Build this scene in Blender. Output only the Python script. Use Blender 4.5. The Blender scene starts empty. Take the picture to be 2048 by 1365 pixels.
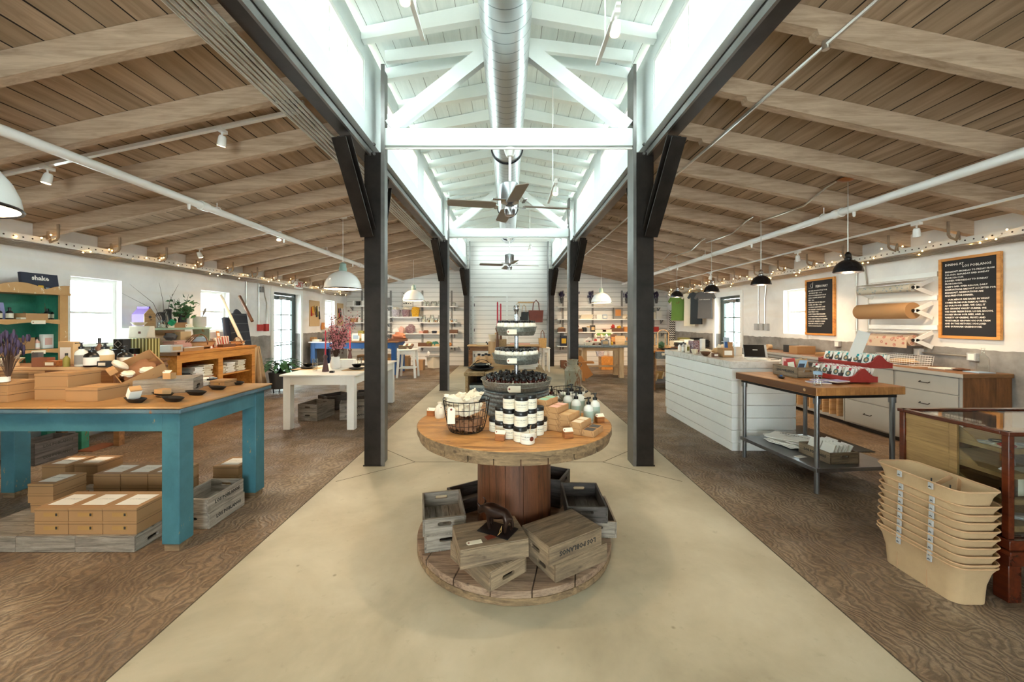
import bpy, math, random
from mathutils import Vector, Matrix
PI = math.pi
sc = bpy.context.scene
# ------------------------------------------------------------------ camera, world, exposure
F, H, CX, CY = 770.0, 1.5, 1018.0, 643.0      # focal length in pixels of a 2048 wide frame, eye height, vanishing point
cam_d = bpy.data.cameras.new('camera'); cam = bpy.data.objects.new('camera', cam_d)
sc.collection.objects.link(cam); sc.camera = cam
cam.location = (0, 0, H); cam.rotation_euler = (PI/2, 0, 0)
cam_d.sensor_fit = 'HORIZONTAL'; cam_d.sensor_width = 36; cam_d.lens = F/2048*36
cam_d.shift_x = (1024-CX)/2048; cam_d.shift_y = -(682.5-CY)/2048
cam_d.clip_start = 0.05
sc.view_settings.view_transform = 'Standard'; sc.view_settings.look = 'None'
sc.view_settings.gamma = 1.0; sc.view_settings.exposure = 0.45
sc.view_settings.use_curve_mapping = False
sc.cycles.use_denoising = True
sc.cycles.max_bounces = 8; sc.cycles.diffuse_bounces = 5; sc.cycles.transparent_max_bounces = 12
sc.cycles.caustics_reflective = False; sc.cycles.caustics_refractive = False
w = bpy.data.worlds.new('daylight'); sc.world = w; w.use_nodes = True
w.node_tree.nodes['Background'].inputs[0].default_value = (0.89, 1.0, 0.995, 1)
w.node_tree.nodes['Background'].inputs[1].default_value = 17.0
WARM = (1.0, 0.72, 0.44)
LIGHTS = {'dome': 45.0, 'black': 22.0, 'spot': 80.0, 'nave_spot': 16.0, 'nave_near': 70.0}

random.seed(7)
col = sc.collection
# ------------------------------------------------------------------ helpers
def lin(h):
    h = h.lstrip('#'); r = []
    for i in (0, 2, 4):
        c = int(h[i:i+2], 16)/255; r.append(c/12.92 if c <= .04045 else ((c+.055)/1.055)**2.4)
    return (*r, 1)
def pY(px, py, Y): return ((px-CX)*Y/F, Y, H-(py-CY)*Y/F)
def pZ(px, py, z):
    Y = F*(H-z)/(py-CY); return ((px-CX)*Y/F, Y, z)
def pX(px, py, X):
    Y = F*X/(px-CX); return (X, Y, H-(py-CY)*Y/F)
def tag(o, label=None, cat=None, group=None, kind=None):
    if label: o['label'] = label
    if cat: o['category'] = cat
    if group: o['group'] = group
    if kind: o['kind'] = kind
    return o
def thing(name, label, cat, loc=(0, 0, 0), rz=0, group=None):
    o = bpy.data.objects.new(name, None); col.objects.link(o); o.empty_display_size = .05
    o.location = loc; o.rotation_euler = (0, 0, rz)
    return tag(o, label, cat, group)
class MB:
    def __init__(s): s.v = []; s.f = []; s.T = None
    def add(s, vs, fs):
        n = len(s.v)
        if s.T is not None: vs = [s.T @ Vector(v) for v in vs]
        s.v += [tuple(v) for v in vs]; s.f += [tuple(i+n for i in f) for f in fs]; return s
    def box(s, x0, y0, z0, x1, y1, z1):
        return s.add([(x0,y0,z0),(x1,y0,z0),(x1,y1,z0),(x0,y1,z0),(x0,y0,z1),(x1,y0,z1),(x1,y1,z1),(x0,y1,z1)],
              [(0,3,2,1),(4,5,6,7),(0,1,5,4),(1,2,6,5),(2,3,7,6),(3,0,4,7)])
    def cbox(s, x, y, z, a, b, c, rz=0, rx=0, ry=0):      # centred box, rotated
        T = s.T; R = Matrix.Translation((x, y, z)) @ Matrix.Rotation(rz, 4, 'Z') @ Matrix.Rotation(ry, 4, 'Y') @ Matrix.Rotation(rx, 4, 'X')
        s.T = R if T is None else T @ R
        s.box(-a/2, -b/2, -c/2, a/2, b/2, c/2); s.T = T; return s
    def bar(s, p, q, a, b, up=(0, 0, 1)):                  # rectangular bar p->q, a wide, b high
        p, q = Vector(p), Vector(q); d = (q-p).normalized(); u = Vector(up)
        if abs(d.dot(u)) > .99: u = Vector((0, 1, 0))
        w_ = d.cross(u).normalized(); u = w_.cross(d)
        vs = [c + w_*(i*a/2) + u*(j*b/2) for c in (p, q) for i, j in ((-1,-1),(1,-1),(1,1),(-1,1))]
        return s.add(vs, [(3,2,1,0),(4,5,6,7),(0,1,5,4),(1,2,6,5),(2,3,7,6),(3,0,4,7)])
    def tube(s, pts, r, n=8, caps=True):
        pts = [Vector(p) for p in pts]; rs = r if isinstance(r, (list, tuple)) else [r]*len(pts)
        rings = []; prev = None
        for i, p in enumerate(pts):
            d = (pts[min(i+1, len(pts)-1)] - pts[max(i-1, 0)])
            d = d.normalized() if d.length > 1e-9 else Vector((0,0,1))
            if prev is None:
                a = Vector((0,0,1)) if abs(d.z) < .9 else Vector((1,0,0)); u = d.cross(a).normalized()
            else: u = (prev - d*prev.dot(d)).normalized()
            prev = u; v = d.cross(u)
            rings.append([p + (u*math.cos(t) + v*math.sin(t))*rs[i] for t in [2*PI*k/n for k in range(n)]])
        vs = [v for r_ in rings for v in r_]; fs = []
        for i in range(len(pts)-1):
            for k in range(n):
                a, b = i*n+k, i*n+(k+1) % n; fs.append((a, b, b+n, a+n))
        if caps: fs.append(tuple(range(n-1, -1, -1))); fs.append(tuple((len(pts)-1)*n+k for k in range(n)))
        return s.add(vs, fs)
    def cyl(s, p, q, r0, r1=None, n=20): return s.tube([p, q], [r0, r0 if r1 is None else r1], n)
    def lathe(s, prof, c=(0,0,0), n=24, caps=True, sx=1, sy=1):  # profile [(r,z)...] bottom to top
        vs = []; fs = []; m = len(prof)
        for r, z in prof:
            for k in range(n):
                t = 2*PI*k/n; vs.append((c[0]+r*math.cos(t)*sx, c[1]+r*math.sin(t)*sy, c[2]+z))
        for i in range(m-1):
            for k in range(n):
                a, b = i*n+k, i*n+(k+1) % n; fs.append((a, b, b+n, a+n))
        if caps:
            if prof[0][0] > 1e-6: fs.append(tuple(range(n-1, -1, -1)))
            if prof[-1][0] > 1e-6: fs.append(tuple((m-1)*n+k for k in range(n)))
        return s.add(vs, fs)
    def prism(s, poly, axis, a, b):                        # 2D polygon extruded along axis from a to b
        def P(u, v, t): return {'x': (t, u, v), 'y': (u, t, v), 'z': (u, v, t)}[axis]
        n = len(poly); vs = [P(u, v, a) for u, v in poly] + [P(u, v, b) for u, v in poly]
        fs = [tuple(range(n))[::-1], tuple(range(n, 2*n))] + [(i, (i+1) % n, (i+1) % n+n, i+n) for i in range(n)]
        return s.add(vs, fs)
    def ball(s, c, rx, ry=None, rz=None, n=12, m=8):
        ry = ry or rx; rz = rz or rx
        vs = [(c[0], c[1], c[2]-rz)]; fs = []
        for i in range(1, m):
            t = PI*i/m
            for k in range(n):
                a = 2*PI*k/n; vs.append((c[0]+rx*math.sin(t)*math.cos(a), c[1]+ry*math.sin(t)*math.sin(a), c[2]-rz*math.cos(t)))
        vs.append((c[0], c[1], c[2]+rz)); L = len(vs)-1
        for k in range(n): fs.append((0, 1+(k+1) % n, 1+k)); fs.append((L, 1+(m-2)*n+k, 1+(m-2)*n+(k+1) % n))
        for i in range(m-2):
            for k in range(n):
                a, b = 1+i*n+k, 1+i*n+(k+1) % n; fs.append((a, b, b+n, a+n))
        return s.add(vs, fs)
    def lump(s, c, rx, ry, rz, seed=0, amp=.25, n=14, m=9):   # crumpled soft lump
        k0 = len(s.v); T = s.T; s.T = None; s.ball((0,0,0), 1, 1, 1, n, m); rnd = random.Random(seed)
        ph = [rnd.uniform(0, 6) for _ in range(6)]
        for i in range(k0, len(s.v)):
            x, y, z = s.v[i]
            d = 1 + amp*(math.sin(4*x+ph[0])*math.sin(5*y+ph[1]) + .6*math.sin(7*z+ph[2]+3*x) + .4*math.sin(9*y+ph[3]))*.7
            p = Vector((c[0]+x*rx*d, c[1]+y*ry*d, c[2]+z*rz*d)); s.v[i] = tuple(T @ p if T is not None else p)
        s.T = T; return s
    def build(s, name, mat, parent=None, smooth=True, bevel=0, label=None, loc=None, rot=None, kind=None, cat=None, group=None):
        me = bpy.data.meshes.new(name); me.from_pydata(s.v, [], s.f)
        me.materials.append(mat)
        if smooth:
            me.shade_smooth(); me.set_sharp_from_angle(angle=math.radians(38))
        me.update()
        return link(name, me, parent, bevel, label, loc, rot, kind, cat, group)
def link(name, me, parent=None, bevel=0, label=None, loc=None, rot=None, kind=None, cat=None, group=None):
    o = bpy.data.objects.new(name, me); col.objects.link(o)
    if parent: o.parent = parent
    if loc is not None: o.location = loc
    if rot is not None: o.rotation_euler = rot
    if bevel:
        b = o.modifiers.new('bevel', 'BEVEL'); b.width = bevel; b.segments = 2; b.limit_method = 'ANGLE'
    return tag(o, label, cat, group, kind)
KIDS = {}
def copy_tree(o, loc, rz=None, label=None, group=None, rot=None):
    def rec(a, par):
        c = a.copy(); col.objects.link(c)
        if par: c.parent = par
        for ch in [x for x in a.children]: rec(ch, c)
        return c
    c = rec(o, None); c.location = loc
    if rz is not None: c.rotation_euler = (0, 0, rz)
    if rot is not None: c.rotation_euler = rot
    if label: c['label'] = label
    if group: c['group'] = group
    return c
ORD = ['first','second','third','fourth','fifth','sixth','seventh','eighth','ninth','tenth','eleventh','twelfth','thirteenth','fourteenth','fifteenth','sixteenth','seventeenth','eighteenth','nineteenth','twentieth','twenty-first','twenty-second','twenty-third','twenty-fourth','twenty-fifth','twenty-sixth','twenty-seventh']
TXT = {}
def text_mesh(s, size, mat, ext=.0008, align='CENTER', spacing=1.0, bold=0.0, bend=None):
    k = (s, size, mat.name, align, spacing, bold, bend, ext)
    if k in TXT: return TXT[k]
    cu = bpy.data.curves.new('t', 'FONT'); cu.body = s; cu.size = size; cu.extrude = ext; cu.resolution_u = 1
    cu.align_x = align; cu.align_y = 'CENTER'; cu.space_character = spacing; cu.offset = bold
    ob = bpy.data.objects.new('t', cu); col.objects.link(ob)
    me = bpy.data.meshes.new_from_object(ob.evaluated_get(bpy.context.evaluated_depsgraph_get()))
    bpy.data.objects.remove(ob); me.materials.clear(); me.materials.append(mat)
    if bend:                                                # wrap round a vertical cylinder of radius bend, text facing -y
        for v in me.vertices:
            a = v.co.x/bend; h = v.co.y; r = bend+v.co.z
            v.co = (r*math.sin(a), -r*math.cos(a), h)
    TXT[k] = me; return me
def text(s, size, mat, parent, loc, rot=(PI/2, 0, 0), name='lettering', **k):
    return link(name, text_mesh(s, size, mat, **k), parent, loc=loc, rot=rot)
# ------------------------------------------------------------------ materials
class NT:
    def __init__(s, name):
        s.m = bpy.data.materials.new(name); s.m.use_nodes = True; s.t = s.m.node_tree
        s.b = s.t.nodes['Principled BSDF']; s.out = s.t.nodes['Material Output']
        s.co = s.t.nodes.new('ShaderNodeTexCoord').outputs['Object']
    def n(s, typ, **k):
        nd = s.t.nodes.new(typ)
        for a, b in k.items(): setattr(nd, a, b)
        return nd
    def set(s, inp, v):
        if isinstance(v, bpy.types.NodeSocket): s.t.links.new(v, inp)
        else: inp.default_value = v
    def math(s, op, a, b=0.0, c=None):
        nd = s.n('ShaderNodeMath', operation=op); s.set(nd.inputs[0], a); s.set(nd.inputs[1], b)
        if c is not None: s.set(nd.inputs[2], c)
        return nd.outputs[0]
    def scale(s, v, sc_=(1,1,1), loc=(0,0,0)):
        nd = s.n('ShaderNodeMapping'); s.set(nd.inputs[0], v); nd.inputs['Scale'].default_value = sc_; s.set(nd.inputs['Location'], loc)
        return nd.outputs[0]
    def noise(s, v, sc_=5, det=3, rough=.55, dist=0, col=False):
        nd = s.n('ShaderNodeTexNoise'); s.set(nd.inputs['Vector'], v); nd.inputs['Scale'].default_value = sc_
        nd.inputs['Detail'].default_value = det; nd.inputs['Roughness'].default_value = rough; nd.inputs['Distortion'].default_value = dist
        return nd.outputs[1 if col else 0]
    def ramp(s, f, stops):
        nd = s.n('ShaderNodeValToRGB'); s.set(nd.inputs[0], f); e = nd.color_ramp.elements
        while len(e) < len(stops): e.new(.5)
        for i, (p, c) in enumerate(stops):
            e[i].position = p; e[i].color = c if isinstance(c, (tuple, list)) and len(c) == 4 else (lin(c) if isinstance(c, str) else (c, c, c, 1))
        return nd.outputs[0]
    def mix(s, f, a, b, typ='MIX'):
        nd = s.n('ShaderNodeMix', data_type='RGBA', blend_type=typ); s.set(nd.inputs[0], f)
        s.set(nd.inputs[6], lin(a) if isinstance(a, str) else a); s.set(nd.inputs[7], lin(b) if isinstance(b, str) else b)
        return nd.outputs[2]
    def sep(s, v):
        nd = s.n('ShaderNodeSeparateXYZ'); s.set(nd.inputs[0], v); return nd.outputs
    def comb(s, x, y, z):
        nd = s.n('ShaderNodeCombineXYZ'); s.set(nd.inputs[0], x); s.set(nd.inputs[1], y); s.set(nd.inputs[2], z); return nd.outputs[0]
    def rnd(s): return s.n('ShaderNodeObjectInfo').outputs['Random']
    def bump(s, h, st=.3, d=.01):
        nd = s.n('ShaderNodeBump'); nd.inputs['Strength'].default_value = st; nd.inputs['Distance'].default_value = d
        s.set(nd.inputs['Height'], h); s.t.links.new(nd.outputs[0], s.b.inputs['Normal'])
    def done(s, c=None, rough=None, metal=None, spec=None):
        if c is not None: s.set(s.b.inputs['Base Color'], lin(c) if isinstance(c, str) else c)
        if rough is not None: s.set(s.b.inputs['Roughness'], rough)
        if metal is not None: s.set(s.b.inputs['Metallic'], metal)
        if spec is not None: s.set(s.b.inputs['Specular IOR Level'], spec)
        return s.m
def plain(name, c, rough=.5, metal=0, var=.06, bump=0, sc_=8, spec=.5, trans=0):
    t = NT(name); base = lin(c)
    f = t.noise(t.co, sc_, 3)
    dk = tuple(max(0, x*(1-var*2.2)) for x in base[:3])+(1,); lt = tuple(min(1, x*(1+var*1.2)) for x in base[:3])+(1,)
    cc = t.mix(f, dk, lt)
    if bump: t.bump(t.noise(t.co, sc_*6, 3), bump, .004)
    if trans: t.b.inputs['Transmission Weight'].default_value = trans
    return t.done(cc, rough, metal, spec)
def wood(name, dark, light, axis='x', grain=1.0, rough=.6, bump=.25, knots=True, var=.5, spots=0, patch=0):
    t = NT(name); a = {'x': (1.2, 14, 14), 'y': (14, 1.2, 14), 'z': (14, 14, 1.2)}[axis]
    r = t.rnd(); off = t.comb(t.math('MULTIPLY', r, 7.), t.math('MULTIPLY', r, 13.), t.math('MULTIPLY', r, 5.))
    v = t.scale(t.co, tuple(x*grain for x in a), off)
    f = t.noise(v, 1.6, 5, .62, .9); g = t.noise(v, 9, 3, .6)
    h = t.math('ADD', t.math('MULTIPLY', f, .75), t.math('MULTIPLY', g, .25))
    c = t.ramp(h, [(.34, dark), (.52, light), (.70, dark)]) if var > .6 else t.ramp(h, [(.33, dark), (.62, light)])
    if knots:
        kv = t.n('ShaderNodeTexVoronoi'); t.set(kv.inputs['Vector'], t.scale(t.co, tuple((3 if x < 5 else 7)*grain*.6 for x in a), off)); kv.inputs['Scale'].default_value = 1.5
        kk = t.ramp(kv.outputs['Distance'], [(.05, 1.), (.10, 0.)]); c = t.mix(t.math('MULTIPLY', kk, .6), c, dark)
    if patch: c = t.mix(t.math('MULTIPLY', t.ramp(t.noise(t.scale(t.co, tuple(.5 if x < 5 else 1.4 for x in a), off), 4.5, 5, .7), [(.42, 0.), (.68, 1.)]), patch), c, dark)
    if spots:
        sv = t.n('ShaderNodeTexVoronoi'); t.set(sv.inputs['Vector'], t.scale(t.co, tuple(.55 if x < 5 else 1.3 for x in a), off)); sv.inputs['Scale'].default_value = 11
        c = t.mix(t.math('MULTIPLY', t.math('MULTIPLY', t.ramp(sv.outputs['Distance'], [(.07, 1.), (.16, 0.)]), t.ramp(t.noise(t.co, 7, 2), [(.5, 0.), (.56, 1.)])), spots), c, '#24160d')
        fn = t.noise(t.scale(v, (3, 3, 3)), 14, 3, .7); c = t.mix(t.ramp(fn, [(.3, .45), (.5, 0.)]), c, dark)
    t.bump(h, bump, .004)
    return t.done(c, rough)
def planks(name, axis, width, dark, light, gapc, gap=.03, rough=.7, along='y', bump=.6, vary=.35, grain=1.0, white=False):
    """boards: lines perpendicular to `axis`, grain along `along`"""
    t = NT(name); X = t.sep(t.co); i = {'x': 0, 'y': 1, 'z': 2}
    u = t.math('DIVIDE', X[i[axis]], width); idx = t.math('FLOOR', u); fr = t.math('FRACT', u)
    wn = t.n('ShaderNodeTexWhiteNoise', noise_dimensions='1D'); t.set(wn.inputs['W'], idx)
    sv = [12., 12., 12.]; sv[i[along]] = 1.0
    off = t.comb(t.math('MULTIPLY', wn.outputs[0], 31.), t.math('MULTIPLY', wn.outputs[0], 17.), 0.)
    v = t.scale(t.co, tuple(x*grain for x in sv), off)
    f = t.noise(v, 1.4, 5, .62, .8)
    c = t.ramp(f, [(.32, dark), (.64, light)])
    c = t.mix(t.math('MULTIPLY', wn.outputs[0], vary), c, dark)
    edge = t.math('MINIMUM', fr, t.math('SUBTRACT', 1., fr))
    wob = t.math('MULTIPLY', t.noise(t.scale(t.co, tuple(3. if x > 5 else .7 for x in sv)), 1.5, 2), gap*1.1) if not white else gap*.5
    g = t.math('LESS_THAN', edge, wob)
    c = t.mix(g, c, gapc)
    t.bump(t.math('SUBTRACT', t.math('MULTIPLY', f, .4), g), bump, .006)
    return t.done(c, rough)
M = {}
M['white_paint'] = plain('white_paint', '#f0f0ec', .45, var=.02)
M['nave_wood'] = plain('white_painted_timber', '#e6eeec', .55, var=.04, sc_=3, bump=.15)
M['steel'] = plain('raw_dark_steel', '#2d2724', .38, .45, var=.5, sc_=7, bump=.06)
M['steel_edge'] = plain('grey_steel_flange', '#7c7a78', .35, .6, var=.25, sc_=5)
M['black_iron'] = plain('black_iron', '#17161a', .45, .5, var=.1)
M['chrome'] = plain('brushed_steel', '#b9bcc0', .24, 1.0, var=.08, sc_=20)
M['conduit'] = plain('galvanised_conduit', '#d2d0c8', .28, .85, var=.1)
M['white_enamel'] = plain('white_enamel', '#eeeeea', .18, var=.01)
M['paper'] = plain('white_paper', '#f1ede4', .8, var=.03)
M['cream_paper'] = plain('cream_label', '#efe6d0', .7, var=.03)
M['ink'] = plain('dark_ink', '#2a2724', .7, var=.02)
M['black'] = plain('black_plastic', '#0b0b0c', .35, var=.05)
M['black_clay'] = plain('black_clay', '#0a0a0b', .65, var=.1, bump=.1)
M['red'] = plain('red_ring', '#9c4334', .6)
M['lt_steel'] = plain('stainless_steel', '#8f9092', .3, .9, var=.15)
def glass_mat(name, tint='#ffffff', refl=.12, rough=.02, alpha=.0):
    t = NT(name); tr = t.n('ShaderNodeBsdfTransparent'); tr.inputs[0].default_value = lin(tint)
    gl = t.n('ShaderNodeBsdfGlossy'); gl.inputs['Roughness'].default_value = rough
    fr = t.n('ShaderNodeFresnel'); fr.inputs[0].default_value = 1.45
    mx = t.n('ShaderNodeMixShader'); t.set(mx.inputs[0], t.math('ADD', t.math('MULTIPLY', fr.outputs[0], .55), alpha))
    t.t.links.new(tr.outputs[0], mx.inputs[1]); t.t.links.new(gl.outputs[0], mx.inputs[2]); t.t.links.new(mx.outputs[0], t.out.inputs[0])
    return t.m
M['glass'] = glass_mat('clear_glass', '#fbffff')
M['jar_glass'] = glass_mat('bottle_glass', '#fafcfb', alpha=.03)
def emit(name, c, st):
    t = NT(name); e = t.n('ShaderNodeEmission'); e.inputs[0].default_value = lin(c) if isinstance(c, str) else (*c, 1); e.inputs[1].default_value = st
    t.t.links.new(e.outputs[0], t.out.inputs[0]); return t.m
M['bulb'] = emit('warm_bulb', '#ffd9a0', 14)
M['fairy'] = emit('fairy_bulb', '#ffc878', 20)
M['roof_planks'] = planks('weathered_roof_boards', 'x', .188, '#958068', '#c2a990', '#17100c', gap=.045, rough=.8, vary=.5, grain=.7)
M['rafter'] = wood('weathered_rafter_timber', '#a0886f', '#cab299', 'x', .8, .8, .25)
M['nave_planks'] = planks('white_roof_boards', 'x', .172, '#dbe5e3', '#e8f0ee', '#68726f', gap=.024, rough=.6, vary=.1)
M['shiplap'] = planks('white_shiplap', 'z', .155, '#e6e4e0', '#f1efeb', '#5c564f', gap=.05, rough=.55, along='x', vary=.08, white=True)
# plaster wall with a bare grey cement wainscot
t = NT('plaster_wall'); X = t.sep(t.co)
f = t.noise(t.co, 1.3, 5, .6, .4); f2 = t.noise(t.scale(t.co, (1, .35, 3)), 1.6, 2)
c = t.ramp(f, [(.3, '#dcd9d6'), (.6, '#efece8')]); c = t.mix(t.ramp(f2, [(.48, 0.), (.72, .3)]), c, '#dcc7ad')
g = t.ramp(t.noise(t.co, 3, 5, .65), [(.3, '#6f6a66'), (.7, '#a09a94')])
edge = t.math('ADD', 1.18, t.math('MULTIPLY', t.math('SUBTRACT', t.noise(t.co, 4, 3), .5), .06))
M['plaster'] = (t.bump(f, .25, .02), t.done(t.mix(t.math('LESS_THAN', X[2], edge), c, g), .8))[1]
# concrete aisle
t = NT('pale_concrete'); f = t.noise(t.co, 1.1, 6, .6, .3); f2 = t.noise(t.co, 14, 4, .6)
c = t.ramp(f, [(.3, '#968d79'), (.5, '#b2a993'), (.72, '#cac2ae')]); c = t.mix(t.math('MULTIPLY', t.ramp(f2, [(.62, 0.), (.72, 1.)]), .25), c, '#857b62')
sp = t.n('ShaderNodeTexVoronoi'); t.set(sp.inputs['Vector'], t.co); sp.inputs['Scale'].default_value = 3.3
c = t.mix(t.ramp(sp.outputs['Distance'], [(.02, .7), (.045, 0.)]), c, '#7f745c')
t.bump(f2, .05, .003); t.set(t.b.inputs['Roughness'], t.ramp(f, [(.3, .38), (.7, .55)])); M['concrete'] = t.done(c)
# rough imprinted brown floor
t = NT('rough_brown_floor')
wob = t.noise(t.scale(t.co, (1.2, 1.2, 1)), 2.2, 3, .55, 0, True)
v2 = t.n('ShaderNodeVectorMath', operation='MULTIPLY_ADD'); t.set(v2.inputs[0], wob); v2.inputs[1].default_value = (.55, .55, 0); t.set(v2.inputs[2], t.co)
wv = t.n('ShaderNodeTexWave', wave_type='BANDS', bands_direction='X'); t.set(wv.inputs['Vector'], v2.outputs[0]); wv.inputs['Scale'].default_value = 7.5
wv.inputs['Distortion'].default_value = 7; wv.inputs['Detail'].default_value = 5; wv.inputs['Detail Scale'].default_value = 1.6; wv.inputs['Detail Roughness'].default_value = .6
wv_ = wv.outputs['Fac']; big = t.noise(t.co, .9, 4, .6, .5); fine = t.noise(t.co, 45, 3, .7)
c = t.ramp(big, [(.3, '#66523f'), (.5, '#8a735b'), (.68, '#ad9880')])
c = t.mix(t.math('MULTIPLY', t.math('SUBTRACT', 1., wv_), .5), c, '#38271c')
c = t.mix(t.ramp(fine, [(.35, .35), (.55, 0.)]), c, '#3a2c22')
hh = t.math('ADD', t.math('MULTIPLY', wv_, .6), t.math('MULTIPLY', fine, .5)); t.bump(hh, .55, .014)
t.set(t.b.inputs['Roughness'], t.ramp(t.noise(t.co, 3, 3), [(.4, .42), (.6, .7)])); M['brown_floor'] = t.done(c)
# spiral duct
t = NT('spiral_duct'); X = t.sep(t.co); fr = t.math('FRACT', t.math('MULTIPLY', X[1], 8.)); rg = t.math('LESS_THAN', fr, .07)
c = t.mix(rg, '#b9bcbc', '#7e8384'); t.bump(rg, .5, .008); M['duct'] = t.done(c, .3, .9)
# galvanised zinc
t = NT('galvanised_zinc'); vo = t.n('ShaderNodeTexVoronoi'); t.set(vo.inputs['Vector'], t.co); vo.inputs['Scale'].default_value = 70
c = t.mix(t.noise(t.co, 12, 3), t.ramp(vo.outputs['Distance'], [(0., '#6a6f6c'), (.35, '#8b908c'), (.8, '#b5bab5')]), '#7d8078'); M['zinc'] = t.done(c, .42, .65)
t = NT('galvanised_tub'); vo = t.n('ShaderNodeTexVoronoi'); t.set(vo.inputs['Vector'], t.co); vo.inputs['Scale'].default_value = 60
c = t.mix(t.noise(t.co, 12, 3), t.ramp(vo.outputs['Distance'], [(0., '#4d565b'), (.35, '#6f797e'), (.8, '#9aa5a9')]), '#596266'); M['tub_zinc'] = t.done(c, .5, .5)

# ------------------------------------------------------------------ the setting
XL, XR, YB, YF = -5.49, 5.36, 13.05, -4.0
D = [4.10, 8.42, 13.0]                     # depths of the steel frames
PX0, PX1 = -1.68, 1.72                     # concrete aisle
SL = .215                                  # slope of the side roofs
def rb(x): return 3.32-SL*(abs(x)-1.5)     # underside of rafters
def dk(x): return rb(x)+.165                 # underside of the boards
ST = 'structure'
MB().box(PX0, YF, -.1, PX1, YB, 0).build('floor', M['concrete'], kind=ST)
MB().box(XL-.3, YF, -.1, PX0-.004, YB, -.002).build('floor_left', M['brown_floor'], kind=ST)
MB().box(PX1+.004, YF, -.1, XR+.3, YB, -.002).build('floor_right', M['brown_floor'], kind=ST)
# saw cut joints in the aisle slab
m = MB()
def cut(a, b): m.bar((a[0], a[1], .0003), (b[0], b[1], .0003), .007, .0008)
for y in D[:2]:
    cut((-1.0, y), (1.0, y))
    for s in (-1, 1): cut((s*1.0, y), (s*1.6, y+.55)); cut((s*1.0, y), (s*1.62, y-.5))
for s in (PX0, PX1): m.bar((s, YF, .0003), (s, YB, .0003), .008, .0008)
m.build('trim_1', plain('dark_joint', '#4a4335', .9), kind=ST, smooth=False)  # dark brown joint lines
# side roofs
for s, nm in ((-1, 'ceiling_left'), (1, 'ceiling_right')):
    xo = XL-.3 if s < 0 else XR+.3
    m = MB(); m.prism([(s*1.48, dk(1.48)), (xo, dk(xo)), (xo, dk(xo)+.04), (s*1.48, dk(1.48)+.04)], 'y', YF, YB+.1); m.build(nm, M['roof_planks'], kind=ST)
# nave roof
ZE, ZR = 4.24, 4.52
m = MB(); m.prism([(-1.6, ZE+.12-.2*.2), (0, ZR+.12), (1.6, ZE+.12-.2*.2), (1.6, ZE+.16), (0, ZR+.18), (-1.6, ZE+.16)], 'y', YF, YB+.1)
m.build('ceiling_nave', M['nave_planks'], kind=ST)
# back wall (gable outline)
poly = [(XL-.3, -.1), (XR+.3, -.1), (XR+.3, dk(XR+.3)), (1.5, dk(1.5)), (1.5, ZE+.1), (0, ZR+.13), (-1.5, ZE+.1), (-1.5, dk(1.5)), (XL-.3, dk(XL-.3))]
MB().prism(poly, 'y', YB, YB+.15).build('wall_back', M['shiplap'], kind=ST, smooth=False)
poly = [(XR+.3, 0), (XR+.3, dk(XR+.3)), (1.5, dk(1.5)), (1.5, ZE+.1), (0, ZR+.13), (-1.5, ZE+.1), (-1.5, dk(1.5)), (XL-.3, dk(XL-.3)), (XL-.3, 0), (-.9, 0), (-.9, 2.3), (.9, 2.3), (.9, 0)]
MB().prism(poly, 'y', YF-.15, YF).build('wall_front_unseen', M['shiplap'], kind=ST, smooth=False)  # unseen wall added behind the camera to cut front light, opening sized for fill
def wall(name, x, side, holes, y0, y1, z1, th=.22, mat=None):
    m = MB(); xa, xb = (x-th, x) if side < 0 else (x, x+th); y = y0
    for a, b, c, d in sorted(holes):
        m.box(xa, y, 0, xb, a, z1)
        if c > 0: m.box(xa, a, 0, xb, b, c)
        m.box(xa, a, d, xb, b, z1); y = b
    m.box(xa, y, 0, xb, y1, z1); return m.build(name, mat or M['plaster'], kind=ST, smooth=False)
WL = [(-2.6, -1.6, .9, 2.0), (4.82, 5.46, 1.16, 2.07), (6.86, 7.56, 1.30, 2.06), (11.5, 12.12, 1.30, 2.14)]  # first one is unseen behind the camera, added to light the floor
DL = (8.96, 10.12, 0, 2.20)
WR = [(-2.6, -1.6, .9, 2.0), (6.80, 7.52, 1.26, 2.10)]  # first opening is likewise an added, unseen window for side light
DR = (8.9, 9.98, 0, 2.12)
wall('wall_left', XL, -1, WL+[DL], YF, YB, dk(XL)+.03)
wall('wall_right', XR, 1, WR+[DR], YF, YB, dk(XR)+.03)
def window(idx, x, side, y0, y1, z0, z1, nx=1, nz=2, depth=.1, out=.12):
    t = thing('window_%d' % idx, None, None, (x+side*out, (y0+y1)/2, z0)); t['kind'] = ST
    w_ = (y1-y0)/2; h = z1-z0; m = MB(); a = .045
    for q in ((-w_, -w_+a), (w_-a, w_)): m.box(-.03, q[0], 0, .03, q[1], h)
    m.box(-.03, -w_+a, 0, .03, w_-a, a); m.box(-.03, -w_+a, h-a, .03, w_-a, h); m.build('window_frame', M['white_paint'], t)
    m = MB()
    for k in range(1, nx): m.box(-.012, -w_+k*2*w_/nx-.012, a, .012, -w_+k*2*w_/nx+.012, h-a)
    for k in range(1, nz): m.box(-.02, -w_+a, h*k/nz-.016, .02, w_-a, h*k/nz+.016)
    if nx > 1 or nz > 1: m.build('glazing_bar', M['white_paint'], t)
    MB().box(-.004, -w_+a, a, .004, w_-a, h-a).build('pane', M['glass'], t)
    return t
wi = 1
for a, b, c, d in WL: window(wi, XL, -1, a, b, c, d); wi += 1
for a, b, c, d in WR: window(wi, XR, 1, a, b, c, d); wi += 1
M['door_grey'] = plain('grey_green_door_paint', '#4f5956', .4, var=.08)
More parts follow.
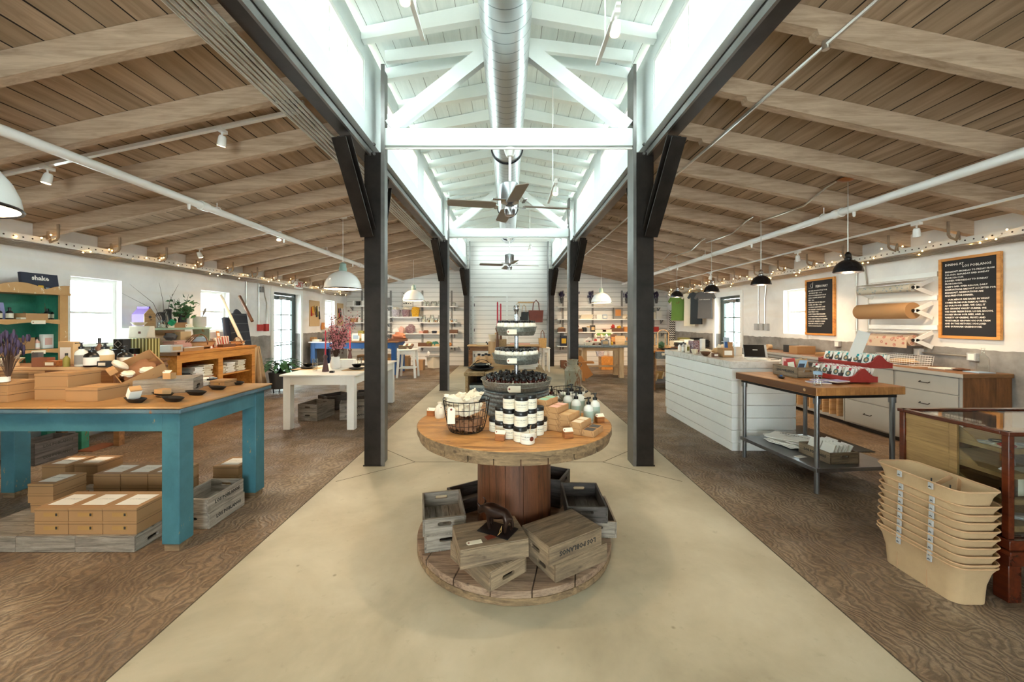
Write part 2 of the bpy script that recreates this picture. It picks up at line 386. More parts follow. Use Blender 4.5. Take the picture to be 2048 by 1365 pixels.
def door(idx, x, side, y0, y1, z1):
    t = thing('door_%d' % idx, None, None, (x, (y0+y1)/2, 0)); t['kind'] = ST
    w_ = (y1-y0)/2; m = MB(); a = .1                         # white casing
    i0, i1 = (0, .025) if side < 0 else (-.025, 0)
    for q in ((-w_-a, -w_), (w_, w_+a)): m.box(i0, q[0], 0, i1, q[1], z1+a)
    m.box(i0, -w_, z1, i1, w_, z1+a); m.build('door_casing', M['white_paint'], t)
    o0, o1 = (-.2, -.12) if side < 0 else (.12, .2)
    m = MB()
    for q in ((-w_, -w_+.05), (w_-.05, w_)): m.box(o0, q[0], 0, o1, q[1], z1)
    m.box(o0, -w_, z1-.06, o1, w_, z1); m.build('door_frame', M['door_grey'], t)
    m = MB(); b = w_-.05; o0, o1 = (-.18, -.135) if side < 0 else (.135, .18)
    for q in ((-b, -b+.1), (b-.1, b)): m.box(o0, q[0], .01, o1, q[1], z1-.07)
    m.box(o0, -b+.1, .01, o1, b-.1, .16); m.box(o0, -b+.1, z1-.17, o1, b-.1, z1-.07)
    m.box(o0+.01, -.012, .16, o1-.01, .012, z1-.17)
    for k in range(1, 5): m.box(o0+.01, -b+.1, .16+k*(z1-.33)/5-.012, o1-.01, b-.1, .16+k*(z1-.33)/5+.012)
    lf = m.build('door_leaf', M['door_grey'], t)
    MB().box((o0+o1)/2-.003, -b+.1, .16, (o0+o1)/2+.003, b-.1, z1-.17).build('pane', M['glass'], lf)
    xx = o1 if side < 0 else o0; d = .05 if side < 0 else -.05
    m = MB().tube([(xx, -b+.06, .98), (xx+d, -b+.06, .98), (xx+d, b-.06, .98), (xx, b-.06, .98)], .013); m.build('push_bar', M['chrome'], lf)
    m = MB().box(min(xx, xx+d), -.2, z1-.16, max(xx, xx+d), .1, z1-.1); m.bar((xx+d, -.1, z1-.13), (xx+d*2.4, .2, z1-.1), .02, .012); m.build('door_closer', M['chrome'], lf)
door(1, XL, -1, *DL[:2], DL[3]); door(2, XR, 1, *DR[:2], DR[3])
# clerestory walls
ZC0, ZC1, ZW0, ZW1 = 3.37, 4.30, 3.58, 4.10
for s, nm in ((-1, 'wall_clerestory_left'), (1, 'wall_clerestory_right')):
    holes = []
    for a, b in ((YF, D[0]), (D[0], D[1]), (D[1], D[2])):
        L = b-a
        if a < 0: holes += [(-3.7, -1.9), (-1.6, .75), (1.0, 1.8), (2.05, 3.82)]
        else: holes += [(a+.28, a+L/2-.2), (a+L/2+.2, b-.28)]
    m = MB(); xa, xb = sorted((s*1.43, s*1.50)); y = YF
    m.box(xa, YF, ZC0, xb, YB, ZW0); m.box(xa, YF, ZW1, xb, YB, ZC1)
    for a, b in holes: m.box(xa, y, ZW0, xb, a, ZW1); y = b
    m.box(xa, y, ZW0, xb, YB, ZW1); m.build(nm, M['nave_wood'], kind=ST, smooth=False)
    for a, b in holes: window(wi, s*1.43, s, a, b, ZW0, ZW1, nx=max(2, round((b-a)/.33)), nz=1, out=.035); wi += 1
# gable end boards that close the gap between beam and fascia
for s, nm in ((-1, 'trim_2'), (1, 'trim_3')):
    xa, xb = sorted((s*1.46, s*1.62)); MB().box(xa, YF, 3.44, xb, YB, 3.5).build(nm, M['rafter'], kind=ST)
# door outline on the back wall
t = thing('door_3', None, None, (0, YB, 0)); t['kind'] = ST
x0, x1, zt = (946-CX)*YB/F, (1014-CX)*YB/F, 2.34; m = MB()
for q in (x0, x1): m.box(q-.03, -.03, 0, q+.03, -.001, zt)
m.box(x0, -.03, zt, x1, -.001, zt+.05); m.build('door_casing', M['white_paint'], t)
m = MB()
for z in (.35, 1.2, 2.05): m.box(x0+.035, -.04, z-.05, x0+.055, -.03, z+.05)
m.build('hinge', M['black_iron'], t)
MB().box(x1+.32, -.03, 0, x1+.36, -.001, zt).build('trim_4', M['white_paint'], kind=ST)
# ------------------------------------------------------------------ steel frames
def column(x, y, label):
    s = -1 if x < 0 else 1
    t = thing('steel_column', label, 'steel column', (x, y, 0), 0, 'steel columns along the aisle')
    w_, d_ = .175, .19; m = MB()
    m.box(-w_/2, -d_/2, 0, w_/2, -d_/2+.014, 3.25 if y < 12.9 else 3.2); m.box(-w_/2, d_/2-.014, 0, w_/2, d_/2, 3.2); m.box(-w_/2+.024, -d_/2+.014, 0, w_/2-.024, d_/2-.014, 3.2)
    m.box(-w_/2-.01, -d_/2-.01, 0, w_/2+.01, -d_/2-.0005, .012)
    m.build('column_shaft', M['steel'], t)
    m = MB(); xi = -s*(w_/2+.002)                                   # pale inner angle rising to the clerestory eave
    a, b = sorted((xi-.004, xi+.036*(-s)))
    m.box(a, -d_/2-.01, 0, b, -d_/2+.0, 4.16); m.box(a, -d_/2, 0, a+.008 if s < 0 else b, d_/2, 4.16) if s > 0 else m.box(a, -d_/2, 0, a+.008, d_/2, 4.16)
    m.build('inner_flange', M['steel_edge'], t)
    for q in (-1, 1):                                               # knee braces up to the beam
        if y > 12.5 and q > 0: continue
        p0 = Vector((s*.03, q*.07, 2.42)); p1 = Vector((s*.10, q*.56, 3.2))
        m = MB(); m.bar(p0, p1, .13, .012, (0, q*-.8, .5)); u = Vector((0, q*.06, -.035)); m.bar(p0+u*.9, p1+u*.9, .012, .11, (0, q*-.8, .5)); m.bar(p0+u*1.8, p1+u*1.8, .13, .012, (0, q*-.8, .5))
        m.build('knee_brace', M['steel'], t)
    m = MB()
    for dy in (-.05, .05): m.cyl((xi*.2, -d_/2-.02, 3.28+dy), (xi*.2, -d_/2, 3.28+dy), .014, n=6)
    m.build('bolt', M['steel_edge'], t)
nm = ['nearest', 'middle', 'farthest']
for i, y in enumerate(D):
    for s in (-1, 1):
        column(s*1.41+.0, y-.02 if i < 2 else y-.12, 'dark steel post with knee braces, %s on the %s of the aisle' % (nm[i], 'left' if s < 0 else 'right'))
for s in (-1, 1):
    t = thing('steel_beam', 'long dark steel beam under the %s clerestory windows' % ('left' if s < 0 else 'right'), 'steel beam', (s*1.5, 0, 3.22), 0, 'steel beams along the nave')
    m = MB(); m.box(-.065, YF, 0, .065, YB-.01, .013); m.box(-.006, YF, .013, .006, YB-.01, .19); m.box(-.065, YF, .19, .065, YB-.01, .203); m.build('web_and_flange', M['steel'], t)
    a, b = sorted((-s*.072, -s*.05)); MB().box(a, YF, -.004, b, YB-.01, .05).build('inner_lip', M['steel_edge'], t)
# rafters
for s, side in ((-1, 'left'), (1, 'right')):
    xo = XL+.004 if s < 0 else XR-.004; n = 0; y = 2.37-.7*4
    base = None; k = 0
    while y < YB-.15:
        if y > .2:
            lab = 'weathered timber rafter of the %s roof, %s from the front' % (side, ORD[k]); k += 1
            if base is None:
                m = MB(); L = abs(xo)-1.6; xi = s*1.6
                pts = [(0, dk(1.6)-.002), (s*L, dk(xo)-.002), (s*L, rb(xo)), (s*.28, rb(1.88)), (s*.27, rb(1.88)+.035), (0, rb(1.6)+.03)]
                m.prism(pts, 'y', -.036, .036)
                base = m.build('roof_rafter', M['rafter'], loc=(xi, y, 0), label=lab, cat='rafter', group='rafters of the %s roof' % side)
                o = base
            else: o = copy_tree(base, (s*1.6, y, 0), label=lab)
        y += .7
    # nave rafters
for s, side in ((-1, 'left'), (1, 'right')):
    base = None; k = 0; y = 1.27
    while y < YB-.1:
        lab = 'white painted nave rafter, %s side, %s from the front' % (side, ORD[k]); k += 1
        if base is None:
            m = MB(); a = ZE+.02; b = ZR-.06
            m.prism([(s*1.425, a-.04), (s*.03, b), (s*.03, ZR+.11), (s*1.425, ZE+.10)], 'y', -.04, .04)
            base = m.build('nave_rafter', M['nave_wood'], loc=(0, y, 0), label=lab, cat='rafter', group='white rafters of the nave, %s slope' % side)
        else: copy_tree(base, (0, y, 0), label=lab)
        y += .62
# trusses
for i, y in enumerate(D[:2]):
    t = thing('roof_truss', 'white painted timber truss across the nave at the %s steel posts' % nm[i], 'truss', (0, y-.06, 3.325), 0, 'white trusses across the nave')
    MB().box(-1.33, -.045, 0, 1.33, .045, .185).build('tie_beam', M['nave_wood'], t, bevel=.006)
    for s in (-1, 1):
        m = MB(); m.bar((s*1.24, -.004, .20), (s*.20, -.004, 1.02), .08, .15, (s*.6, 0, .8)); m.build('diagonal_strut', M['nave_wood'], t)
    MB().bar((-1.3, .03, .985-.02), (-.2, .03, 1.1), .05, .12).bar((1.3, .03, .965), (.2, .03, 1.1), .05, .12).build('top_chord', M['nave_wood'], t)
    m = MB().tube([(-1.3, -.02, -.02), (1.3, -.02, -.02)], .012); m.build('conduit', M['white_paint'], t)
# duct
t = thing('spiral_duct', 'round galvanised spiral duct running under the ridge', 'air duct', (-.03, 0, 4.16))
m = MB(); m.tube([(0, YF+.1, 0), (0, 12.0, 0)], .228, 40); m.build('duct_pipe', M['duct'], t)
m = MB().tube([(0, 12.0, 0), (0, 12.06, 0)], .225, 32); m.build('duct_end_cap', M['chrome'], t)
for k, y in enumerate((2.82, 5.92, 9.02, 11.5)):
    m = MB(); ring = [(.24*math.cos(a), y, .24*math.sin(a)) for a in [PI*j/14+PI for j in range(15)]]
    m.tube([(-.24, y, .32)]+ring+[(.24, y, .32)], .012, 6); m.build('hanging_strap', M['black_iron'], t)
for y in (5.2, 7.4, 9.8):
    m = MB().cbox(.0, y, -.205, .12, .42, .05); m.build('air_grille', M['chrome'], t)
# ceiling fans
def fan(y, label, z0=3.325, rot0=0, drop=.55):
    t = thing('ceiling_fan', label, 'ceiling fan', (0.01, y, z0), 0, 'fans hanging under the trusses')
    MB().lathe([(.0, -.085), (.035, -.08), (.055, -.045), (.066, -.01), (.066, 0)]).build('canopy', M['white_enamel'], t)
    MB().cyl((0, 0, -.08), (0, 0, -drop+.17), .013).build('downrod', M['white_enamel'], t)
    zz = -drop
    MB().lathe([(.03, zz-.03), (.095, zz-.02), (.1, zz), (.1, zz+.17), (.08, zz+.185), (.02, zz+.2)]).build('motor', M['chrome'], t)
    MB().lathe([(0, zz-.16), (.05, zz-.155), (.06, zz-.1), (.045, zz-.05), (.02, zz-.03)]).build('light_kit', M['chrome'], t)
    for k in range(4):
        a = rot0+k*PI/2; m = MB(); m.T = Matrix.Rotation(a, 4, 'Z') @ Matrix.Rotation(.22, 4, 'X')
        m.bar((.06, 0, zz-.045), (.2, 0, zz-.045), .03, .008); m.build('blade_iron', M['chrome'], t)
        m = MB(); m.T = Matrix.Rotation(a, 4, 'Z') @ Matrix.Translation((0, 0, zz-.05)) @ Matrix.Rotation(.2, 4, 'X')
        m.prism([(.15, -.05), (.2, -.07), (.64, -.062), (.655, -.03), (.655, .05), (.63, .065), (.2, .07), (.15, .05)], 'z', -.004, .004); m.build('blade', M['fan_blade'], t)
M['fan_blade'] = plain('taupe_fan_blade', '#8b8074', .5)
fan(D[0]-.02, 'steel ceiling fan with taupe blades hanging from the nearest truss', rot0=.17)
fan(D[1]-.02, 'small looking steel ceiling fan hanging from the farther truss', rot0=.2)
# conduit bundle on the left beam, single conduit right
t = thing('conduit_bundle', 'bundle of thin galvanised conduits along the left beam', 'conduits', (-1.60, 0, 3.2))
for k in range(6): MB().tube([(-.02-k*.037, YF, -.004*k), (-.02-k*.037, YB-.2, -.004*k)], .0115, 8).build('conduit', M['conduit'], t)
for y in (3.0, 6.0, 9.0, 12.0):
    m = MB().box(-.235, y-.015, .006, 0, y+.015, .016); m.build('bracket', M['conduit'], t)
t = thing('conduit', 'single thin conduit crossing under the right rafters beside the beam', 'conduit', (1.95, 0, rb(1.95)-.02))
MB().tube([(0, YF, 0), (0, YB-.3, 0)], .013, 6).build('pipe', M['conduit'], t)
for y in (2.37, 5.17, 8.0): MB().lathe([(.02, -.03), (.02, .03)], (0, y, 0), 8).build('coupling', M['conduit'], t)
# white sprinkler pipes
for x, z, lab in ((-3.45, 2.80, 'white sprinkler pipe running back under the left roof'), (3.72, 2.72, 'white sprinkler pipe running back under the right roof')):
    t = thing('sprinkler_pipe', lab, 'pipe', (x, 0, z)); MB().tube([(0, YF, 0), (0, 12.6, 0)], .04, 14).build('pipe', M['white_enamel'], t)
    for y in (4.15, 5.9, 8.5, 11): MB().tube([(0, y, -.02), (0, y, -.08), (0, y, -.095)], [.018, .014, .008], 8).build('sprinkler_head', M['white_enamel'], t)
    for y in (4.55, 7.3, 10.1):
        m = MB().tube([(.05*math.cos(a), y, .05*math.sin(a)) for a in [PI*j/8 for j in range(9)]], .006, 5); m.tube([(0, y, .05), (0, y, rb(x)-z)], .005, 5); m.build('pipe_hanger', M['white_enamel'], t)
    for y in (4.35, 8.9): MB().tube([(0, y-.05, 0), (0, y+.05, 0)], .052, 14).build('coupling', M['white_enamel'], t)
# strut channels with fairy lights
def strut(s):
    side = 'left' if s < 0 else 'right'; x = XL+.16 if s < 0 else XR-.16
    t = thing('cable_tray', 'perforated white metal channel hung along the %s wall' % side, 'cable tray', (x, 0, 2.42))
    MB().box(-.02, YF, -.035, .02, YB-.15, .035).build('channel', M['white_paint'], t)
    m = MB()
    for k in range(150): m.cyl((-s*.0205, .6+k*.082, .0), (-s*.0225, .6+k*.082, .0), .009, n=6)
    m.build('slot', M['ink'], t, kind='stuff')
    m = MB()
    for k in range(4): m.tube([(s*(.04+.02*k), YF, -.05-.012*k), (s*(.04+.02*k), YB-.3, -.05-.012*k)], .009, 6)
    m.build('conduit', M['conduit'], t)
    y = 2.37+.7
    k = 0
    while y < YB-.5:
        m = MB(); zt = rb(x)-2.42+.09
        m.tube([(-s*.15, y-.045, zt+.03), (-s*.15, y-.045, zt-.12), (-s*.13, y-.045, zt-.15), (-s*.06, y-.045, zt-.18), (-s*.03, y-.045, .06+.05), (-s*.03, y-.045, .035), (-s*.01, y-.045, .02)], .014, 7)
        m.build('curved_hanger', M['rusty_pipe'], t); y += .7; k += 1
    t2 = thing('string_lights', 'string of tiny warm bulbs wound round the %s wall channel' % side, 'string lights', (x, 0, 2.42))
    rr = random.Random(3+s); pts = []; L = 12.0
    for k in range(200):
        y = .9+k*.06; a = k*.55; pts.append((-s*.03+.055*math.cos(a)+rr.uniform(-.01, .01), y, .05*math.sin(a)+rr.uniform(-.015, .015)))
    MB().tube(pts, .0025, 4).build('wire', M['paper'], t2)
    for k in range(96):
        p = pts[min(199, 2+k*2+rr.randint(0, 1))]; q = (p[0]-s*.015+rr.uniform(-.02, .02), p[1], p[2]+rr.choice((-1, 1))*rr.uniform(.015, .05))
        if k == 0: b0 = MB().ball((0, 0, 0), .0085, n=7, m=5).build('bulb', M['fairy'], t2, loc=q)
        else: c = b0.copy(); col.objects.link(c); c.location = q
M['rusty_pipe'] = plain('rusted_white_pipe', '#a08a72', .7, var=.25)
strut(-1); strut(1)
# pendants
def dome(x, y, z, label, r=.29, near=False):
    t = thing('dome_pendant', label, 'pendant lamp', (x, y, z), 0, 'white enamel dome lamps')
    prof = [(r, 0), (r*1.0, .012), (r*.97, .07), (r*.88, .14), (r*.72, .21), (r*.48, .265), (r*.2, .295)]
    MB().lathe(prof+[(r*.2-.004, .285), (r*.47, .255), (r*.71, .2), (r*.87, .13), (r*.96, .065), (r-.008, 0)], n=36, caps=False).build('lamp_shade', M['white_enamel'], t)
    MB().lathe([(r+.004, -.006), (r+.008, .003), (r+.001, .012), (r-.006, .003), (r+.004, -.006)], n=36, caps=False).build('rim', M['black'], t)
    MB().lathe([(.06, .285), (.062, .34), (.05, .37), (.052, .41), (.03, .43), (.012, .44)]).build('lamp_neck', M['sage'], t)
    zt = (rb(x) if y < 3 else dk(x))-z-.002
    MB().cyl((0, 0, .43), (0, 0, zt), .004, n=6).build('cord', M['white_enamel'], t)
    MB().lathe([(.065, zt-.02), (.065, zt)]).build('canopy', M['white_enamel'], t)
    MB().ball((0, 0, .13), .045, n=10, m=8).build('light_bulb', M['bulb'], t)
    l = bpy.data.lights.new('bulb_light', 'POINT'); l.energy = LIGHTS['dome']; l.color = WARM; l.shadow_soft_size = .05
    lo = bpy.data.objects.new('bulb_light', l); col.objects.link(lo); lo.parent = t; lo.location = (0, 0, .07)
M['sage'] = plain('pale_green_lamp_neck', '#8fa69b', .5)
dome(-2.72, 1.79, 2.06, 'large white dome lamp cut off by the left picture edge')
dome(-2.73, 6.33, 2.03, 'large white dome lamp above the white dining table')
dome(-2.60, 10.5, 2.06, 'white dome lamp in front of the left back shelves')
dome(2.66, 11.1, 2.03, 'white dome lamp above the toy table at the back')
def black_pendant(x, y, z, label):
    t = thing('black_pendant', label, 'pendant lamp', (x, y, z), 0, 'black metal pendants over the counter')
    r = .128
    MB().lathe([(r, 0), (r*1.02, .004), (r*.95, .045), (r*.75, .095), (r*.45, .125), (.03, .135), (.03, .13), (r*.44, .12), (r*.73, .09), (r*.93, .042), (r-.004, 0)], n=30, caps=False).build('lamp_shade', M['black_in'], t)
    MB().lathe([(.03, .13), (.034, .15), (.022, .165), (.03, .19), (.012, .22)]).build('lamp_neck', M['chrome'] if y > 5 else M['black'], t)
    zt = dk(x)-z-.012
    MB().cyl((0, 0, .2), (0, 0, zt), .0045, n=6).build('cord', M['conduit'], t)
    MB().lathe([(0, zt-.03), (.05, zt-.022), (.085, zt-.005), (.088, zt)]).build('canopy', M['copper'], t)
    MB().ball((0, 0, .05), .03, n=10, m=8).build('light_bulb', M['bulb'], t)
    l = bpy.data.lights.new('bulb_light', 'POINT'); l.energy = LIGHTS['black']; l.color = WARM; l.shadow_soft_size = .04
    lo = bpy.data.objects.new('bulb_light', l); col.objects.link(lo); lo.parent = t; lo.location = (0, 0, .01)
    m = MB().tube([(-.08, .05, zt-.01), (-.12, .15, zt-.05), (-.2, .35, rb(x)-z-.03), (-.22, 1.1, rb(x)-z-.02)], .01, 6); m.build('feed_conduit', M['conduit'], t)
M['copper'] = plain('copper_canopy', '#a9744f', .3, .9)
t = NT('black_shade_white_inside'); gn = t.n('ShaderNodeNewGeometry'); M['black_in'] = plain('black_enamel', '#16161a', .22)
for (x, y), w_ in zip(((3.61, 4.1), (3.6, 5.5), (3.63, 6.9), (3.62, 8.3)), ('nearest the camera', 'second from the camera', 'third from the camera', 'farthest, in front of the green shirt')):
    black_pendant(x, y, 2.02, 'small black pendant over the counter, '+w_)
# track lights
def spot(x, y, z, label, aim, energy, mat='white_enamel', lit=True, group='white track spotlights'):
    t = thing('track_spotlight', label, 'spotlight', (x, y, z), 0, group)
    a = Vector(aim).normalized()
    MB().box(-.02, -.045, -.03, .02, .045, 0).build('adapter', M[mat], t)
    MB().tube([(0, 0, -.03), (0, 0, -.075)], .008, 6).build('stem', M[mat], t)
    c = Vector((0, 0, -.105)); MB().tube([c-a*.045, c-a*.03, c+a*.035, c+a*.045], [.022, .03, .036, .036], 14).build('lamp_head', M[mat], t)
    MB().tube([c+a*.046, c+a*.049], .03, 14).build('lens', M['bulb'] if lit else M['chrome'], t)
    if energy:
        l = bpy.data.lights.new('spot_light', 'SPOT'); l.energy = energy; l.color = WARM; l.spot_size = 1.5; l.spot_blend = .8; l.shadow_soft_size = .04
        lo = bpy.data.objects.new('spot_light', l); col.objects.link(lo); lo.parent = t; lo.location = c+a*.06
        lo.rotation_euler = a.to_track_quat('-Z', 'Y').to_euler()
S = LIGHTS['spot']
def rail(p, q, label):
    t = thing('light_track', label, 'light track', p); d = Vector(q)-Vector(p); MB().bar((0, 0, 0), d, .035, .03).build('rail', M['white_enamel'], t)
xt = lambda x: dk(x)-.035
rail((-1.85, 3.42, xt(1.85)), (-5.2, 3.42, xt(5.2)), 'white light track across the left roof between rafters')
spot(-2.55, 3.42, xt(2.55)-.015, 'lit white spotlight high on the left roof track', (-.3, .2, -1), S)
spot(-4.1, 3.42, xt(4.1)-.015, 'lit white spotlight behind the left sprinkler pipe', (-.2, -.1, -1), S)
rail((-1.85, 6.22, xt(1.85)), (-5.2, 6.22, xt(5.2)), 'white light track across the left roof beyond the first posts')
spot(-5.0, 6.22, xt(5.0)-.015, 'white spotlight near the left wall aimed at the cabinet', (.1, .5, -1), S)
spot(-3.72, 6.22, xt(3.72)-.015, 'white spotlight mid way along the left roof', (.3, -.4, -1), S)
rail((-1.85, 9.72, xt(1.85)), (-5.2, 9.72, xt(5.2)), 'white light track across the left roof near the back')
spot(-3.4, 9.72, xt(3.4)-.015, 'far lit spotlight above the left aisle near the back', (.25, .9, -.8), S*2.2)
spot(-4.2, 9.72, xt(4.2)-.015, 'far spotlight aimed at the blue table', (-.2, .9, -1), S*1.2)
t = thing('light_track', 'thin white light track running back along the right roof', 'light track', (4.5, 0, 2.60)); MB().box(-.012, YF, -.012, .012, 12, .012).build('rail', M['white_enamel'], t)
for y, l_ in ((4.25, 'round white spotlight on the right track above the paper rolls'), (6.0, 'white spotlight on the right track above the chalkboards'), (8.6, 'far white spotlight on the right track near the shirts')):
    spot(4.5, y, 2.588, l_, (.35 if y < 7 else .2, .3 if y < 7 else 1, -1), S*.8, lit=False)
spot(3.5, 9.72, xt(3.5)-.015, 'lit spotlight in the right roof aimed at the toy table', (-.3, .9, -.8), S*2.4)
for i, (x, y, z, l_) in enumerate(((.74, 2.62, 3.64, 'lit white spotlight hanging near the top of the nave'), (-.68, 2.45, 3.72, 'white spotlight at the very top edge left of the duct'), (.55, 4.5, 3.15, 'lit spotlight hanging in the nave right of the fan'), (.5, 8.9, 3.3, 'small lit spotlight beyond the second truss'))):
    t = thing('light_track', 'short white drop track holding the %s nave spotlight' % ORD[i], 'light track', (x, y, z)); zr = ZR-abs(x)*.2-z+.04
    MB().box(-.015, 0 if i else -.02, 0, .015, .9 if i > 1 else .6, .02).build('rail', M['white_enamel'], t)
    MB().cyl((0, .35, .02), (0, .35, zr), .006, n=6).build('drop_rod', M['white_enamel'], t)
    spot(x, y+.05, z, l_, (-.1, -.3, -1) if i > 1 else (-x*.2, .05, -1), LIGHTS['nave_near' if i < 2 else 'nave_spot'])
# ------------------------------------------------------------------ more materials
M['crate'] = wood('weathered_crate_wood', '#5e554c', '#a59a8d', 'x', 1.6, .75, .35, var=.5, spots=.5, patch=.5)
M['crate_dark'] = wood('dark_crate_wood', '#2b2725', '#5b5450', 'x', 1.6, .7, .35)
M['crate_warm'] = wood('warm_crate_wood', '#5c4c3c', '#a18b70', 'x', 1.6, .75, .3, spots=.5, patch=.5)
M['crate_y'] = wood('weathered_crate_end', '#5e554c', '#a59a8d', 'y', 1.6, .75, .35); M['crate_dark_y'] = wood('dark_crate_end', '#2b2725', '#5b5450', 'y', 1.6, .7, .35); M['crate_warm_y'] = wood('warm_crate_end', '#5c4c3c', '#a18b70', 'y', 1.6, .75, .3)
M['spool_top'] = wood('orange_pine_top', '#74481f', '#cb9559', 'x', .9, .5, .3, var=.7, spots=.8, patch=.45)
M['spool_side'] = wood('grey_brown_end_grain', '#54422f', '#a08462', 'x', 1.4, .8, .6, spots=.7, patch=.6)
M['spool_base'] = wood('faded_pink_brown_boards', '#5d4738', '#a78c75', 'x', 1.0, .8, .5, var=.7, spots=.6, patch=.4)
M['drum'] = wood('red_brown_stave', '#3b2113', '#75462b', 'z', .7, .5, .25, var=.7, spots=.6, patch=.4)
M['pine'] = wood('light_pine', '#b98d5c', '#dcb98c', 'x', .8, .55, .15)
M['pine_z'] = wood('light_pine_upright', '#b98d5c', '#dcb98c', 'z', .8, .55, .15)
M['orange_pine'] = wood('orange_pine', '#b06a25', '#dc9a4c', 'y', .8, .4, .15)
M['brown_wood'] = wood('mid_brown_wood', '#5a3a24', '#94683f', 'x', .8, .5, .2)
M['rustic'] = wood('rustic_bench_board', '#7a603f', '#b79a70', 'y', 1., .75, .4, var=.7, spots=.6, patch=.4)
M['butcher'] = planks('butcher_block', 'x', .045, '#9a6230', '#c98f52', '#5e381a', gap=.02, rough=.35, bump=.1, vary=.6, grain=.6)
M['brown_z'] = wood('upright_brown_board', '#4c2c18', '#8a5832', 'z', .7, .45, .2, spots=.4, patch=.4)
M['mahogany'] = wood('polished_mahogany', '#34140b', '#5f2814', 'y', .4, .2, .05, knots=False)
M['tan_wood'] = wood('tan_drawer_wood', '#775833', '#a17f4e', 'y', .8, .45, .1, knots=False)
M['kraft'] = plain('kraft_card', '#a07a52', .75, var=.05, sc_=3, bump=.05)
M['kraft_lt'] = plain('light_kraft_card', '#bb9062', .75, var=.05, sc_=3)
M['kraft_label'] = plain('yellow_kraft_label', '#a67f48', .7)
M['canvas'] = plain('natural_canvas', '#bfa27c', .85, var=.05, bump=.2, sc_=20)
M['canvas_rim'] = plain('canvas_rim', '#c6a079', .8)
M['muslin'] = plain('muslin_cloth', '#e6dcc8', .9, var=.06, bump=.3, sc_=25)
M['brown_paper'] = plain('brown_paper', '#8d6548', .8, var=.1)
M['cream_wax'] = plain('cream_wax', '#efe7cf', .45, var=.02)
M['amber'] = plain('amber_glass', '#3a120b', .12, var=.1)
M['white_jar'] = plain('white_jar', '#ece8dc', .3, var=.02)
M['red_wax'] = plain('red_wax', '#c0243a', .4, var=.03)
M['wood_block'] = wood('oiled_wood_block', '#6b3f1f', '#b06d36', 'x', 2., .5, .1, knots=False)
M['leather'] = plain('red_brown_leather', '#6b2b1a', .45, var=.2)
M['bronze'] = plain('dark_patinated_metal', '#35231c', .32, .5, var=.3)
M['straw'] = plain('straw_basket', '#c19b63', .8, var=.2, bump=.6, sc_=40)
M['leaf'] = plain('green_leaf', '#3a6b3c', .5, var=.35, sc_=10)
M['leaf_dk'] = plain('dark_leaf', '#24402a', .5, var=.3)
M['stem'] = plain('brown_stem', '#4a3427', .8)
M['pink'] = plain('pink_blossom', '#d98a90', .7, var=.2)
M['plum'] = plain('dried_plum_leaf', '#4b2a2c', .8, var=.2)
M['lavender'] = plain('dried_lavender', '#3a3250', .9, var=.25)
M['terra'] = plain('plum_clay', '#4d2f30', .55)
M['grey_pot'] = plain('charcoal_pot', '#4b4a4a', .6)
M['stone'] = plain('pale_grey_ceramic', '#c9c6bf', .5)
for n_, c_ in dict(teal='#2a7a70', blue='#2b62b0', navy='#232a3d', purple='#5b3782', green='#6f9a45', yellow='#e0b030', orange='#cc8848', red_p='#b3302a', pink_l='#e8b6a8', grey='#8d8a86', dkgrey='#4c4a4a', tan='#c9a97c', cream='#eadfc8', white='#efece6', brown='#6a4630', ltblue='#9db4c9', olive='#8a8038', mint='#8fc0a8', silver='#b4b4b4', charcoal='#29292b', violet='#9a98c8', rust='#8a5236').items():
    M[n_] = plain('colour_'+n_, c_, .6, var=.04)
M['grey_cab'] = plain('warm_grey_cabinet_paint', '#a8a49c', .5, var=.03)
def painted(name, paint, paint2, woodc, wear=.5, axis='x'):
    t = NT(name); f = t.noise(t.co, 2.0, 6, .7, .5); g = t.noise(t.scale(t.co, (1, 1, .35)), 16, 4, .75)
    c = t.ramp(f, [(.3, paint), (.7, paint2)]); k = t.math('ADD', t.math('MULTIPLY', f, .45), t.math('MULTIPLY', g, .55))
    c = t.mix(t.ramp(k, [(wear+.08, 0.), (wear+.105, 1.)]), c, woodc); t.bump(k, .2, .004); return t.done(c, .5)
M['teal_paint'] = painted('worn_teal_paint', '#2c5a66', '#447884', '#b08c5c', .535)
M['teal_top'] = painted('worn_table_top', '#7c5a36', '#bb8f5b', '#5c4a3a', .53)
M['green_paint'] = painted('worn_green_paint', '#1f5c49', '#3d8f75', '#7a5030', .5)
M['mint_paint'] = painted('worn_mint_paint', '#8fb09a', '#b2c9b4', '#b48a56', .5)
M['blue_paint'] = painted('worn_blue_paint', '#123f73', '#1c5590', '#c9b090', .62)
M['white_worn'] = painted('worn_white_paint', '#e8e5de', '#f4f2ec', '#8d7454', .63)
M['peeling'] = painted('peeling_cream_and_ochre', '#b98a50', '#caa06a', '#e6dcc0', .5)
M['rust_can'] = painted('rusty_milk_can', '#8e8a78', '#aaa48e', '#7e5a3c', .42)
t = NT('pale_quartz'); f = t.noise(t.co, 9, 6, .7); c = t.ramp(f, [(.35, '#c4beb4'), (.5, '#dedad3')]); M['quartz'] = t.done(c, .18)
t = NT('red_medallion_paper'); vo = t.n('ShaderNodeTexVoronoi'); t.set(vo.inputs['Vector'], t.co); vo.inputs['Scale'].default_value = 15
r_ = t.ramp(vo.outputs['Distance'], [(.12, '#a8483f'), (.18, '#c9b097'), (.28, '#a8483f'), (.36, '#c9b097')]); M['medallion'] = t.done(r_, .7)
t = NT('blue_leaf_paper'); vo = t.n('ShaderNodeTexVoronoi'); t.set(vo.inputs['Vector'], t.scale(t.co, (1, 1, 2))); vo.inputs['Scale'].default_value = 22
M['leafpaper'] = t.done(t.ramp(vo.outputs['Distance'], [(.22, '#6f8797'), (.32, '#b5ae9d')]), .7)
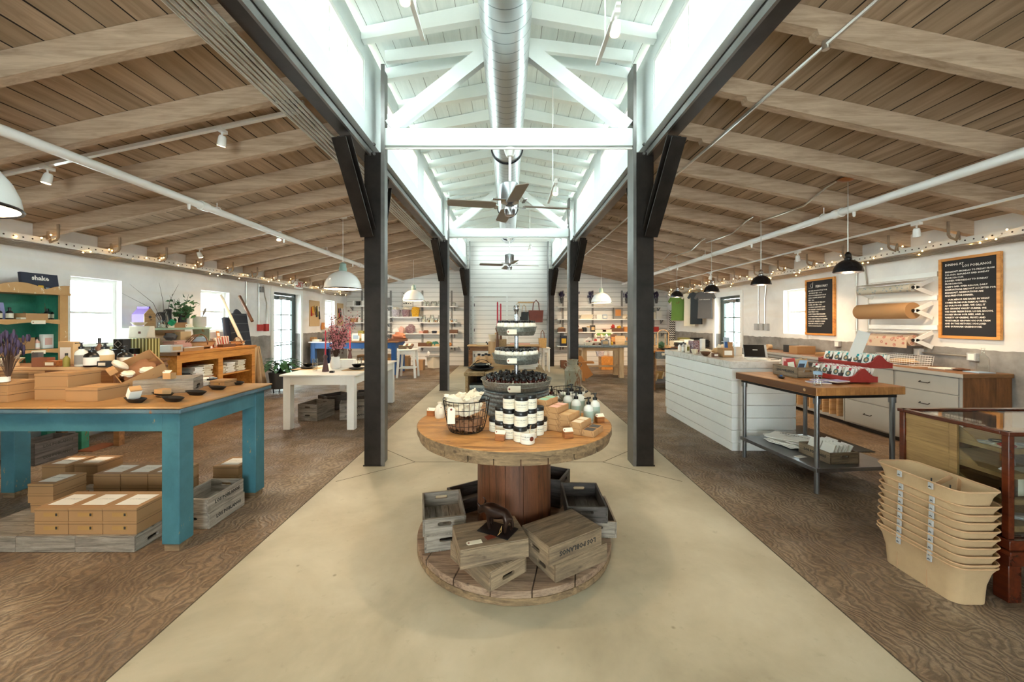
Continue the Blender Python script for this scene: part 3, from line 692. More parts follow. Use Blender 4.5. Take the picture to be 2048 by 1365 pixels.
t = NT('olive_stripe'); X = t.sep(t.co); s_ = t.math('FRACT', t.math('MULTIPLY', t.math('ADD', X[0], X[1]), 22.)); M['stripe'] = t.done(t.ramp(s_, [(.3, '#6f6420'), (.45, '#3a2c14'), (.6, '#a8953c'), (.8, '#e2d9a0')]), .8)
t = NT('red_white_stripe'); X = t.sep(t.co); s_ = t.math('FRACT', t.math('MULTIPLY', t.math('ADD', X[0], X[1]), 18.)); M['redstripe'] = t.done(t.mix(t.math('LESS_THAN', s_, .35), '#e8dcc8', '#c0392b'), .8)
t = NT('plaid_navy'); X = t.sep(t.co); s_ = t.math('FRACT', t.math('MULTIPLY', X[2], 6.)); M['plaid'] = t.done(t.mix(t.math('LESS_THAN', s_, .06), '#262b36', '#5a5f63'), .9)
t = NT('patterned_knit'); M['knit'] = t.done(t.ramp(t.noise(t.co, 60, 3, .6), [(.45, '#6a3038'), (.5, '#d8c8c8'), (.58, '#4a2a50')]), .9)
t = NT('yellow_weave'); M['yellow_weave'] = t.done(t.ramp(t.noise(t.scale(t.co, (1, 1, 3)), 50, 2), [(.45, '#b07a10'), (.55, '#f0c040')]), .9)
t = NT('pale_weave'); M['pale_weave'] = t.done(t.ramp(t.noise(t.scale(t.co, (1, 1, 3)), 50, 2), [(.45, '#8f8494'), (.55, '#e8dfe0')]), .9)

# ------------------------------------------------------------------ builders
def R2(a, x, y): return (x*math.cos(a)-y*math.sin(a), x*math.sin(a)+y*math.cos(a))
rad = math.radians
CR = {}
def slot_panel(m, L, h, th, zc, sl, sh, axis):       # upright panel in yz (axis x) with a stadium shaped hand hole, centred at x=0
    n = 28; inner = []; outer = []
    for k in range(n):
        a = 2*PI*k/n+.0001; ca, sa = math.cos(a), math.sin(a)
        inner.append(((sl/2-sh/2)*(1 if ca > 0 else -1)+sh/2*ca, zc+sh/2*sa))
        q = min((L/2)/abs(ca) if abs(ca) > 1e-6 else 9, ((h-zc) if sa > 0 else zc)/abs(sa) if abs(sa) > 1e-6 else 9)
        outer.append([q*ca, zc+q*sa])
    for c in ((L/2, h), (-L/2, h), (-L/2, 0), (L/2, 0)):
        k = min(range(n), key=lambda i: (outer[i][0]-c[0])**2+(outer[i][1]-c[1])**2); outer[k] = list(c)
    vs = []; fs = []
    for x in (-th/2, th/2):
        for p in inner: vs.append((x, p[0], p[1]))
        for p in outer: vs.append((x, p[0], p[1]))
    for k in range(n):
        j = (k+1) % n
        fs += [(k, j, n+j, n+k)[::-1], (2*n+k, 2*n+j, 3*n+j, 3*n+k), (k, 2*n+k, 2*n+j, j)[::-1], (n+k, n+j, 3*n+j, 3*n+k)[::-1]]
    m.add(vs, fs)
def crate(x, y, z, rz, label, inv=False, txt=False, mat='crate', L=.385, W=.265, h=.105, group=None, both=False):
    H0 = h; h = h-.0085; k = (mat, L, W, h)
    if k not in CR:
        d = {}; t_ = .013
        for i, s in enumerate((-1, 1)):
            m = MB(); slot_panel(m, W-2*t_, h, .016, h*.62, .085, .024, 'x'); m.v = [(a+s*(L/2-.008), b, c) for a, b, c in m.v]
            d['end%d' % i] = m.build('end_panel', M[mat+'_y'], smooth=False)
            d['side%d' % i] = MB().box(-L/2, s*(W/2)-(t_ if s > 0 else 0), 0, L/2, s*(W/2)+(t_ if s < 0 else 0), h).build('side_panel', M[mat], smooth=False, bevel=.002)
        bw = (W-2*t_)/3
        for i in range(3): d['b%d' % i] = MB().box(-L/2+.017, -W/2+t_+i*bw+.002, .001, L/2-.017, -W/2+t_+(i+1)*bw-.002, .011).build('base_board', M[mat], smooth=False)
        for i in range(3): d['c%d' % i] = MB().box(-L/2+.0, -W/2+.0+i*W/3+.001, -.008, L/2, -W/2+(i+1)*W/3-.001, -.0005).build('bottom_board', M[mat], smooth=False, bevel=.002)
        for o in d.values(): col.objects.unlink(o)
        CR[k] = d
    t = thing('wooden_crate', label, 'crate', (x, y, z+(h if inv else 0.0085)), rz, group)
    if inv: t.rotation_euler = (PI, 0, rz)
    for nm_, o in CR[k].items():
        if nm_[0] == 'b': continue
        c = o.copy(); col.objects.link(c); c.parent = t
    if txt:
        me = text_mesh('LOS POBLANOS', .036*L/.385, M['ink'], spacing=1.05, bold=.0016)
        faces = (-1, 1) if both else (-1,)
        if inv: faces = (1,)
        for s in faces: link('lettering', me, t, loc=(0.01, s*(W/2+.0003), h*.5), rot=(PI/2, 0, 0 if s < 0 else PI))
    return t
def crate_at(P, ang, sx, sy, z, label, L=.385, W=.265, **k):
    a = rad(ang); dx, dy = R2(a, sx*L/2, sy*W/2); return crate(P[0]+dx, P[1]+dy, z, a, label, L=L, W=W, **k)
KB = {}
def kraft_box(x, y, z, rz, label, w_=.22, d_=.25, h=.085, top=None, front=None, mat='kraft', group=None, txt=None):
    """x,y = front-left corner"""
    t = thing('kraft_box', label, 'box', (x, y, z), rz, group); k = (w_, d_, h, mat)
    if k not in KB:
        a = MB().box(0, 0, 0, w_, d_, h-.004).build('carton', M[mat], smooth=False, bevel=.0015)
        b = MB().box(-.0012, -.0012, h-.016, w_+.0012, d_+.0012, h); b = b.build('lid', M[mat], smooth=False, bevel=.001); KB[k] = (a, b)
        for o in (a, b): col.objects.unlink(o)
    for o in KB[k]: c = o.copy(); col.objects.link(c); c.parent = t
    MB().box(-.0004, -.0004, h-.0185, w_+.0004, d_+.0004, h-.016).build('lid_shade', M['stem'], t, smooth=False)  # dark strip that paints the shade under the lid edge
    if top: MB().box(w_*.15, d_*.18, h+.0002, w_*.85, d_*.8, h+.001).build('top_label', M[top], t, smooth=False)
    if top and h > .05: text('LOS POBLANOS', w_*.075, M['grey'], t, (w_/2, d_*.52, h+.0012), (0, 0, 0), name='print', ext=.0002)
    if front:
        MB().box(w_*.28, -.0026, h*.36, w_*.72, -.0014, h*.66).build('front_label', M[front], t, smooth=False)
        MB().box(w_*.63, -.0032, h*.4, w_*.69, -.0026, h*.62).build('stamp', M['ink'], t, smooth=False)
    if txt: text(txt, .03, M['ink'], t, (w_/2, -.003, h*.5))
    return t
def hang_tag(parent, loc, rot=(0, 0, 0), w_=.075, h=.04, name='price_tag', mat='cream_paper', prnt='$ 16'):
    m = MB(); c = h*.25; m.prism([(-w_/2+c, -h/2), (w_/2, -h/2), (w_/2, h/2), (-w_/2+c, h/2), (-w_/2, h/2-c), (-w_/2, -h/2+c)], 'y', -.0008, .0008)
    g = m.build(name, M[mat], parent, smooth=False, loc=loc, rot=rot)
    MB().cyl((-w_*.36, -.0016, 0), (-w_*.36, -.0008, 0), h*.15, n=14).build('tag_ring', M['red'], g)
    MB().cyl((-w_*.36, -.002, 0), (-w_*.36, -.0016, 0), h*.06, n=10).build('eyelet', M['ink'], g)
    return g
# generic small goods: sized from the photo at their own depth
def S(px, Y): return px*Y/F
def at(px, Y): return (px-CX)*Y/F
def item(kind, px, Y, z, wp, hp, c, label, cat, name=None, rz=0, c2=None, dep=None, group=None, rot=None):
    w_, h = S(wp, Y), S(hp, Y); dep = dep if dep is not None else w_*.8
    nm = name or cat.replace(' ', '_').replace('-', '_'); t = thing(nm, label, cat, (at(px, Y), Y, z), rz, group)
    if rot: t.rotation_euler = rot
    A = M[c]; B = M[c2] if c2 else A; r = w_/2
    if kind == 'box':
        MB().box(-r, -dep/2, 0, r, dep/2, h).build('body', A, t, smooth=False, bevel=min(.003, r*.2))
        if c2: MB().box(-r*.7, -dep/2-.0012, h*.25, r*.7, -dep/2, h*.75).build('label', B, t, smooth=False)
    elif kind == 'lidbox':
        MB().box(-r, -dep/2, 0, r, dep/2, h*.8).build('body', A, t, smooth=False); MB().box(-r*1.02, -dep/2*1.02, h*.8, r*1.02, dep/2*1.02, h).build('lid', B, t, smooth=False)
    elif kind == 'tray':
        m = MB(); q = min(.008, r*.2); m.box(-r, -dep/2, 0, r, dep/2, q); m.box(-r, -dep/2, q, r, -dep/2+q, h); m.box(-r, dep/2-q, q, r, dep/2, h); m.box(-r, -dep/2+q, q, -r+q, dep/2-q, h); m.box(r-q, -dep/2+q, q, r, dep/2-q, h); m.build('tray_body', A, t, smooth=False)
    elif kind == 'bottle':
        MB().lathe([(r*.95, 0), (r, h*.03), (r, h*.55), (r*.9, h*.64), (r*.42, h*.74), (r*.38, h*.82)], n=16).build('glass_body', A, t)
        MB().lathe([(r*.45, h*.82), (r*.45, h*.98), (r*.4, h)], n=14).build('cap', M['black'], t)
        if c2: MB().lathe([(r*1.015, h*.12), (r*1.015, h*.5)], n=16, caps=False).build('label', B, t)
    elif kind == 'pump':
        MB().lathe([(r*.95, 0), (r, h*.03), (r, h*.5), (r*.85, h*.6), (r*.4, h*.68), (r*.36, h*.72)], n=18).build('bottle_body', A, t)
        m = MB().lathe([(r*.45, h*.7), (r*.45, h*.79), (r*.2, h*.81), (r*.15, h*.92)], n=12); m.cyl((0, 0, h*.92), (0, 0, h*.97), r*.35, n=12); m.bar((0, 0, h*.945), (-r*.9, -r*.3, h*.93), r*.25, h*.03); m.build('pump', M['black'], t)
        if c2: MB().lathe([(r*1.012, h*.08), (r*1.012, h*.46)], n=18, caps=False).build('label', B, t)
    elif kind == 'jar':
        MB().lathe([(r*.92, 0), (r, h*.05), (r, h*.72), (r*.85, h*.78)], n=18).build('jar_body', A, t); MB().lathe([(r*.9, h*.78), (r*.92, h), (0, h)], n=18).build('lid', B, t)
    elif kind == 'glassjar':
        MB().lathe([(r*.9, 0), (r, h*.08), (r, h*.75), (r*.7, h*.88), (r*.7, h), (r*.65, h), (r*.65, h*.88), (r*.94, h*.74), (r*.94, h*.08)], n=16, caps=False).build('glass_body', M['jar_glass'], t)
        MB().lathe([(r*.86, .003), (r*.9, h*.08), (r*.9, h*.45), (0, h*.46)], n=16).build('filling', A, t)
        if c2: MB().lathe([(r*.74, h*.9), (r*.74, h*1.02), (0, h*1.02)], n=16).build('lid', B, t)
    elif kind == 'glass':
        MB().lathe([(r*.85, 0), (r, h), (r*.93, h), (r*.8, h*.06), (0, h*.06)], n=18).build('tumbler', M['jar_glass'], t)
    elif kind == 'pot':
        MB().lathe([(r*.8, 0), (r, h*.15), (r, h*.92), (r*1.04, h), (r*.92, h), (r*.9, h*.85), (0, h*.8)], n=22).build('pot_wall', A, t)
    elif kind == 'bowl':
        MB().lathe([(r*.35, 0), (r*.7, h*.35), (r, h), (r*.93, h), (r*.62, h*.42), (0, h*.2)], n=22).build('bowl_wall', A, t)
    elif kind == 'plate':
        MB().lathe([(r*.6, 0), (r, h*.8), (r*1., h), (r*.6, h*.4), (0, h*.35)], n=26).build('dish', A, t)
    elif kind == 'bag':
        m = MB(); m.T = Matrix.Scale(1, 4); m.lump((0, 0, h*.48), r, dep/2, h*.52, seed=int(px), amp=.12); m.build('cloth_body', A, t)
        if c2:
            for s in (-1, 1): MB().tube([(s*r*.0-r*.4, s*dep*.2, h*.85), (-r*.3, s*dep*.25, h*1.5), (0, s*dep*.3, h*1.75), (r*.3, s*dep*.25, h*1.5), (r*.4, s*dep*.2, h*.85)], r*.05, 6).build('handle', B, t)
    elif kind == 'basket':
        m = MB().lathe([(r*.72, 0), (r, h*.8), (r*.98, h), (r*.88, h*.98), (r*.65, h*.08), (0, h*.06)], n=22, sy=dep/w_); m.build('woven_body', A, t)
        if c2:
            MB().tube([(-r*.95, 0, h*.9), (-r*.9, 0, h*1.35), (-r*.5, 0, h*1.75), (0, 0, h*1.85), (r*.5, 0, h*1.75), (r*.9, 0, h*1.35), (r*.95, 0, h*.9)], r*.05, 6).build('handle', B, t)
    elif kind == 'tote':
        m = MB(); m.add([(-r*.85, -dep/2, 0), (r*.85, -dep/2, 0), (r*.85, dep/2, 0), (-r*.85, dep/2, 0), (-r, -dep*.25, h), (r, -dep*.25, h), (r, dep*.25, h), (-r, dep*.25, h)], [(0,3,2,1),(4,5,6,7),(0,1,5,4),(1,2,6,5),(2,3,7,6),(3,0,4,7)]); m.build('bag_body', A, t, bevel=.008)
        if c2:
            for s in (-1, 1): MB().tube([(-r*.45, s*dep*.22, h*.9), (-r*.35, s*dep*.25, h*1.6), (0, s*dep*.26, h*1.85), (r*.35, s*dep*.25, h*1.6), (r*.45, s*dep*.22, h*.9)], r*.06, 6).build('handle', B, t)
    elif kind == 'book':
        MB().box(-r, -dep/2, 0, r, dep/2, h).build('pages', M['cream'], t, smooth=False); m = MB(); q = h*.08
        m.box(-r*1.03, -dep/2*1.03, -.0005, r*1.03, dep/2*1.03, q*.6); m.box(-r*1.03, -dep/2*1.03, h, r*1.03, dep/2*1.03, h+q); m.build('cover', A, t, smooth=False)
    elif kind == 'stand':                                # upright book / card / frame leaning back
        m = MB(); m.cbox(0, h*.1, h/2, w_, max(.006, dep*.1), h, rx=-.18); m.build('panel', A, t, smooth=False)
        if c2: MB().cbox(0, h*.1-max(.006, dep*.1)/2-.002, h*.5, w_*.72, .003, h*.5, rx=-.18).build('print', B, t, smooth=False)
    elif kind == 'stack':
        n = max(2, int(round(h/.018))); rr = random.Random(int(px*7))
        m = MB()
        for k in range(n): m.cbox(rr.uniform(-.06, .06)*w_, rr.uniform(-.05, .05)*dep, (k+.5)*h/n, w_*rr.uniform(.86, 1), dep*rr.uniform(.86, 1), h/n*.92, rz=rr.uniform(-.08, .08))
        m.build('folded_layers', A, t, bevel=.003)
        if c2: MB().box(-r*.3, -dep*.56, h*.3, r*.1, -dep*.555, h*.8).build('label', B, t)
    elif kind == 'lump':
        MB().lump((0, 0, h*.5), r, dep/2, h*.5, seed=int(px), amp=.3).build('body', A, t)
    elif kind == 'roll':
        MB().cyl((-r, 0, h/2), (r, 0, h/2), h/2, n=18).build('roll_body', A, t); MB().cyl((-r-.002, 0, h/2), (r+.002, 0, h/2), h*.15, n=10).build('core', B, t)
    elif kind == 'candle':
        MB().lathe([(r, 0), (r*.7, h*.98), (r*.15, h)], n=14).build('wax', A, t); MB().cyl((0, 0, h), (0, 0, h+.012), .001, n=5).build('wick', M['ink'], t)
    elif kind == 'house':
        MB().box(-r, -dep/2, 0, r, dep/2, h*.62).build('walls', A, t, smooth=False); MB().prism([(-r*1.15, h*.6), (r*1.15, h*.6), (0, h)], 'y', -dep*.58, dep*.58).build('roof', B, t, smooth=False); MB().cyl((0, -dep/2-.002, h*.4), (0, -dep/2, h*.4), r*.3, n=14).build('entrance_hole', M['ink'], t)
    elif kind == 'plush':
        MB().lathe([(r*.6, 0), (r*.8, h*.2), (r*.55, h*.5), (r*.3, h*.58)], n=12).build('body', A, t); MB().ball((0, 0, h*.75), r*.62, r*.6, h*.26).build('head', B, t)
        m = MB().ball((-r*.5, 0, h*.95), r*.2); m.ball((r*.5, 0, h*.95), r*.2); m.build('ear', A, t)
    return t

# ------------------------------------------------------------------ SPOOL TABLE
SX, SY, SR, ZT = .035, 2.673, .655, .814
def plank_disc(m, r, z0, z1, n, gap, rot=0, jit=.0, seed=1):
    rr = random.Random(seed); w_ = 2*r/n
    for k in range(n):
        a, b = -r+k*w_+gap/2, -r+(k+1)*w_-gap/2; rk = r*(1-rr.uniform(0, jit)); a = max(a, -rk+.004); b = min(b, rk-.004)
        ta, tb = math.asin(max(-1, min(1, a/rk))), math.asin(max(-1, min(1, b/rk)))
        up = [(rk*math.cos(ta+(tb-ta)*i/8), rk*math.sin(ta+(tb-ta)*i/8)) for i in range(9)]
        poly = [R2(rot, p[0], p[1]) for p in up] + [R2(rot, -p[0], p[1]) for p in reversed(up)]
        m.prism(poly, 'z', z0, z1)
spool = thing('cable_reel_table', 'large wooden cable reel stood on end as a round display table', 'table', (SX, SY, 0))
m = MB(); plank_disc(m, SR, .041, .080, 6, .006, rad(78), .012, 3); m.build('bottom_flange', M['spool_base'], spool, smooth=False, bevel=.003)
m = MB(); plank_disc(m, SR*1.0, 0.001, .040, 6, .004, rad(-12), .012, 4); m.build('bottom_flange', M['spool_side'], spool, smooth=False, bevel=.003)
m = MB(); n = 14
for k in range(n):
    a0 = 2*PI*k/n; a1 = 2*PI*(k+.975)/n; poly = [(.252*math.cos(a0+(a1-a0)*i/4), .252*math.sin(a0+(a1-a0)*i/4)) for i in range(5)]+[(.22*math.cos(a1), .22*math.sin(a1)), (.22*math.cos(a0), .22*math.sin(a0))]
    m.prism(poly, 'z', .08, .733)
m.build('drum', M['drum'], spool, smooth=False)
m = MB().lathe([(.222, .081), (.222, .732)], n=24, caps=False); m.build('drum_core', M['ink'], spool)
m = MB(); plank_disc(m, SR*.992, .733, .7735, 9, .004, rad(86), .015, 5); m.build('lower_top_layer', M['spool_side'], spool, smooth=False, bevel=.003)
m = MB(); plank_disc(m, SR, .7742, ZT, 5, .0016, rad(2), .002, 6); m.build('round_top', M['spool_top'], spool, smooth=False, bevel=.004)
MB().lathe([(SR-.004, .7745), (SR+.0015, .7745), (SR+.0015, ZT-.003), (SR-.004, ZT-.003), (SR-.004, .7745)], n=96, caps=False).build('top_rim', M['spool_side'], spool)
# crates round the drum
G = 'weathered crates on the reel base'; b0 = .0805; b1 = b0+.105+.0015
crate_at((.2526, 2.085), 31, 1, 1, b0, 'lower weathered crate under the upside-down lettered crate on the reel base', inv=True, mat='crate_warm', group=G)
crate_at((.217, 2.056), 32, 1, 1, b1, 'upside-down weathered crate with inverted lettering, front right on the reel base', inv=True, txt=True, mat='crate_warm', group=G)
crate_at((-.104, 2.012), 130, 1, -1, b0, 'turned crate with a hand hole beneath the animal statuette crate', inv=True, mat='crate_warm', group=G)
crate_at((-.2574, 2.029), 17.2, 1, 1, b1, 'upturned plain crate carrying the dark animal statuette', inv=True, mat='crate_warm', group=G)
crate_at((-.516, 2.35), 104, 1, -1, b0, 'lower grey crate at the left rim of the reel base', mat='crate', group=G)
crate_at((-.524, 2.336), 103, 1, -1, b1, 'open grey crate on top at the left rim of the reel base', mat='crate', group=G)
crate_at((.44, 2.53), 87, 1, -1, b0, 'lower grey crate at the right rim of the reel base', mat='crate', group=G)
crate_at((.376, 2.505), 88, 1, -1, b1, 'open dark crate on top at the right rim of the reel base', mat='crate_dark', group=G)
crate_at((-.491, 3.04), 33, 1, -1, b0, 'dark open crate behind the drum on the left of the reel base', mat='crate_dark', group=G)
crate_at((.50, 3.15), 155, 1, 1, b0, 'lower dark crate behind the drum on the right of the reel base', mat='crate_dark', group=G)
crate_at((.50, 3.15), 155, 1, 1, b1, 'upper dark crate behind the drum on the right, rim just under the top', mat='crate_dark', group=G)
# horned animal statuette
zc = b1+.1055
fx, fy = -.045, 2.25; t = thing('animal_statuette', 'dark cast horned animal statuette on a thin black plate', 'statuette', (-.065, 2.225, zc), rad(-28))
MB().box(-.1, -.065, 0, .1, .065, .004).build('base_plate', M['black_iron'], t, smooth=False)
def skin(name, pts, edges, rads, mat, parent, loc=(0,0,0), sub=1, rot=None, label=None):
    me = bpy.data.meshes.new(name); me.from_pydata(pts, edges, []); me.materials.append(mat); o = link(name, me, parent, loc=loc, rot=rot, label=label)
    md = o.modifiers.new('skin', 'SKIN'); md.use_smooth_shade = True
    for i, r in enumerate(rads): me.skin_vertices[0].data[i].radius = (r, r)
    me.skin_vertices[0].data[0].use_root = True; s_ = o.modifiers.new('sub', 'SUBSURF'); s_.levels = sub; s_.render_levels = sub+1
    return o
SC_ = 1.25
P_ = [(.0, 0, .082), (.035, 0, .084), (.062, 0, .078), (-.03, 0, .088), (-.052, 0, .095), (-.078, 0, .085), (-.095, 0, .07), (-.105, 0, .058),
      (-.04, .018, .06), (-.043, .02, .035), (-.042, .02, .006), (-.04, -.018, .06), (-.036, -.02, .035), (-.032, -.02, .006),
      (.055, .018, .058), (.066, .02, .036), (.058, .02, .006), (.055, -.018, .058), (.05, -.02, .034), (.05, -.02, .006), (.074, 0, .07), (.08, 0, .03)]
E_ = [(0,1),(1,2),(0,3),(3,4),(4,5),(5,6),(6,7),(3,8),(8,9),(9,10),(3,11),(11,12),(12,13),(2,14),(14,15),(15,16),(2,17),(17,18),(18,19),(2,20),(20,21)]
skin('body', [(a*SC_, b*SC_, c*SC_) for a, b, c in P_], E_, [q*SC_ for q in [.027,.026,.022,.028,.026,.019,.015,.011,.012,.008,.007,.012,.008,.007,.012,.008,.007,.012,.008,.007,.006,.004]], M['bronze'], t)
m = MB()
for s in (-1, 1): m.tube([(-.078, s*.012, .1), (-.082, s*.026, .106), (-.09, s*.03, .116), (-.096, s*.026, .122)], [.005, .0045, .003, .001], 6)
m.v = [(a*SC_, b*SC_, c*SC_) for a, b, c in m.v]; m.build('horn', M['bronze'], t)
g = MB().box(-.028, -.02, 0, .028, .02, .0015).build('leather_tag', M['leather'], t, loc=(.0, -.085, .002), rot=(.0, .0, rad(60)), smooth=False)
MB().tube([(.04, -.03, .04), (.045, -.04, .02), (.03, -.055, .004)], .0015, 4).tube([(.044, -.03, .05), (.04, -.045, .03), (.036, -.05, .012)], .0012, 4).build('raffia_tie', M['straw'], t)
t = thing('hang_tag', 'cream paper tag lying on the statuette crate', 'tag', (-.19, 2.10, zc+.001), rad(18)); hang_tag(t, (0, 0, 0), (-PI/2, 0, 0), .085, .034, 'card')
# galvanised tub and three tier stand
TX, TY = .055, 2.87
t = thing('zinc_tub', 'upturned ribbed galvanised tub in the middle of the reel top', 'tub', (TX, TY, ZT))
pr = [(.213, 0), (.216, .004)]
for k in range(5): z = .015+k*.032; pr += [(.217+.004*k, z), (.226+.004*k, z+.012), (.226+.004*k, z+.018), (.219+.004*k, z+.028)]
pr += [(.243, .176), (.247, .182), (.243, .188), (.225, .192)]
MB().lathe(pr, n=48).build('tub_wall', M['tub_zinc'], t)
ZS = ZT+.1935
t = thing('tiered_stand', 'three tier galvanised tray stand rising above the tub', 'display stand', (TX+.0, TY, ZS))
MB().cyl((0, 0, .0), (0, 0, .545), .0165, n=20).build('centre_pole', M['chrome'], t)
MB().lathe([(.0165, .54), (.012, .56), (.02, .575), (.024, .59), (.018, .61), (0, .618)], n=18).build('finial', M['chrome'], t)
TR = [(.0, .262, .236, .066), (.183, .181, .16, .068), (.388, .153, .132, .062)]
for k, (z, r, rbm, h) in enumerate(TR):
    z -= 0
    tr = MB().lathe([(0, z), (rbm*.97, z), (rbm, z+.004), (rbm+(r-rbm)*.45, z+h*.45), (rbm+(r-rbm)*.45+.005, z+h*.5), (rbm+(r-rbm)*.55, z+h*.56), (r-.003, z+h*.96), (r+.004, z+h), (r+.001, z+h+.004), (r-.006, z+h-.002), (rbm-.003, z+.006), (0, z+.005)], n=48).build('tray', M['zinc'], t)
    hang_tag(tr, (-.035 if k else -.02, -(r+rbm)/2-.012, z+h*.48), (rad(-8), 0, 0), .07 if k else .09, .036 if k else .045)
# bottles and jars in the trays
def proto_small(kind):
    if kind == 'amber':
        o = thing('amber_bottle', 'small amber oil bottle with black cap and pale label in the bottom tray', 'bottle', (0, 0, 0), 0, 'amber bottles crowded in the bottom tray')
        MB().lathe([(.0175, 0), (.0185, .002), (.0185, .04), (.0165, .047), (.009, .053), (.009, .058)], n=12).build('glass_body', M['amber'], o)
        MB().lathe([(.0188, .006), (.0188, .034)], n=12, caps=False).build('label', M['cream_paper'], o)
        MB().lathe([(.0125, .056), (.0128, .072), (.0115, .074), (0, .074)], n=12).build('cap', M['black'], o)
    else:
        o = thing('lotion_jar', 'x', 'jar', (0, 0, 0), 0, 'x')
        MB().lathe([(.021, 0), (.023, .003), (.023, .042), (.019, .05), (.016, .052)], n=14).build('jar_body', M['white_jar'], o)
        MB().lathe([(.0165, .050), (.0168, .066), (.0155, .068), (0, .068)], n=14).build('cap', M['black'], o)
    return o
rr = random.Random(11)
def fill(proto, rings, z, rn=None, group=None, tilt=.12, lab=None):
    first = True
    for (R_, n_) in rings:
        for k in range(n_):
            a = 2*PI*(k+.3*(n_ % 2))/n_ + rr.uniform(-.04, .04); x, y = TX+R_*math.cos(a), TY+R_*math.sin(a)
            ti = rr.uniform(0, tilt); ro = (ti*math.sin(a)*-1, ti*math.cos(a), 0)
            if first: o = proto; o.location = (x, y, z); o.rotation_euler = ro; first = False
            else: o = copy_tree(proto, (x, y, z), rot=ro)
            if lab: o['group'] = group
            cw = sorted(range(n_), key=lambda j: (1.5*PI-(2*PI*(j+.3*(n_ % 2))/n_)+.06) % (2*PI)).index(k)
            o['label'] = '%s, %s ring, %s clockwise from front' % (lab, rn[rings.index((R_, n_))], ORD[cw])
fill(proto_small('amber'), [(.055, 7), (.105, 14), (.155, 20), (.205, 27)], ZS+.026, tilt=.2, rn=['innermost', 'second', 'third', 'outermost'], group='amber bottles crowded in the bottom tray', lab='amber bottle in the bottom tray')
fill(proto_small('amber'), [(.08, 9), (.13, 13)], ZS+.045, tilt=.5, rn=['raised inner', 'raised outer'], group='amber bottles crowded in the bottom tray', lab='tilted amber bottle in the bottom tray')
fill(proto_small('w'), [(.055, 6), (.118, 14)], ZS+.225, group='white jars in the middle tray', lab='white black-capped jar in the middle tray', rn=['innermost', 'second'], tilt=.18)
fill(proto_small('w'), [(.045, 5), (.1, 12)], ZS+.428, group='white jars in the top tray', lab='white black-capped jar in the top tray', rn=['innermost', 'second'], tilt=.1)
fill(proto_small('w'), [(.14, 16)], ZS+.228, group='white jars in the middle tray', lab='white black-capped jar in the middle tray', rn=['outermost'], tilt=.1)
fill(proto_small('w'), [(.118, 14)], ZS+.430, group='white jars in the top tray', lab='white black-capped jar in the top tray', rn=['outermost'], tilt=.1)
# salve jars stacked in a wedge
def salve(x, y, z, label, rz=0):
    t = thing('salve_jar', label, 'jar', (x, y, z), rz, 'black lidded salve jars stacked in front of the tub')
    MB().lathe([(.034, 0), (.039, .004), (.039, .058), (.036, .063)], n=28).build('jar_body', M['white_jar'], t)
    lb = MB(); n = 22; vs = []; a0, a1 = -PI/2-1.3, -PI/2+1.3
    for k in range(n+1):
        a = a0+(a1-a0)*k/n
        for zz in (.008, .055): vs.append((.0395*math.cos(a), .0395*math.sin(a), zz))
    lb.add(vs, [(2*k, 2*k+2, 2*k+3, 2*k+1) for k in range(n)]); L_ = lb.build('label', M['cream_paper'], t)
    link('lettering', text_mesh('LOS POBLANOS', .0105, M['ink'], ext=.0001, bend=.0398), L_, loc=(0, 0, .039))
    link('lettering', text_mesh('LAVENDER SALVE', .0062, M['grey'], ext=.0001, bend=.0398), L_, loc=(0, 0, .026))
    MB().lathe([(.0395, .062), (.0405, .065), (.0405, .081), (.038, .0845), (0, .0845)], n=28).build('lid', M['black'], t)
    return t
JP = dict(F=(.064, 2.205), L1=(.003, 2.265), L2=(-.045, 2.335), L3=(-.085, 2.41), R1=(.125, 2.268), R2=(.172, 2.335), R3=(.2, 2.415), M=(.064, 2.33))
nmj = dict(F='at the front tip', L1='second on the left arm', L2='third on the left arm', L3='last on the left arm', R1='second on the right arm', R2='third on the right arm', R3='last on the right arm', M='inside the wedge')
for k, n_ in (('F', 3), ('L1', 3), ('R1', 3), ('L2', 2), ('R2', 2), ('L3', 1), ('R3', 1), ('M', 2)):
    for lv in range(n_):
        salve(JP[k][0]+(lv*.004 if k == 'F' else 0), JP[k][1]+lv*.003, ZT+.0003+lv*.086, 'black lidded salve jar %s of the jar wedge, %s' % (nmj[k], ('bottom layer', 'middle layer', 'top layer')[lv]), rz=(.0 if k in 'FM' else (.1 if k[0] == 'R' else -.1)))
t = thing('tester_jar', 'open white tester jar with wooden stick and red round sticker', 'jar', (.104, 2.165, ZT))
MB().lathe([(.036, 0), (.041, .004), (.041, .062), (.038, .064), (.037, .060), (0, .058)], n=28).build('jar_body', M['white_jar'], t)
MB().cyl((.01, 0, .055), (.02, .008, .1), .002, n=6).build('stick', M['pine'], t)
m = MB(); m.T = Matrix.Rotation(.55, 4, 'Z'); m.cyl((0, -.0405, .034), (0, -.0415, .034), .013, n=18); m.build('sticker', M['leather'], t)
link('lettering', text_mesh('LOS POBLANOS', .0105, M['ink'], ext=.0001, bend=.0415), t, loc=(0, 0, .044), rot=(0, 0, -.35))
link('lettering', text_mesh('LAVENDER SALVE', .0065, M['grey'], ext=.0001, bend=.0415), t, loc=(0, 0, .03), rot=(0, 0, -.35))
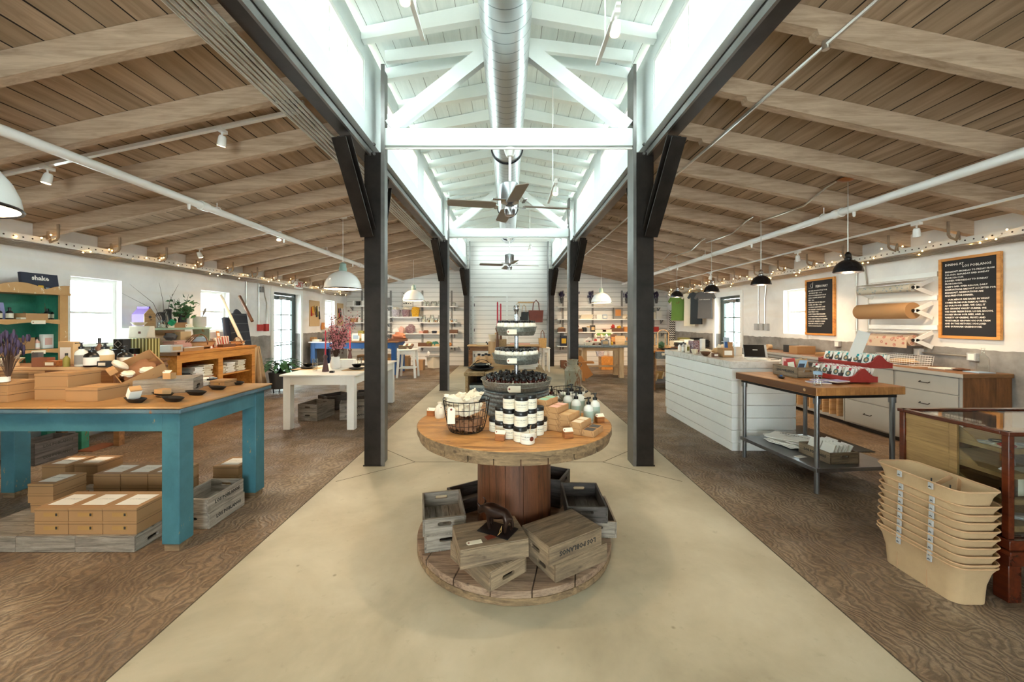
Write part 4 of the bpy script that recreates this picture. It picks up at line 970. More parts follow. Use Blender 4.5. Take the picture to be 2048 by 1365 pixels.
# wrapped soap boxes in a staircase
def soap(x, y, z, label, ang, tmat, w_=.076, d_=.08, h=.036):
    t = thing('soap_box', label, 'soap', (x, y, z), ang, 'kraft wrapped soaps stacked like a staircase')
    MB().box(0, 0, 0, w_, d_, h).build('wrapping', M['kraft_lt'], t, smooth=False, bevel=.0025)
    m = MB()
    for a, b in (((w_*.02, h*.1), (w_*.22, h*.5)), ((w_*.02, h*.95), (w_*.22, h*.5)), ((w_*.98, h*.1), (w_*.78, h*.95))): m.bar((a[0], -.0006, a[1]), (b[0], -.0006, b[1]), .0014, .0014)
    m.build('fold_line', M['brown_paper'], t, smooth=False)
    if tmat: MB().box(w_*.12, d_*.1, h+.0002, w_*.88, d_*.9, h+.0008).build('band_label', M[tmat], t, smooth=False)
    return t
u = rad(-33); TOPS = ['dkgrey', 'cream', 'tan', 'pink_l', 'mint']; NAM = ['dark', 'cream', 'golden', 'pink', 'mint']
for c_ in range(5):
    for dpt in range(2):
        for lv in range(c_+1):
            ox, oy = R2(u, -(c_+1)*.0775, dpt*.0815); top = lv == c_
            soap(.50+ox, 2.262+oy, ZT+.0004+lv*.0368, 'kraft soap, %s step of the staircase from the right, %s row, %s' % (ORD[c_], ('front', 'rear')[dpt], ('top, with %s label' % NAM[c_]) if top else ORD[lv]+' from the table'), u, TOPS[c_] if top else None)
# pump bottles, lotion basket
def pump_b(px, py, hp, label, body='jar_white2', lab='mint', Yc=None):
    x, y, z = pZ(px, py, ZT); y += .02; t = item('pump', px, y, ZT, 20, 52, body, label, 'pump bottle', 'pump_bottle', c2=lab, group='lotion pump bottles on the reel top'); return t
M['jar_white2'] = plain('translucent_lotion', '#dfe4de', .25); M['mint2'] = plain('pale_sage_label', '#a9bcae', .6)
for px, py, lb in ((1177, 847, 'pump bottle nearest the front, right of the soap staircase'), (1190, 838, 'pump bottle right behind the nearest one'), (1152, 836, 'pump bottle behind the golden soap step'), (1160, 826, 'pump bottle in the back row by the basket'), (1136, 828, 'pump bottle partly hidden by the pink soap step'), (1143, 820, 'leftmost rear pump bottle by the wire basket')):
    pump_b(px, py, 56, 'white lotion '+lb, lab='mint2')
item('pump', 1103, 3.18, ZT, 12, 38, 'amber', 'dark amber pump bottle between tub and wire basket', 'pump bottle', 'pump_bottle')
def wire_basket(x, y, z, rt, rbm, h, label, n=26, rings=4, mat='black_iron', nm_='wire_basket'):
    t = thing(nm_, label, 'basket', (x, y, z)); m = MB()
    R_ = lambda q: rbm+(rt-rbm)*min(1, q**.55)
    for k in range(n):
        a = 2*PI*k/n; m.tube([(R_(q)*math.cos(a)*(1 if q > 0 else .0), R_(q)*math.sin(a)*(1 if q > 0 else 0), .003+h*max(0, q-.02)) for q in (0, .03, .12, .3, .6, 1)], .0015, 4)
    for q in [i/rings for i in range(1, rings+1)]: m.tube([(R_(q)*math.cos(a), R_(q)*math.sin(a), h*q) for a in [2*PI*j/32 for j in range(33)]], .0016 if q < 1 else .0032, 5)
    m.tube([(rbm*math.cos(a), rbm*math.sin(a), .003) for a in [2*PI*j/32 for j in range(33)]], .0025, 5)
    m.build('wire_frame', M[mat], t); return t
B1 = wire_basket(-.268, 2.425, ZT, .146, .098, .2, 'round black wire basket heaped with muslin pouches', 28, 4)
hang_tag(B1, (-.075, -.138, .125), (rad(-10), rad(90), rad(-6)), .10, .045)
rr = random.Random(5)
for k in range(13):
    a = k*2.4; q = .082*math.sqrt(k/12) if k < 8 else .085*math.sqrt((k-7)/6)
    z = .14 if k < 8 else .195; x, y = -.268+q*math.cos(a), 2.425+q*math.sin(a)
    o = thing('muslin_pouch', ['cream muslin drawstring pouch deep in the wire basket', 'cream muslin drawstring pouch heaped on top of the wire basket'][k >= 8], 'pouch', (x, y, ZT+z), a, 'muslin pouches in the wire basket')
    o.rotation_euler = (rr.uniform(-.5, .5), rr.uniform(-.5, .5), a)
    MB().lump((0, 0, 0), .058, .042, .032, seed=k, amp=.3).build('cloth', M['muslin'], o)
    MB().lump((.062, 0, .012), .02, .012, .012, seed=k+40, amp=.5).build('gathered_neck', M['muslin'], o)
for k in range(9):
    a = k*.7; q = .05+.02*(k % 2); o = thing('paper_filler', 'crumpled brown paper in the bottom of the wire basket', 'paper', (-.268+q*math.cos(a), 2.425+q*math.sin(a), ZT+.045), a, 'crumpled brown papers in the wire basket')
    MB().lump((0, 0, 0), .045, .035, .036, seed=k+9, amp=.45, n=9, m=6).build('crumpled_sheet', M['brown_paper'], o, smooth=False)
B2 = wire_basket(.47, 3.07, ZT, .122, .115, .15, 'low wire basket full of white lotion bottles', 22, 4)
for k in range(7):
    a = k*.9; o = item('bottle', CX, 3.0, 0, 9, 34, 'jar_white2', 'white lotion bottle with black cap lying in the wire basket', 'bottle', 'lotion_bottle', c2='mint2', group='lotion bottles in the wire basket')
    q = .052; o.location = (.47+q*math.cos(a), 3.07+q*math.sin(a), ZT+.05+.035*(k > 3)); o.rotation_euler = (rad(62)*math.cos(k*1.9), rad(60), a+1)
x, y, z = pZ(878, 839, ZT); t = thing('muslin_pouch', 'tied muslin pouch with tag standing left behind the wire basket', 'pouch', (x, y+.03, ZT), .2)
m = MB().lathe([(.028, 0), (.034, .01), (.035, .05), (.026, .085), (.012, .098), (.018, .112), (.01, .116)], n=16, sy=.6); m.build('cloth', M['muslin'], t); hang_tag(t, (.008, -.03, .062), (0, rad(90), 0), .055, .024)
for px, py, lb in ((861, 834, 'small wooden tag block at the left rim of the reel top'), (1000.5, 884, 'wooden tag block in front of the salve jars'), (1137, 879, 'wooden tag block in front of the soap staircase'), (1201, 847, 'wooden tag block at the right rim of the reel top')):
    x, y, z = pZ(px, py, ZT); a = rad(-12 if px < 1100 else 14); t = thing('tag_block', lb, 'wooden block', (x, y+.03, ZT), a, 'oiled wooden blocks that hold price tags')
    MB().box(-.027, -.022, 0, .027, .022, .038).build('block', M['wood_block'], t, bevel=.002); hang_tag(t, (0, -.004, .047), (rad(-50), 0, 0), .06, .028)
# ------------------------------------------------------------------ LEFT SIDE
def table(name, label, x0, y0, x1, y1, h, leg, apron, top_th, mtop, mleg, over=.04, group=None, cat='table', legdrop=0, inset=.02, foot=None, apmat=None):
    cx, cy = (x0+x1)/2, (y0+y1)/2; t = thing(name, label, cat, (cx, cy, 0), 0, group); a, b = (x1-x0)/2, (y1-y0)/2
    MB().box(-a, -b, h-top_th, a, b, h).build('tabletop', M[mtop], t, bevel=.006)
    la, lb = a-over, b-over
    if apron:
        for s in (-1, 1):
            MB().box(-la+leg*.9, s*(lb-inset)-.011, h-top_th-apron, la-leg*.9, s*(lb-inset)+.011, h-top_th).build('apron', M[apmat or mleg], t, smooth=False)
            MB().box(s*(la-inset)-.011, -lb+leg*.9, h-top_th-apron, s*(la-inset)+.011, lb-leg*.9, h-top_th).build('apron', M[apmat or mleg], t, smooth=False)
    for sx in (-1, 1):
        for sy in (-1, 1):
            xx, yy = sx*(la-leg/2), sy*(lb-leg/2)
            MB().box(xx-leg/2, yy-leg/2, .0 if not foot else .045, xx+leg/2, yy+leg/2, h-top_th).build('leg', M[mleg], t, bevel=.004)
            if foot: MB().box(xx-leg*.42, yy-leg*.42, 0, xx+leg*.42, yy+leg*.42, .045).build('worn_foot', M[foot], t, smooth=False)
    return t
M['edge_blue'] = painted('worn_table_edge', '#3d5560', '#5a7480', '#8a5a3a', .5)
BT = .95
t = table('display_table', 'big worn teal painted table with kraft boxes and black dishes', -4.35, 2.46, -2.10, 3.42, BT, .115, .155, .014, 'teal_top', 'teal_paint', .045, foot='spool_side')
MB().box(-1.12, -.475, BT-.046, 1.12, .475, BT-.0145).build('moulded_edge', M['edge_blue'], t, bevel=.008)
# kraft boxes on top
G = 'kraft boxes on the teal table'
def kb(fx0, fx1, Y, z, h, label, dd=.22, **k):
    return kraft_box(at(fx0, Y), Y, z, 0, label, S(fx1-fx0, Y), dd, h, group=G, **k)
kb(69, 135.5, 2.69, BT, .091, 'kraft box, bottom of the tall pair on the teal table'); kb(69, 135.5, 2.69, BT+.0915, .091, 'kraft box, top of the tall pair on the teal table', top='kraft_lt')
kb(131, 195, 2.63, BT, .092, 'single kraft box beside the tall pair on the teal table', top='kraft_lt')
kraft_box(-3.63, 2.605, BT, 0, 'kraft box, lower of the pair at the left picture edge', .235, .2, .066, group=G); kraft_box(-3.63, 2.605, BT+.0665, 0, 'kraft box, upper of the pair at the left picture edge', .235, .2, .066, top='kraft_lt', group=G)
kbx = kraft_box(-3.78, 2.86, BT, 0, 'kraft box standing behind the left pair with a printed cream label', .21, .1, .17, group=G)
MB().box(.05, -.004, .07, .19, -.0005, .125).build('lettered_label', M['cream_paper'], kbx, smooth=False)
text('LOS POBLANOS', .017, M['ink'], kbx, (.12, -.005, .098))
# black boat dishes
def boat(x, y, z, label, ang=-.35, s=1.0):
    t = thing('boat_dish', label, 'dish', (x, y, z), ang, 'black boat shaped soap dishes'); m = MB(); vs = []; n = 20
    for ring, (a, b, zz) in enumerate(((.052, .022, 0), (.088, .037, .026), (.084, .033, .026), (.05, .02, .006))):
        for k in range(n):
            q = 2*PI*k/n; ca, sa = math.cos(q), math.sin(q); e = abs(ca)**1.0*(1 if ca > 0 else -1)
            vs.append((a*e*s*(1.08 if abs(ca) > .95 else 1), b*(abs(sa)**.8)*(1 if sa > 0 else -1)*s, zz*s))
    fs = [tuple(range(n))[::-1]]
    for r_ in range(3):
        for k in range(n): fs.append((r_*n+k, r_*n+(k+1) % n, (r_+1)*n+(k+1) % n, (r_+1)*n+k))
    fs.append(tuple(3*n+k for k in range(n))); m.add(vs, fs); m.build('dish', M['black_clay'], t); return t
DS = [(262, 807, 'nearest on the left with an upright soap'), (338, 805, 'empty, front row centre'), (318, 796, 'holding a kraft soap'), (385, 792, 'empty, behind the front row'), (371, 782, 'with a tilted pink topped soap'), (429, 781, 'empty, right of centre'), (418, 771.5, 'holding a round tin jar'), (467, 771, 'empty, farthest right near the table corner')]
bp = []
for px, py, lb in DS:
    x, y, z = pZ(px, py, BT); boat(x, y+.03, BT, 'black boat dish '+lb, s=1.1 if px < 400 else .98); bp.append((x, y+.03))
def bar_soap(i, label, col_, rx=0, ry=0, rz=0, dz=.018, s=(.085, .055, .032), lab=None):
    t = thing('soap_bar', label, 'soap', (bp[i][0], bp[i][1], BT+dz), rz, 'soaps on the black dishes'); t.rotation_euler = (rx, ry, rz)
    MB().box(-s[0]/2, -s[1]/2, 0, s[0]/2, s[1]/2, s[2]).build('wrapping', M['kraft_lt'], t, smooth=False, bevel=.002)
    MB().box(-s[0]/2*.9, -s[1]/2-.0012, -.0008, s[0]/2*.75, s[1]/2+.0012, s[2]+.0008).build('paper_band', M[col_], t, smooth=False)
bar_soap(0, 'soap with a white band standing tilted on the nearest black dish', 'paper', ry=-.95, rz=-.5, dz=.05, s=(.085, .06, .045))
bar_soap(2, 'kraft soap with small label on the second black dish', 'kraft_lt', rz=-.3, dz=.012, s=(.085, .06, .045)); bar_soap(4, 'pink topped kraft soap leaning on a rear black dish', 'kraft_lt', rz=-.5, ry=.12, dz=.016, s=(.085, .06, .04))
t = thing('tin_jar', 'round black and cream tin on the rear black dish', 'tin', (bp[6][0], bp[6][1], BT+.008)); MB().lathe([(.038, 0), (.038, .035)], n=20).build('body', M['cream'], t); MB().lathe([(.039, .035), (.039, .05), (0, .05)], n=20).build('lid', M['black'], t); MB().lathe([(.02, .05), (.02, .062), (0, .062)], n=16).build('knob', M['silver'], t)
# crate + gift box on the table
x, y, z = pZ(312, 789, BT); crate(x+.0, 3.02, BT, rad(24), 'weathered crate lying upside down on the teal table', inv=True, L=.36, W=.24, h=.11)
kraft_box(-2.50, 3.22, BT, rad(-8), 'flat kraft box with small stamp beside the upturned crate', .135, .12, .055, front='kraft_label')
item('stack', 385, 3.3, BT, 70, 14, 'paper', 'pile of folded grey papers behind the upturned crate', 'paper', 'paper_pile', dep=.16)
t = thing('gift_box', 'open kraft gift box tipped forward full of muslin pouch, soap and bottles', 'gift box', (-2.90, 3.05, BT+.135), 0); t.rotation_euler = (rad(30), rad(14), rad(-34))
m = MB(); a, b, h = .19, .135, .085; m.box(-a, -b, 0, a, b, .006); m.box(-a, -b, .006, a, -b+.006, h); m.box(-a, b-.006, .006, a, b, h); m.box(-a, -b, .006, -a+.006, b, h); m.box(a-.006, -b, .006, a, b, h); m.build('carton', M['kraft'], t, smooth=False)
MB().box(-a*.55, -b-.0014, .025, a*.3, -b-.0002, .055).build('front_label', M['kraft_label'], t, smooth=False)
MB().lump((0, 0, .025), .17, .115, .03, 3, .3, 20, 12).build('shredded_paper', M['brown_paper'], t)
def put(kind, label, cat, loc, rot, c, c2=None, w_=20, h=30, Y=3.0, nm=None, dep=None, group=None):
    o = item(kind, CX, Y, 0, w_, h, c, label, cat, nm, c2=c2, dep=dep, group=group); o.location = loc; o.rotation_euler = rot; return o
put('bag', 'cream muslin pouch lying in the gift box', 'pouch', (-2.97, 3.00, BT+.185), (rad(55), .2, -.6), 'muslin', w_=26, h=28, dep=.05, nm='muslin_pouch')
put('lump', 'white towelling roll in the right of the gift box', 'towel', (-2.80, 2.98, BT+.15), (0, .2, -.6), 'muslin', w_=24, h=11, dep=.09, nm='towel_roll')
put('lump', 'second white roll at the front of the gift box', 'towel', (-2.87, 2.90, BT+.135), (0, .2, -.5), 'cream', w_=22, h=10, dep=.08, nm='towel_roll')
put('box', 'small kraft soap in the gift box', 'soap', (-2.99, 2.91, BT+.16), (rad(30), rad(14), rad(-34)), 'kraft_lt', w_=18, h=10, dep=.05, nm='soap_box')
put('lump', 'dark dried flower bundle in the gift box', 'flowers', (-2.79, 3.10, BT+.17), (0, 0, -.6), 'brown', w_=26, h=12, dep=.07, nm='flower_bundle')
for px, py, lb in ((332, 754, 'small kraft tag block in front of the gift box'),):
    x, y, z = pY(px, py, 2.9); t = thing('tag_block', lb, 'wooden block', (x-.0, 2.93, BT+.112)); MB().box(-.03, -.025, 0, .03, .025, .045).build('block', M['kraft_lt'], t, smooth=False); hang_tag(t, (-.01, -.01, .055), (rad(-50), 0, 0), .06, .03)
# riser with toiletries
RZ = 1.13
t = thing('wooden_riser', 'rough wooden riser box at the back of the teal table', 'riser', (-3.78, 3.25, BT)); MB().box(-.57, -.13, 0, .57, .15, .18).build('riser_box', M['brown_wood'], t, smooth=False, bevel=.004)
MB().box(-.58, -.14, .152, .58, .16, .1795).build('top_board', M['pine'], t, smooth=False, bevel=.004)
def it(kind, px, wp, hp, c, label, cat, Y=3.2, **k): return item(kind, px, Y, k.pop('z', RZ), wp, hp, c, label, cat, **k)
it('bowl', 14, 46, 14, 'cream', 'pale wooden bowl at the left end of the riser', 'bowl', Y=3.22)
t = thing('shaving_brush', 'shaving brush with pale bristles standing on the riser', 'brush', (at(30, 3.17), 3.17, RZ)); MB().lathe([(.026, 0), (.028, .01), (.02, .03), (.026, .05), (.02, .062)], n=18).build('handle', M['pine'], t); MB().lathe([(.018, .062), (.026, .09), (.04, .115), (.036, .125), (0, .132)], n=18).build('bristles', M['cream'], t)
it('tray', 87, 30, 18, 'rust', 'small terracotta tray on the riser', 'tray', Y=3.15, dep=.06)
it('stand', 90, 22, 14, 'dkgrey', 'grey card standing in the terracotta tray', 'card', Y=3.21, c2='cream', dep=.04)
it('box', 106, 24, 12, 'wood_block', 'dark wooden tag block with cream tag on the riser, left', 'wooden block', Y=3.14, dep=.05, name='tag_block', c2='cream_paper')
it('box', 75, 14, 24, 'dkgrey', 'dark amber carton behind the terracotta tray', 'carton', Y=3.3, dep=.04)
it('bottle', 133, 10, 27, 'olive', 'small green dropper bottle on the riser', 'bottle', Y=3.14)
it('box', 139, 30, 46, 'tan', 'tall tan carton with white label on the riser', 'carton', Y=3.3, c2='paper', dep=.06)
it('pump', 163, 20, 49, 'jar_white2', 'clear pump bottle with grey label on the riser', 'pump bottle', c2='grey', name='pump_bottle', Y=3.18)
it('pump', 185, 26, 42, 'black', 'dark pump bottle with white label on the riser', 'pump bottle', c2='paper', name='pump_bottle', Y=3.14)
it('pump', 210, 27, 48, 'jar_white2', 'clear pump bottle with patterned label near the riser end', 'pump bottle', c2='tan', name='pump_bottle', Y=3.2)
it('box', 210, 20, 12, 'charcoal', 'black tag block with cream tag at the riser end', 'wooden block', Y=3.12, dep=.05, name='tag_block', c2='cream_paper')
it('bottle', 199, 12, 52, 'brown', 'tall dark bottle behind the patterned pump bottle', 'bottle', Y=3.34)
pb_ = it('pump', 250, 23, 44, 'black', 'dark pump bottle with chevron label behind the gift box', 'pump bottle', c2='paper', name='pump_bottle', Y=3.36, z=BT)
pb_.location.z = 1.10
t = thing('wooden_riser', 'low brown riser behind the gift box', 'riser', (at(250, 3.36), 3.36, BT)); MB().box(-.2, -.05, 0, .25, .05, .15).build('riser_box', M['brown_wood'], t, smooth=False)
t = thing('lavender_bundle', 'dried lavender bundle at the left picture edge', 'dried flowers', (-3.46, 2.66, BT+.14)); rr = random.Random(8); m = MB(); m2 = MB()
for k in range(70):
    a = rr.uniform(0, 2*PI); q = rr.uniform(0, .12); h = rr.uniform(.18, .33); p = (q*math.cos(a), q*math.sin(a)*.6, h); m.tube([(0, 0, 0), (p[0]*.5, p[1]*.5, h*.6), p], .0015, 4); m2.ball((p[0], p[1], p[2]), .008, .008, .028, 5, 5)
m.build('stems', M['stem'], t); m2.build('blossoms', M['lavender'], t)
item('pot', 4, 2.62, BT+.134, 22, 10, 'white', 'small glass of lavender at the left edge', 'vase')
# hutch
t = thing('painted_hutch', 'worn green hutch with ochre scalloped shelves against the left wall', 'hutch', (-5.22, 3.95, 0))
XF = .04
for yy in (-.5, .52):
    MB().box(-.26, yy-.02, .75, XF, yy+.02, 1.80).build('side_panel', M['green_paint'], t, smooth=False)
    MB().box(XF-.002, yy-.045, .75, XF+.02, yy+.035, 1.80).build('front_stile', M['peeling'], t, smooth=False)
MB().box(-.262, -.52, .75, -.25, .54, 1.8).build('back_panel', M['green_paint'], t, smooth=False)
def scallop(m, z, h, y0, y1, n, amp, x, th, up=False):
    pts = [(y0 + (y1-y0)*i/40, amp*abs(math.sin(PI*n*i/40))) for i in range(41)]
    if up: poly = [(y0, z), (y1, z)] + [(a, z+h+b) for a, b in reversed(pts)]
    else: poly = [(y1, z+h), (y0, z+h)] + [(a, z+b) for a, b in pts]
    m.prism(poly, 'x', x, x+th)
for z in (1.50, 1.17, .80):
    MB().box(-.25, -.48, z, XF-.0, .5, z+.02).build('shelf', M['green_paint'], t, smooth=False)
    m = MB(); scallop(m, z-.035, .055, -.46, .48, 2, .022, XF, .018); m.build('scalloped_lip', M['peeling'], t, smooth=False)
    hang_tag(t, (XF+.022, .27, z-.01), (0, 0, rad(90)), .13, .04)
MB().box(-.27, -.55, 1.80, XF+.04, .57, 1.825).build('top_board', M['peeling'], t, smooth=False)
m = MB(); scallop(m, 1.825, .03, -.55, .57, 2.5, .06, XF+.0, .02, up=True); m.build('scalloped_crest', M['peeling'], t, smooth=False)
MB().box(-.27, -.6, .70, .26, .66, .75).build('base_top', M['green_paint'], t, smooth=False)
for yy in (-.52, .58):
    for xx in (-.2, .20): MB().box(xx-.035, yy-.04, 0, xx+.035, yy+.04, .70).build('leg', M['green_paint'], t, smooth=False)
MB().box(.15, -.56, .56, .19, .62, .70).build('apron', M['green_paint'], t, smooth=False)
def onh(kind, y, z, wm, hm, c, label, cat, **k):          # on a hutch shelf, sizes in metres, facing +x
    X = -5.22+k.pop('dx', -.06); o = item(kind, CX, 1, 0, wm*F, hm*F, c, label, cat, **k); o.location = (X, y, z+.0205); o.rotation_euler = (0, 0, rad(90)); return o
for y, lb in ((3.98, 'left'), (4.07, 'second from left'), (4.40, 'second from right'), (4.465, 'right')):
    onh('bottle', y, 1.50, .055, .125, 'black', 'dark tonic bottle with cream label on the upper hutch shelf, '+lb, 'bottle', c2='cream', group='dark bottles on the upper hutch shelf')
onh('tray', 4.24, 1.50, .2, .065, 'kraft_lt', 'open kraft tray on the upper hutch shelf', 'tray', dep=.13, dx=-.04); onh('stand', 4.07, 1.50, .10, .18, 'violet', 'blue grey card leaning on the upper hutch shelf', 'card', dx=-.16)
onh('box', 4.12, 1.50, .05, .02, 'cream', 'flat cream soap on the upper hutch shelf', 'soap', dep=.05, dx=.0)
for y, c_, w_, h_, lb in ((4.215, 'kraft', .11, .13, 'square kraft carton on the lower hutch shelf'), (4.395, 'white', .10, .16, 'white card with orange leaf print on the lower hutch shelf')):
    onh('box', y, 1.17, w_, h_, c_, lb, 'carton', dep=.05, c2='pink_l' if c_ == 'white' else None)
for y, lb in ((4.305, 'left'), (4.475, 'right')): onh('bottle', y, 1.17, .05, .13, 'pink_l', 'pink and white dropper bottle on the lower hutch shelf, '+lb, 'bottle', c2='white', group='dropper bottles on the hutch')
for y, lb in ((3.99, 'left'), (4.085, 'right')): onh('bottle', y, 1.17, .085, .14, 'black', 'dark bottle with white label on the lower hutch shelf, '+lb, 'bottle', c2='paper', group='dark bottles on the lower hutch shelf')
t = thing('book', 'black cocktail book reading shake standing on the hutch', 'book', (-5.25, 4.32, 1.826)); t.rotation_euler = (0, rad(-8), 0)
MB().box(-.02, -.17, 0, .012, .17, .21).build('cover', M['navy'], t, smooth=False)
text('shake', .07, M['paper'], t, (.0135, .0, .155), (PI/2, 0, PI/2), bold=.002); MB().box(.0122, -.03, .02, .0135, .02, .075).build('jar_picture', M['yellow'], t, smooth=False); MB().box(.0122, .04, .02, .0135, .08, .055).build('bowl_picture', M['ltblue'], t, smooth=False)
# floor crates below the hutch
G = 'crates under the hutch'
crate_at((-4.90, 3.98), 90, 1, 1, 0.0, 'lower lettered crate under the green hutch', txt=True, inv=False, mat='crate_dark', L=.40, W=.28, h=.115, group=G)
crate_at((-4.90, 3.98), 90, 1, 1, .117, 'upper lettered crate under the green hutch', txt=True, mat='crate_dark', L=.40, W=.28, h=.115, group=G)
for x, y, lb in ((-4.9, 4.55, 'far'), (-4.95, 3.5, 'near')): t = thing('floor_board', 'loose orange board under the %s hutch leg' % lb, 'board', (x, y, 0)); MB().box(-.07, -.13, 0, .12, .16, .012).build('board', M['rust'], t, smooth=False)
for k, o_ in enumerate([o for o in bpy.data.objects if o.name.startswith('floor_board')]): o_.location.z = .0
# ---- under the teal table
G = 'upturned crates under the teal table'
for i, (x, lb) in enumerate(((-2.43, 'right end'), (-2.818, 'middle'), (-3.206, 'left'))):
    crate(x-.1925, 2.63, 0, 0, 'upturned grey crate on the floor under the teal table, front row, %s' % lb, inv=True, group=G)
    crate(x-.1925, 2.90, 0, 0, 'upturned grey crate on the floor under the teal table, second row, %s' % lb, inv=True, group=G)
    crate(x-.1925, 3.17, 0, 0, 'upturned grey crate on the floor under the teal table, rear row, %s' % lb, inv=True, group=G)
G = 'kraft boxes stored under the teal table'
for i in range(3):
    for lv in range(2):
        kraft_box(-3.10+i*.2235, 2.515, .1062+lv*.0865, 0, 'kraft gift box under the teal table, front row, %s, %s layer' % (('left', 'middle', 'right')[i], ('lower', 'upper')[lv]), .22, .25, .085, top='paper' if lv else None, front='kraft_label', group=G)
for i in range(3):
    for lv in range(2):
        kraft_box(-3.28+i*.215, 3.04, .1062+lv*.0935, 0, 'kraft gift box under the teal table, rear row, %s, %s layer' % (('left', 'middle', 'right')[i], ('lower', 'upper')[lv]), .208, .24, .092, top='paper' if lv else None, group=G)
for lv in range(3): kraft_box(-3.50+(.02*(lv == 0)), 2.80, .1062+lv*.07, 0, 'narrow kraft box in the left stack under the teal table, %s from the floor' % ORD[lv], .185, .22, .069, top='paper' if lv == 2 else None, group=G)
for lv in range(3): kraft_box(-3.98, 3.28, lv*.09+.0, 0, 'kraft box in the far left stack under the teal table, %s from the floor' % ORD[lv], .2, .24, .089, top='paper' if lv == 2 else None, group=G)
for lv in range(3): kraft_box(-3.76, 3.33, lv*.088+.0, 0, 'kraft box in the far middle stack under the teal table, %s from the floor' % ORD[lv], .2, .22, .087, top='paper' if lv == 2 else None, group=G)
for lv in range(3): kraft_box(-2.56, 3.33, lv*.082, rad(0), 'kraft box behind the lettered crates, %s from the floor' % ORD[lv], .22, .24, .081, top='paper' if lv == 2 else None, group=G)
G = 'lettered crates beside the teal table'
crate_at((-2.16, 2.776), 90, 1, 1, 0, 'lower lettered crate under the right end of the teal table', txt=True, inv=False, mat='crate', h=.108, L=.37, group=G)
crate_at((-2.165, 2.770), 90, 1, 1, .1095, 'upper lettered open crate under the right end of the teal table', txt=True, mat='crate', h=.108, L=.37, group=G)

# ---- cabinet on the left wall
CH = 1.06; CXF = -4.70; Y0, Y1 = 5.43, 7.14
t = thing('open_cabinet', 'orange pine cabinet with two open bays of folded linen along the left wall', 'cabinet', (-5.06, (Y0+Y1)/2, 0)); hw = (Y1-Y0)/2
MB().box(-.36, -hw, CH-.045, .38, hw, CH).build('top_board', M['orange_pine'], t, bevel=.004)
MB().box(-.36, -hw-.004, CH-.05, .38, -hw+.05, CH+.001).build('dark_end_cap', M['brown_wood'], t, smooth=False)
m = MB(); x0, x1 = .34, .362
for a, b in ((-hw+.02, -hw+.10), (-.06, .04), (hw-.10, hw-.02)): m.box(x0, a, 0, x1, b, CH-.046)
m.box(x0, -hw+.10, CH-.16, x1, -.06, CH-.046); m.box(x0, .04, CH-.16, x1, hw-.10, CH-.046); m.box(x0, -hw+.1, .06, x1, hw-.1, .14); m.build('face_frame', M['orange_pine'], t, smooth=False)
for yy in (-hw+.02, -.012, hw-.044): MB().box(-.35, yy, .06, x0, yy+.024, CH-.046).build('upright_panel', M['orange_pine'], t, smooth=False)
MB().box(-.352, -hw+.02, .06, -.34, hw-.02, CH-.046).build('back_panel', M['brown_wood'], t, smooth=False)
for z in (.60, .07): MB().box(-.34, -hw+.044, z, x0-.02, -.012, z+.02).box(-.34, .012, z, x0-.02, hw-.044, z+.02).build('shelf', M['orange_pine'], t, smooth=False)
MB().tube([(.1, -hw-.0, .86), (.1, -hw-.05, .86), (.1, -hw-.07, .89), (.1, -hw-.06, .82)], .008, 6).build('iron_hook', M['black_iron'], t)
def onc(kind, y, z, wm, hm, c, label, cat, x=-4.95, rz=90, **k):
    o = item(kind, CX, 1, 0, wm*F, hm*F, c, label, cat, **k); o.location = (x, y, z); o.rotation_euler = (0, 0, rad(rz)); return o
for y, c_, h, lb in ((5.72, 'charcoal', .10, 'dark folded cloths in the left bay'), (5.95, 'white', .17, 'white folded linens in the left bay'), (6.12, 'cream', .19, 'cream folded towels in the left bay'), (6.40, 'cream', .14, 'cream folded towels in the right bay'), (6.62, 'paper', .17, 'white folded sheets in the right bay'), (6.88, 'cream_paper', .19, 'tall folded linens in the right bay')):
    onc('stack', y, .621, .2, h, c_, lb+' of the pine cabinet', 'linen', x=-4.92, dep=.3, name='folded_linen', group='linen stacks in the pine cabinet')
# green riser shelf and goods above the cabinet
RSH = t = thing('riser_shelf', 'worn mint painted riser shelf standing on the pine cabinet', 'riser', (-5.28, 6.02, CH)); MB().box(-.16, -.62, .31, .16, .62, .34).build('shelf_board', M['mint_paint'], t, smooth=False)
for yy in (-.6, .58): MB().box(-.15, yy, 0, .14, yy+.02, .31).build('end_board', M['mint_paint'], t, smooth=False)
MB().box(-.16, -.6, .0, -.15, .6, .31).build('back_board', M['cream'], t, smooth=False)
RS = CH+.3405
o = onc('box', 5.50, RS, .001, .001, 'purple', 'x', 'birdhouse', x=-5.22); bpy.data.objects.remove(o.children[0]); o['label'] = 'purple milk carton shaped birdhouse with wooden front on the riser shelf'; o.rotation_euler = (0, 0, rad(-8))
MB().box(-.10, -.075, 0, .10, .075, .20).build('carton_wall', M['purple'], o, smooth=False); MB().prism([(-.075, .2), (.075, .2), (.01, .28), (-.01, .28)], 'x', -.1, .1).build('carton_roof', M['purple'], o, smooth=False); MB().box(-.1, -.01, .28, .1, .01, .31).build('crest', M['purple'], o, smooth=False)
MB().prism([(-.077, -.0), (.077, 0), (.077, .2), (0, .285), (-.077, .2)], 'x', .1, .108).build('wooden_front', M['tan_wood'], o, smooth=False); MB().cyl((.108, 0, .16), (.1095, 0, .16), .02, n=16).cyl((.108, 0, .12), (.14, 0, .12), .005, n=8).build('entrance_hole', M['ink'], o)
onc('pot', 6.28, RS, .14, .16, 'stone', 'pale grey ceramic pot at the back of the riser shelf', 'pot', x=-5.3); onc('pot', 6.5, RS, .19, .18, 'stone', 'wide pale grey ceramic pot holding garden trowels', 'pot', x=-5.22)
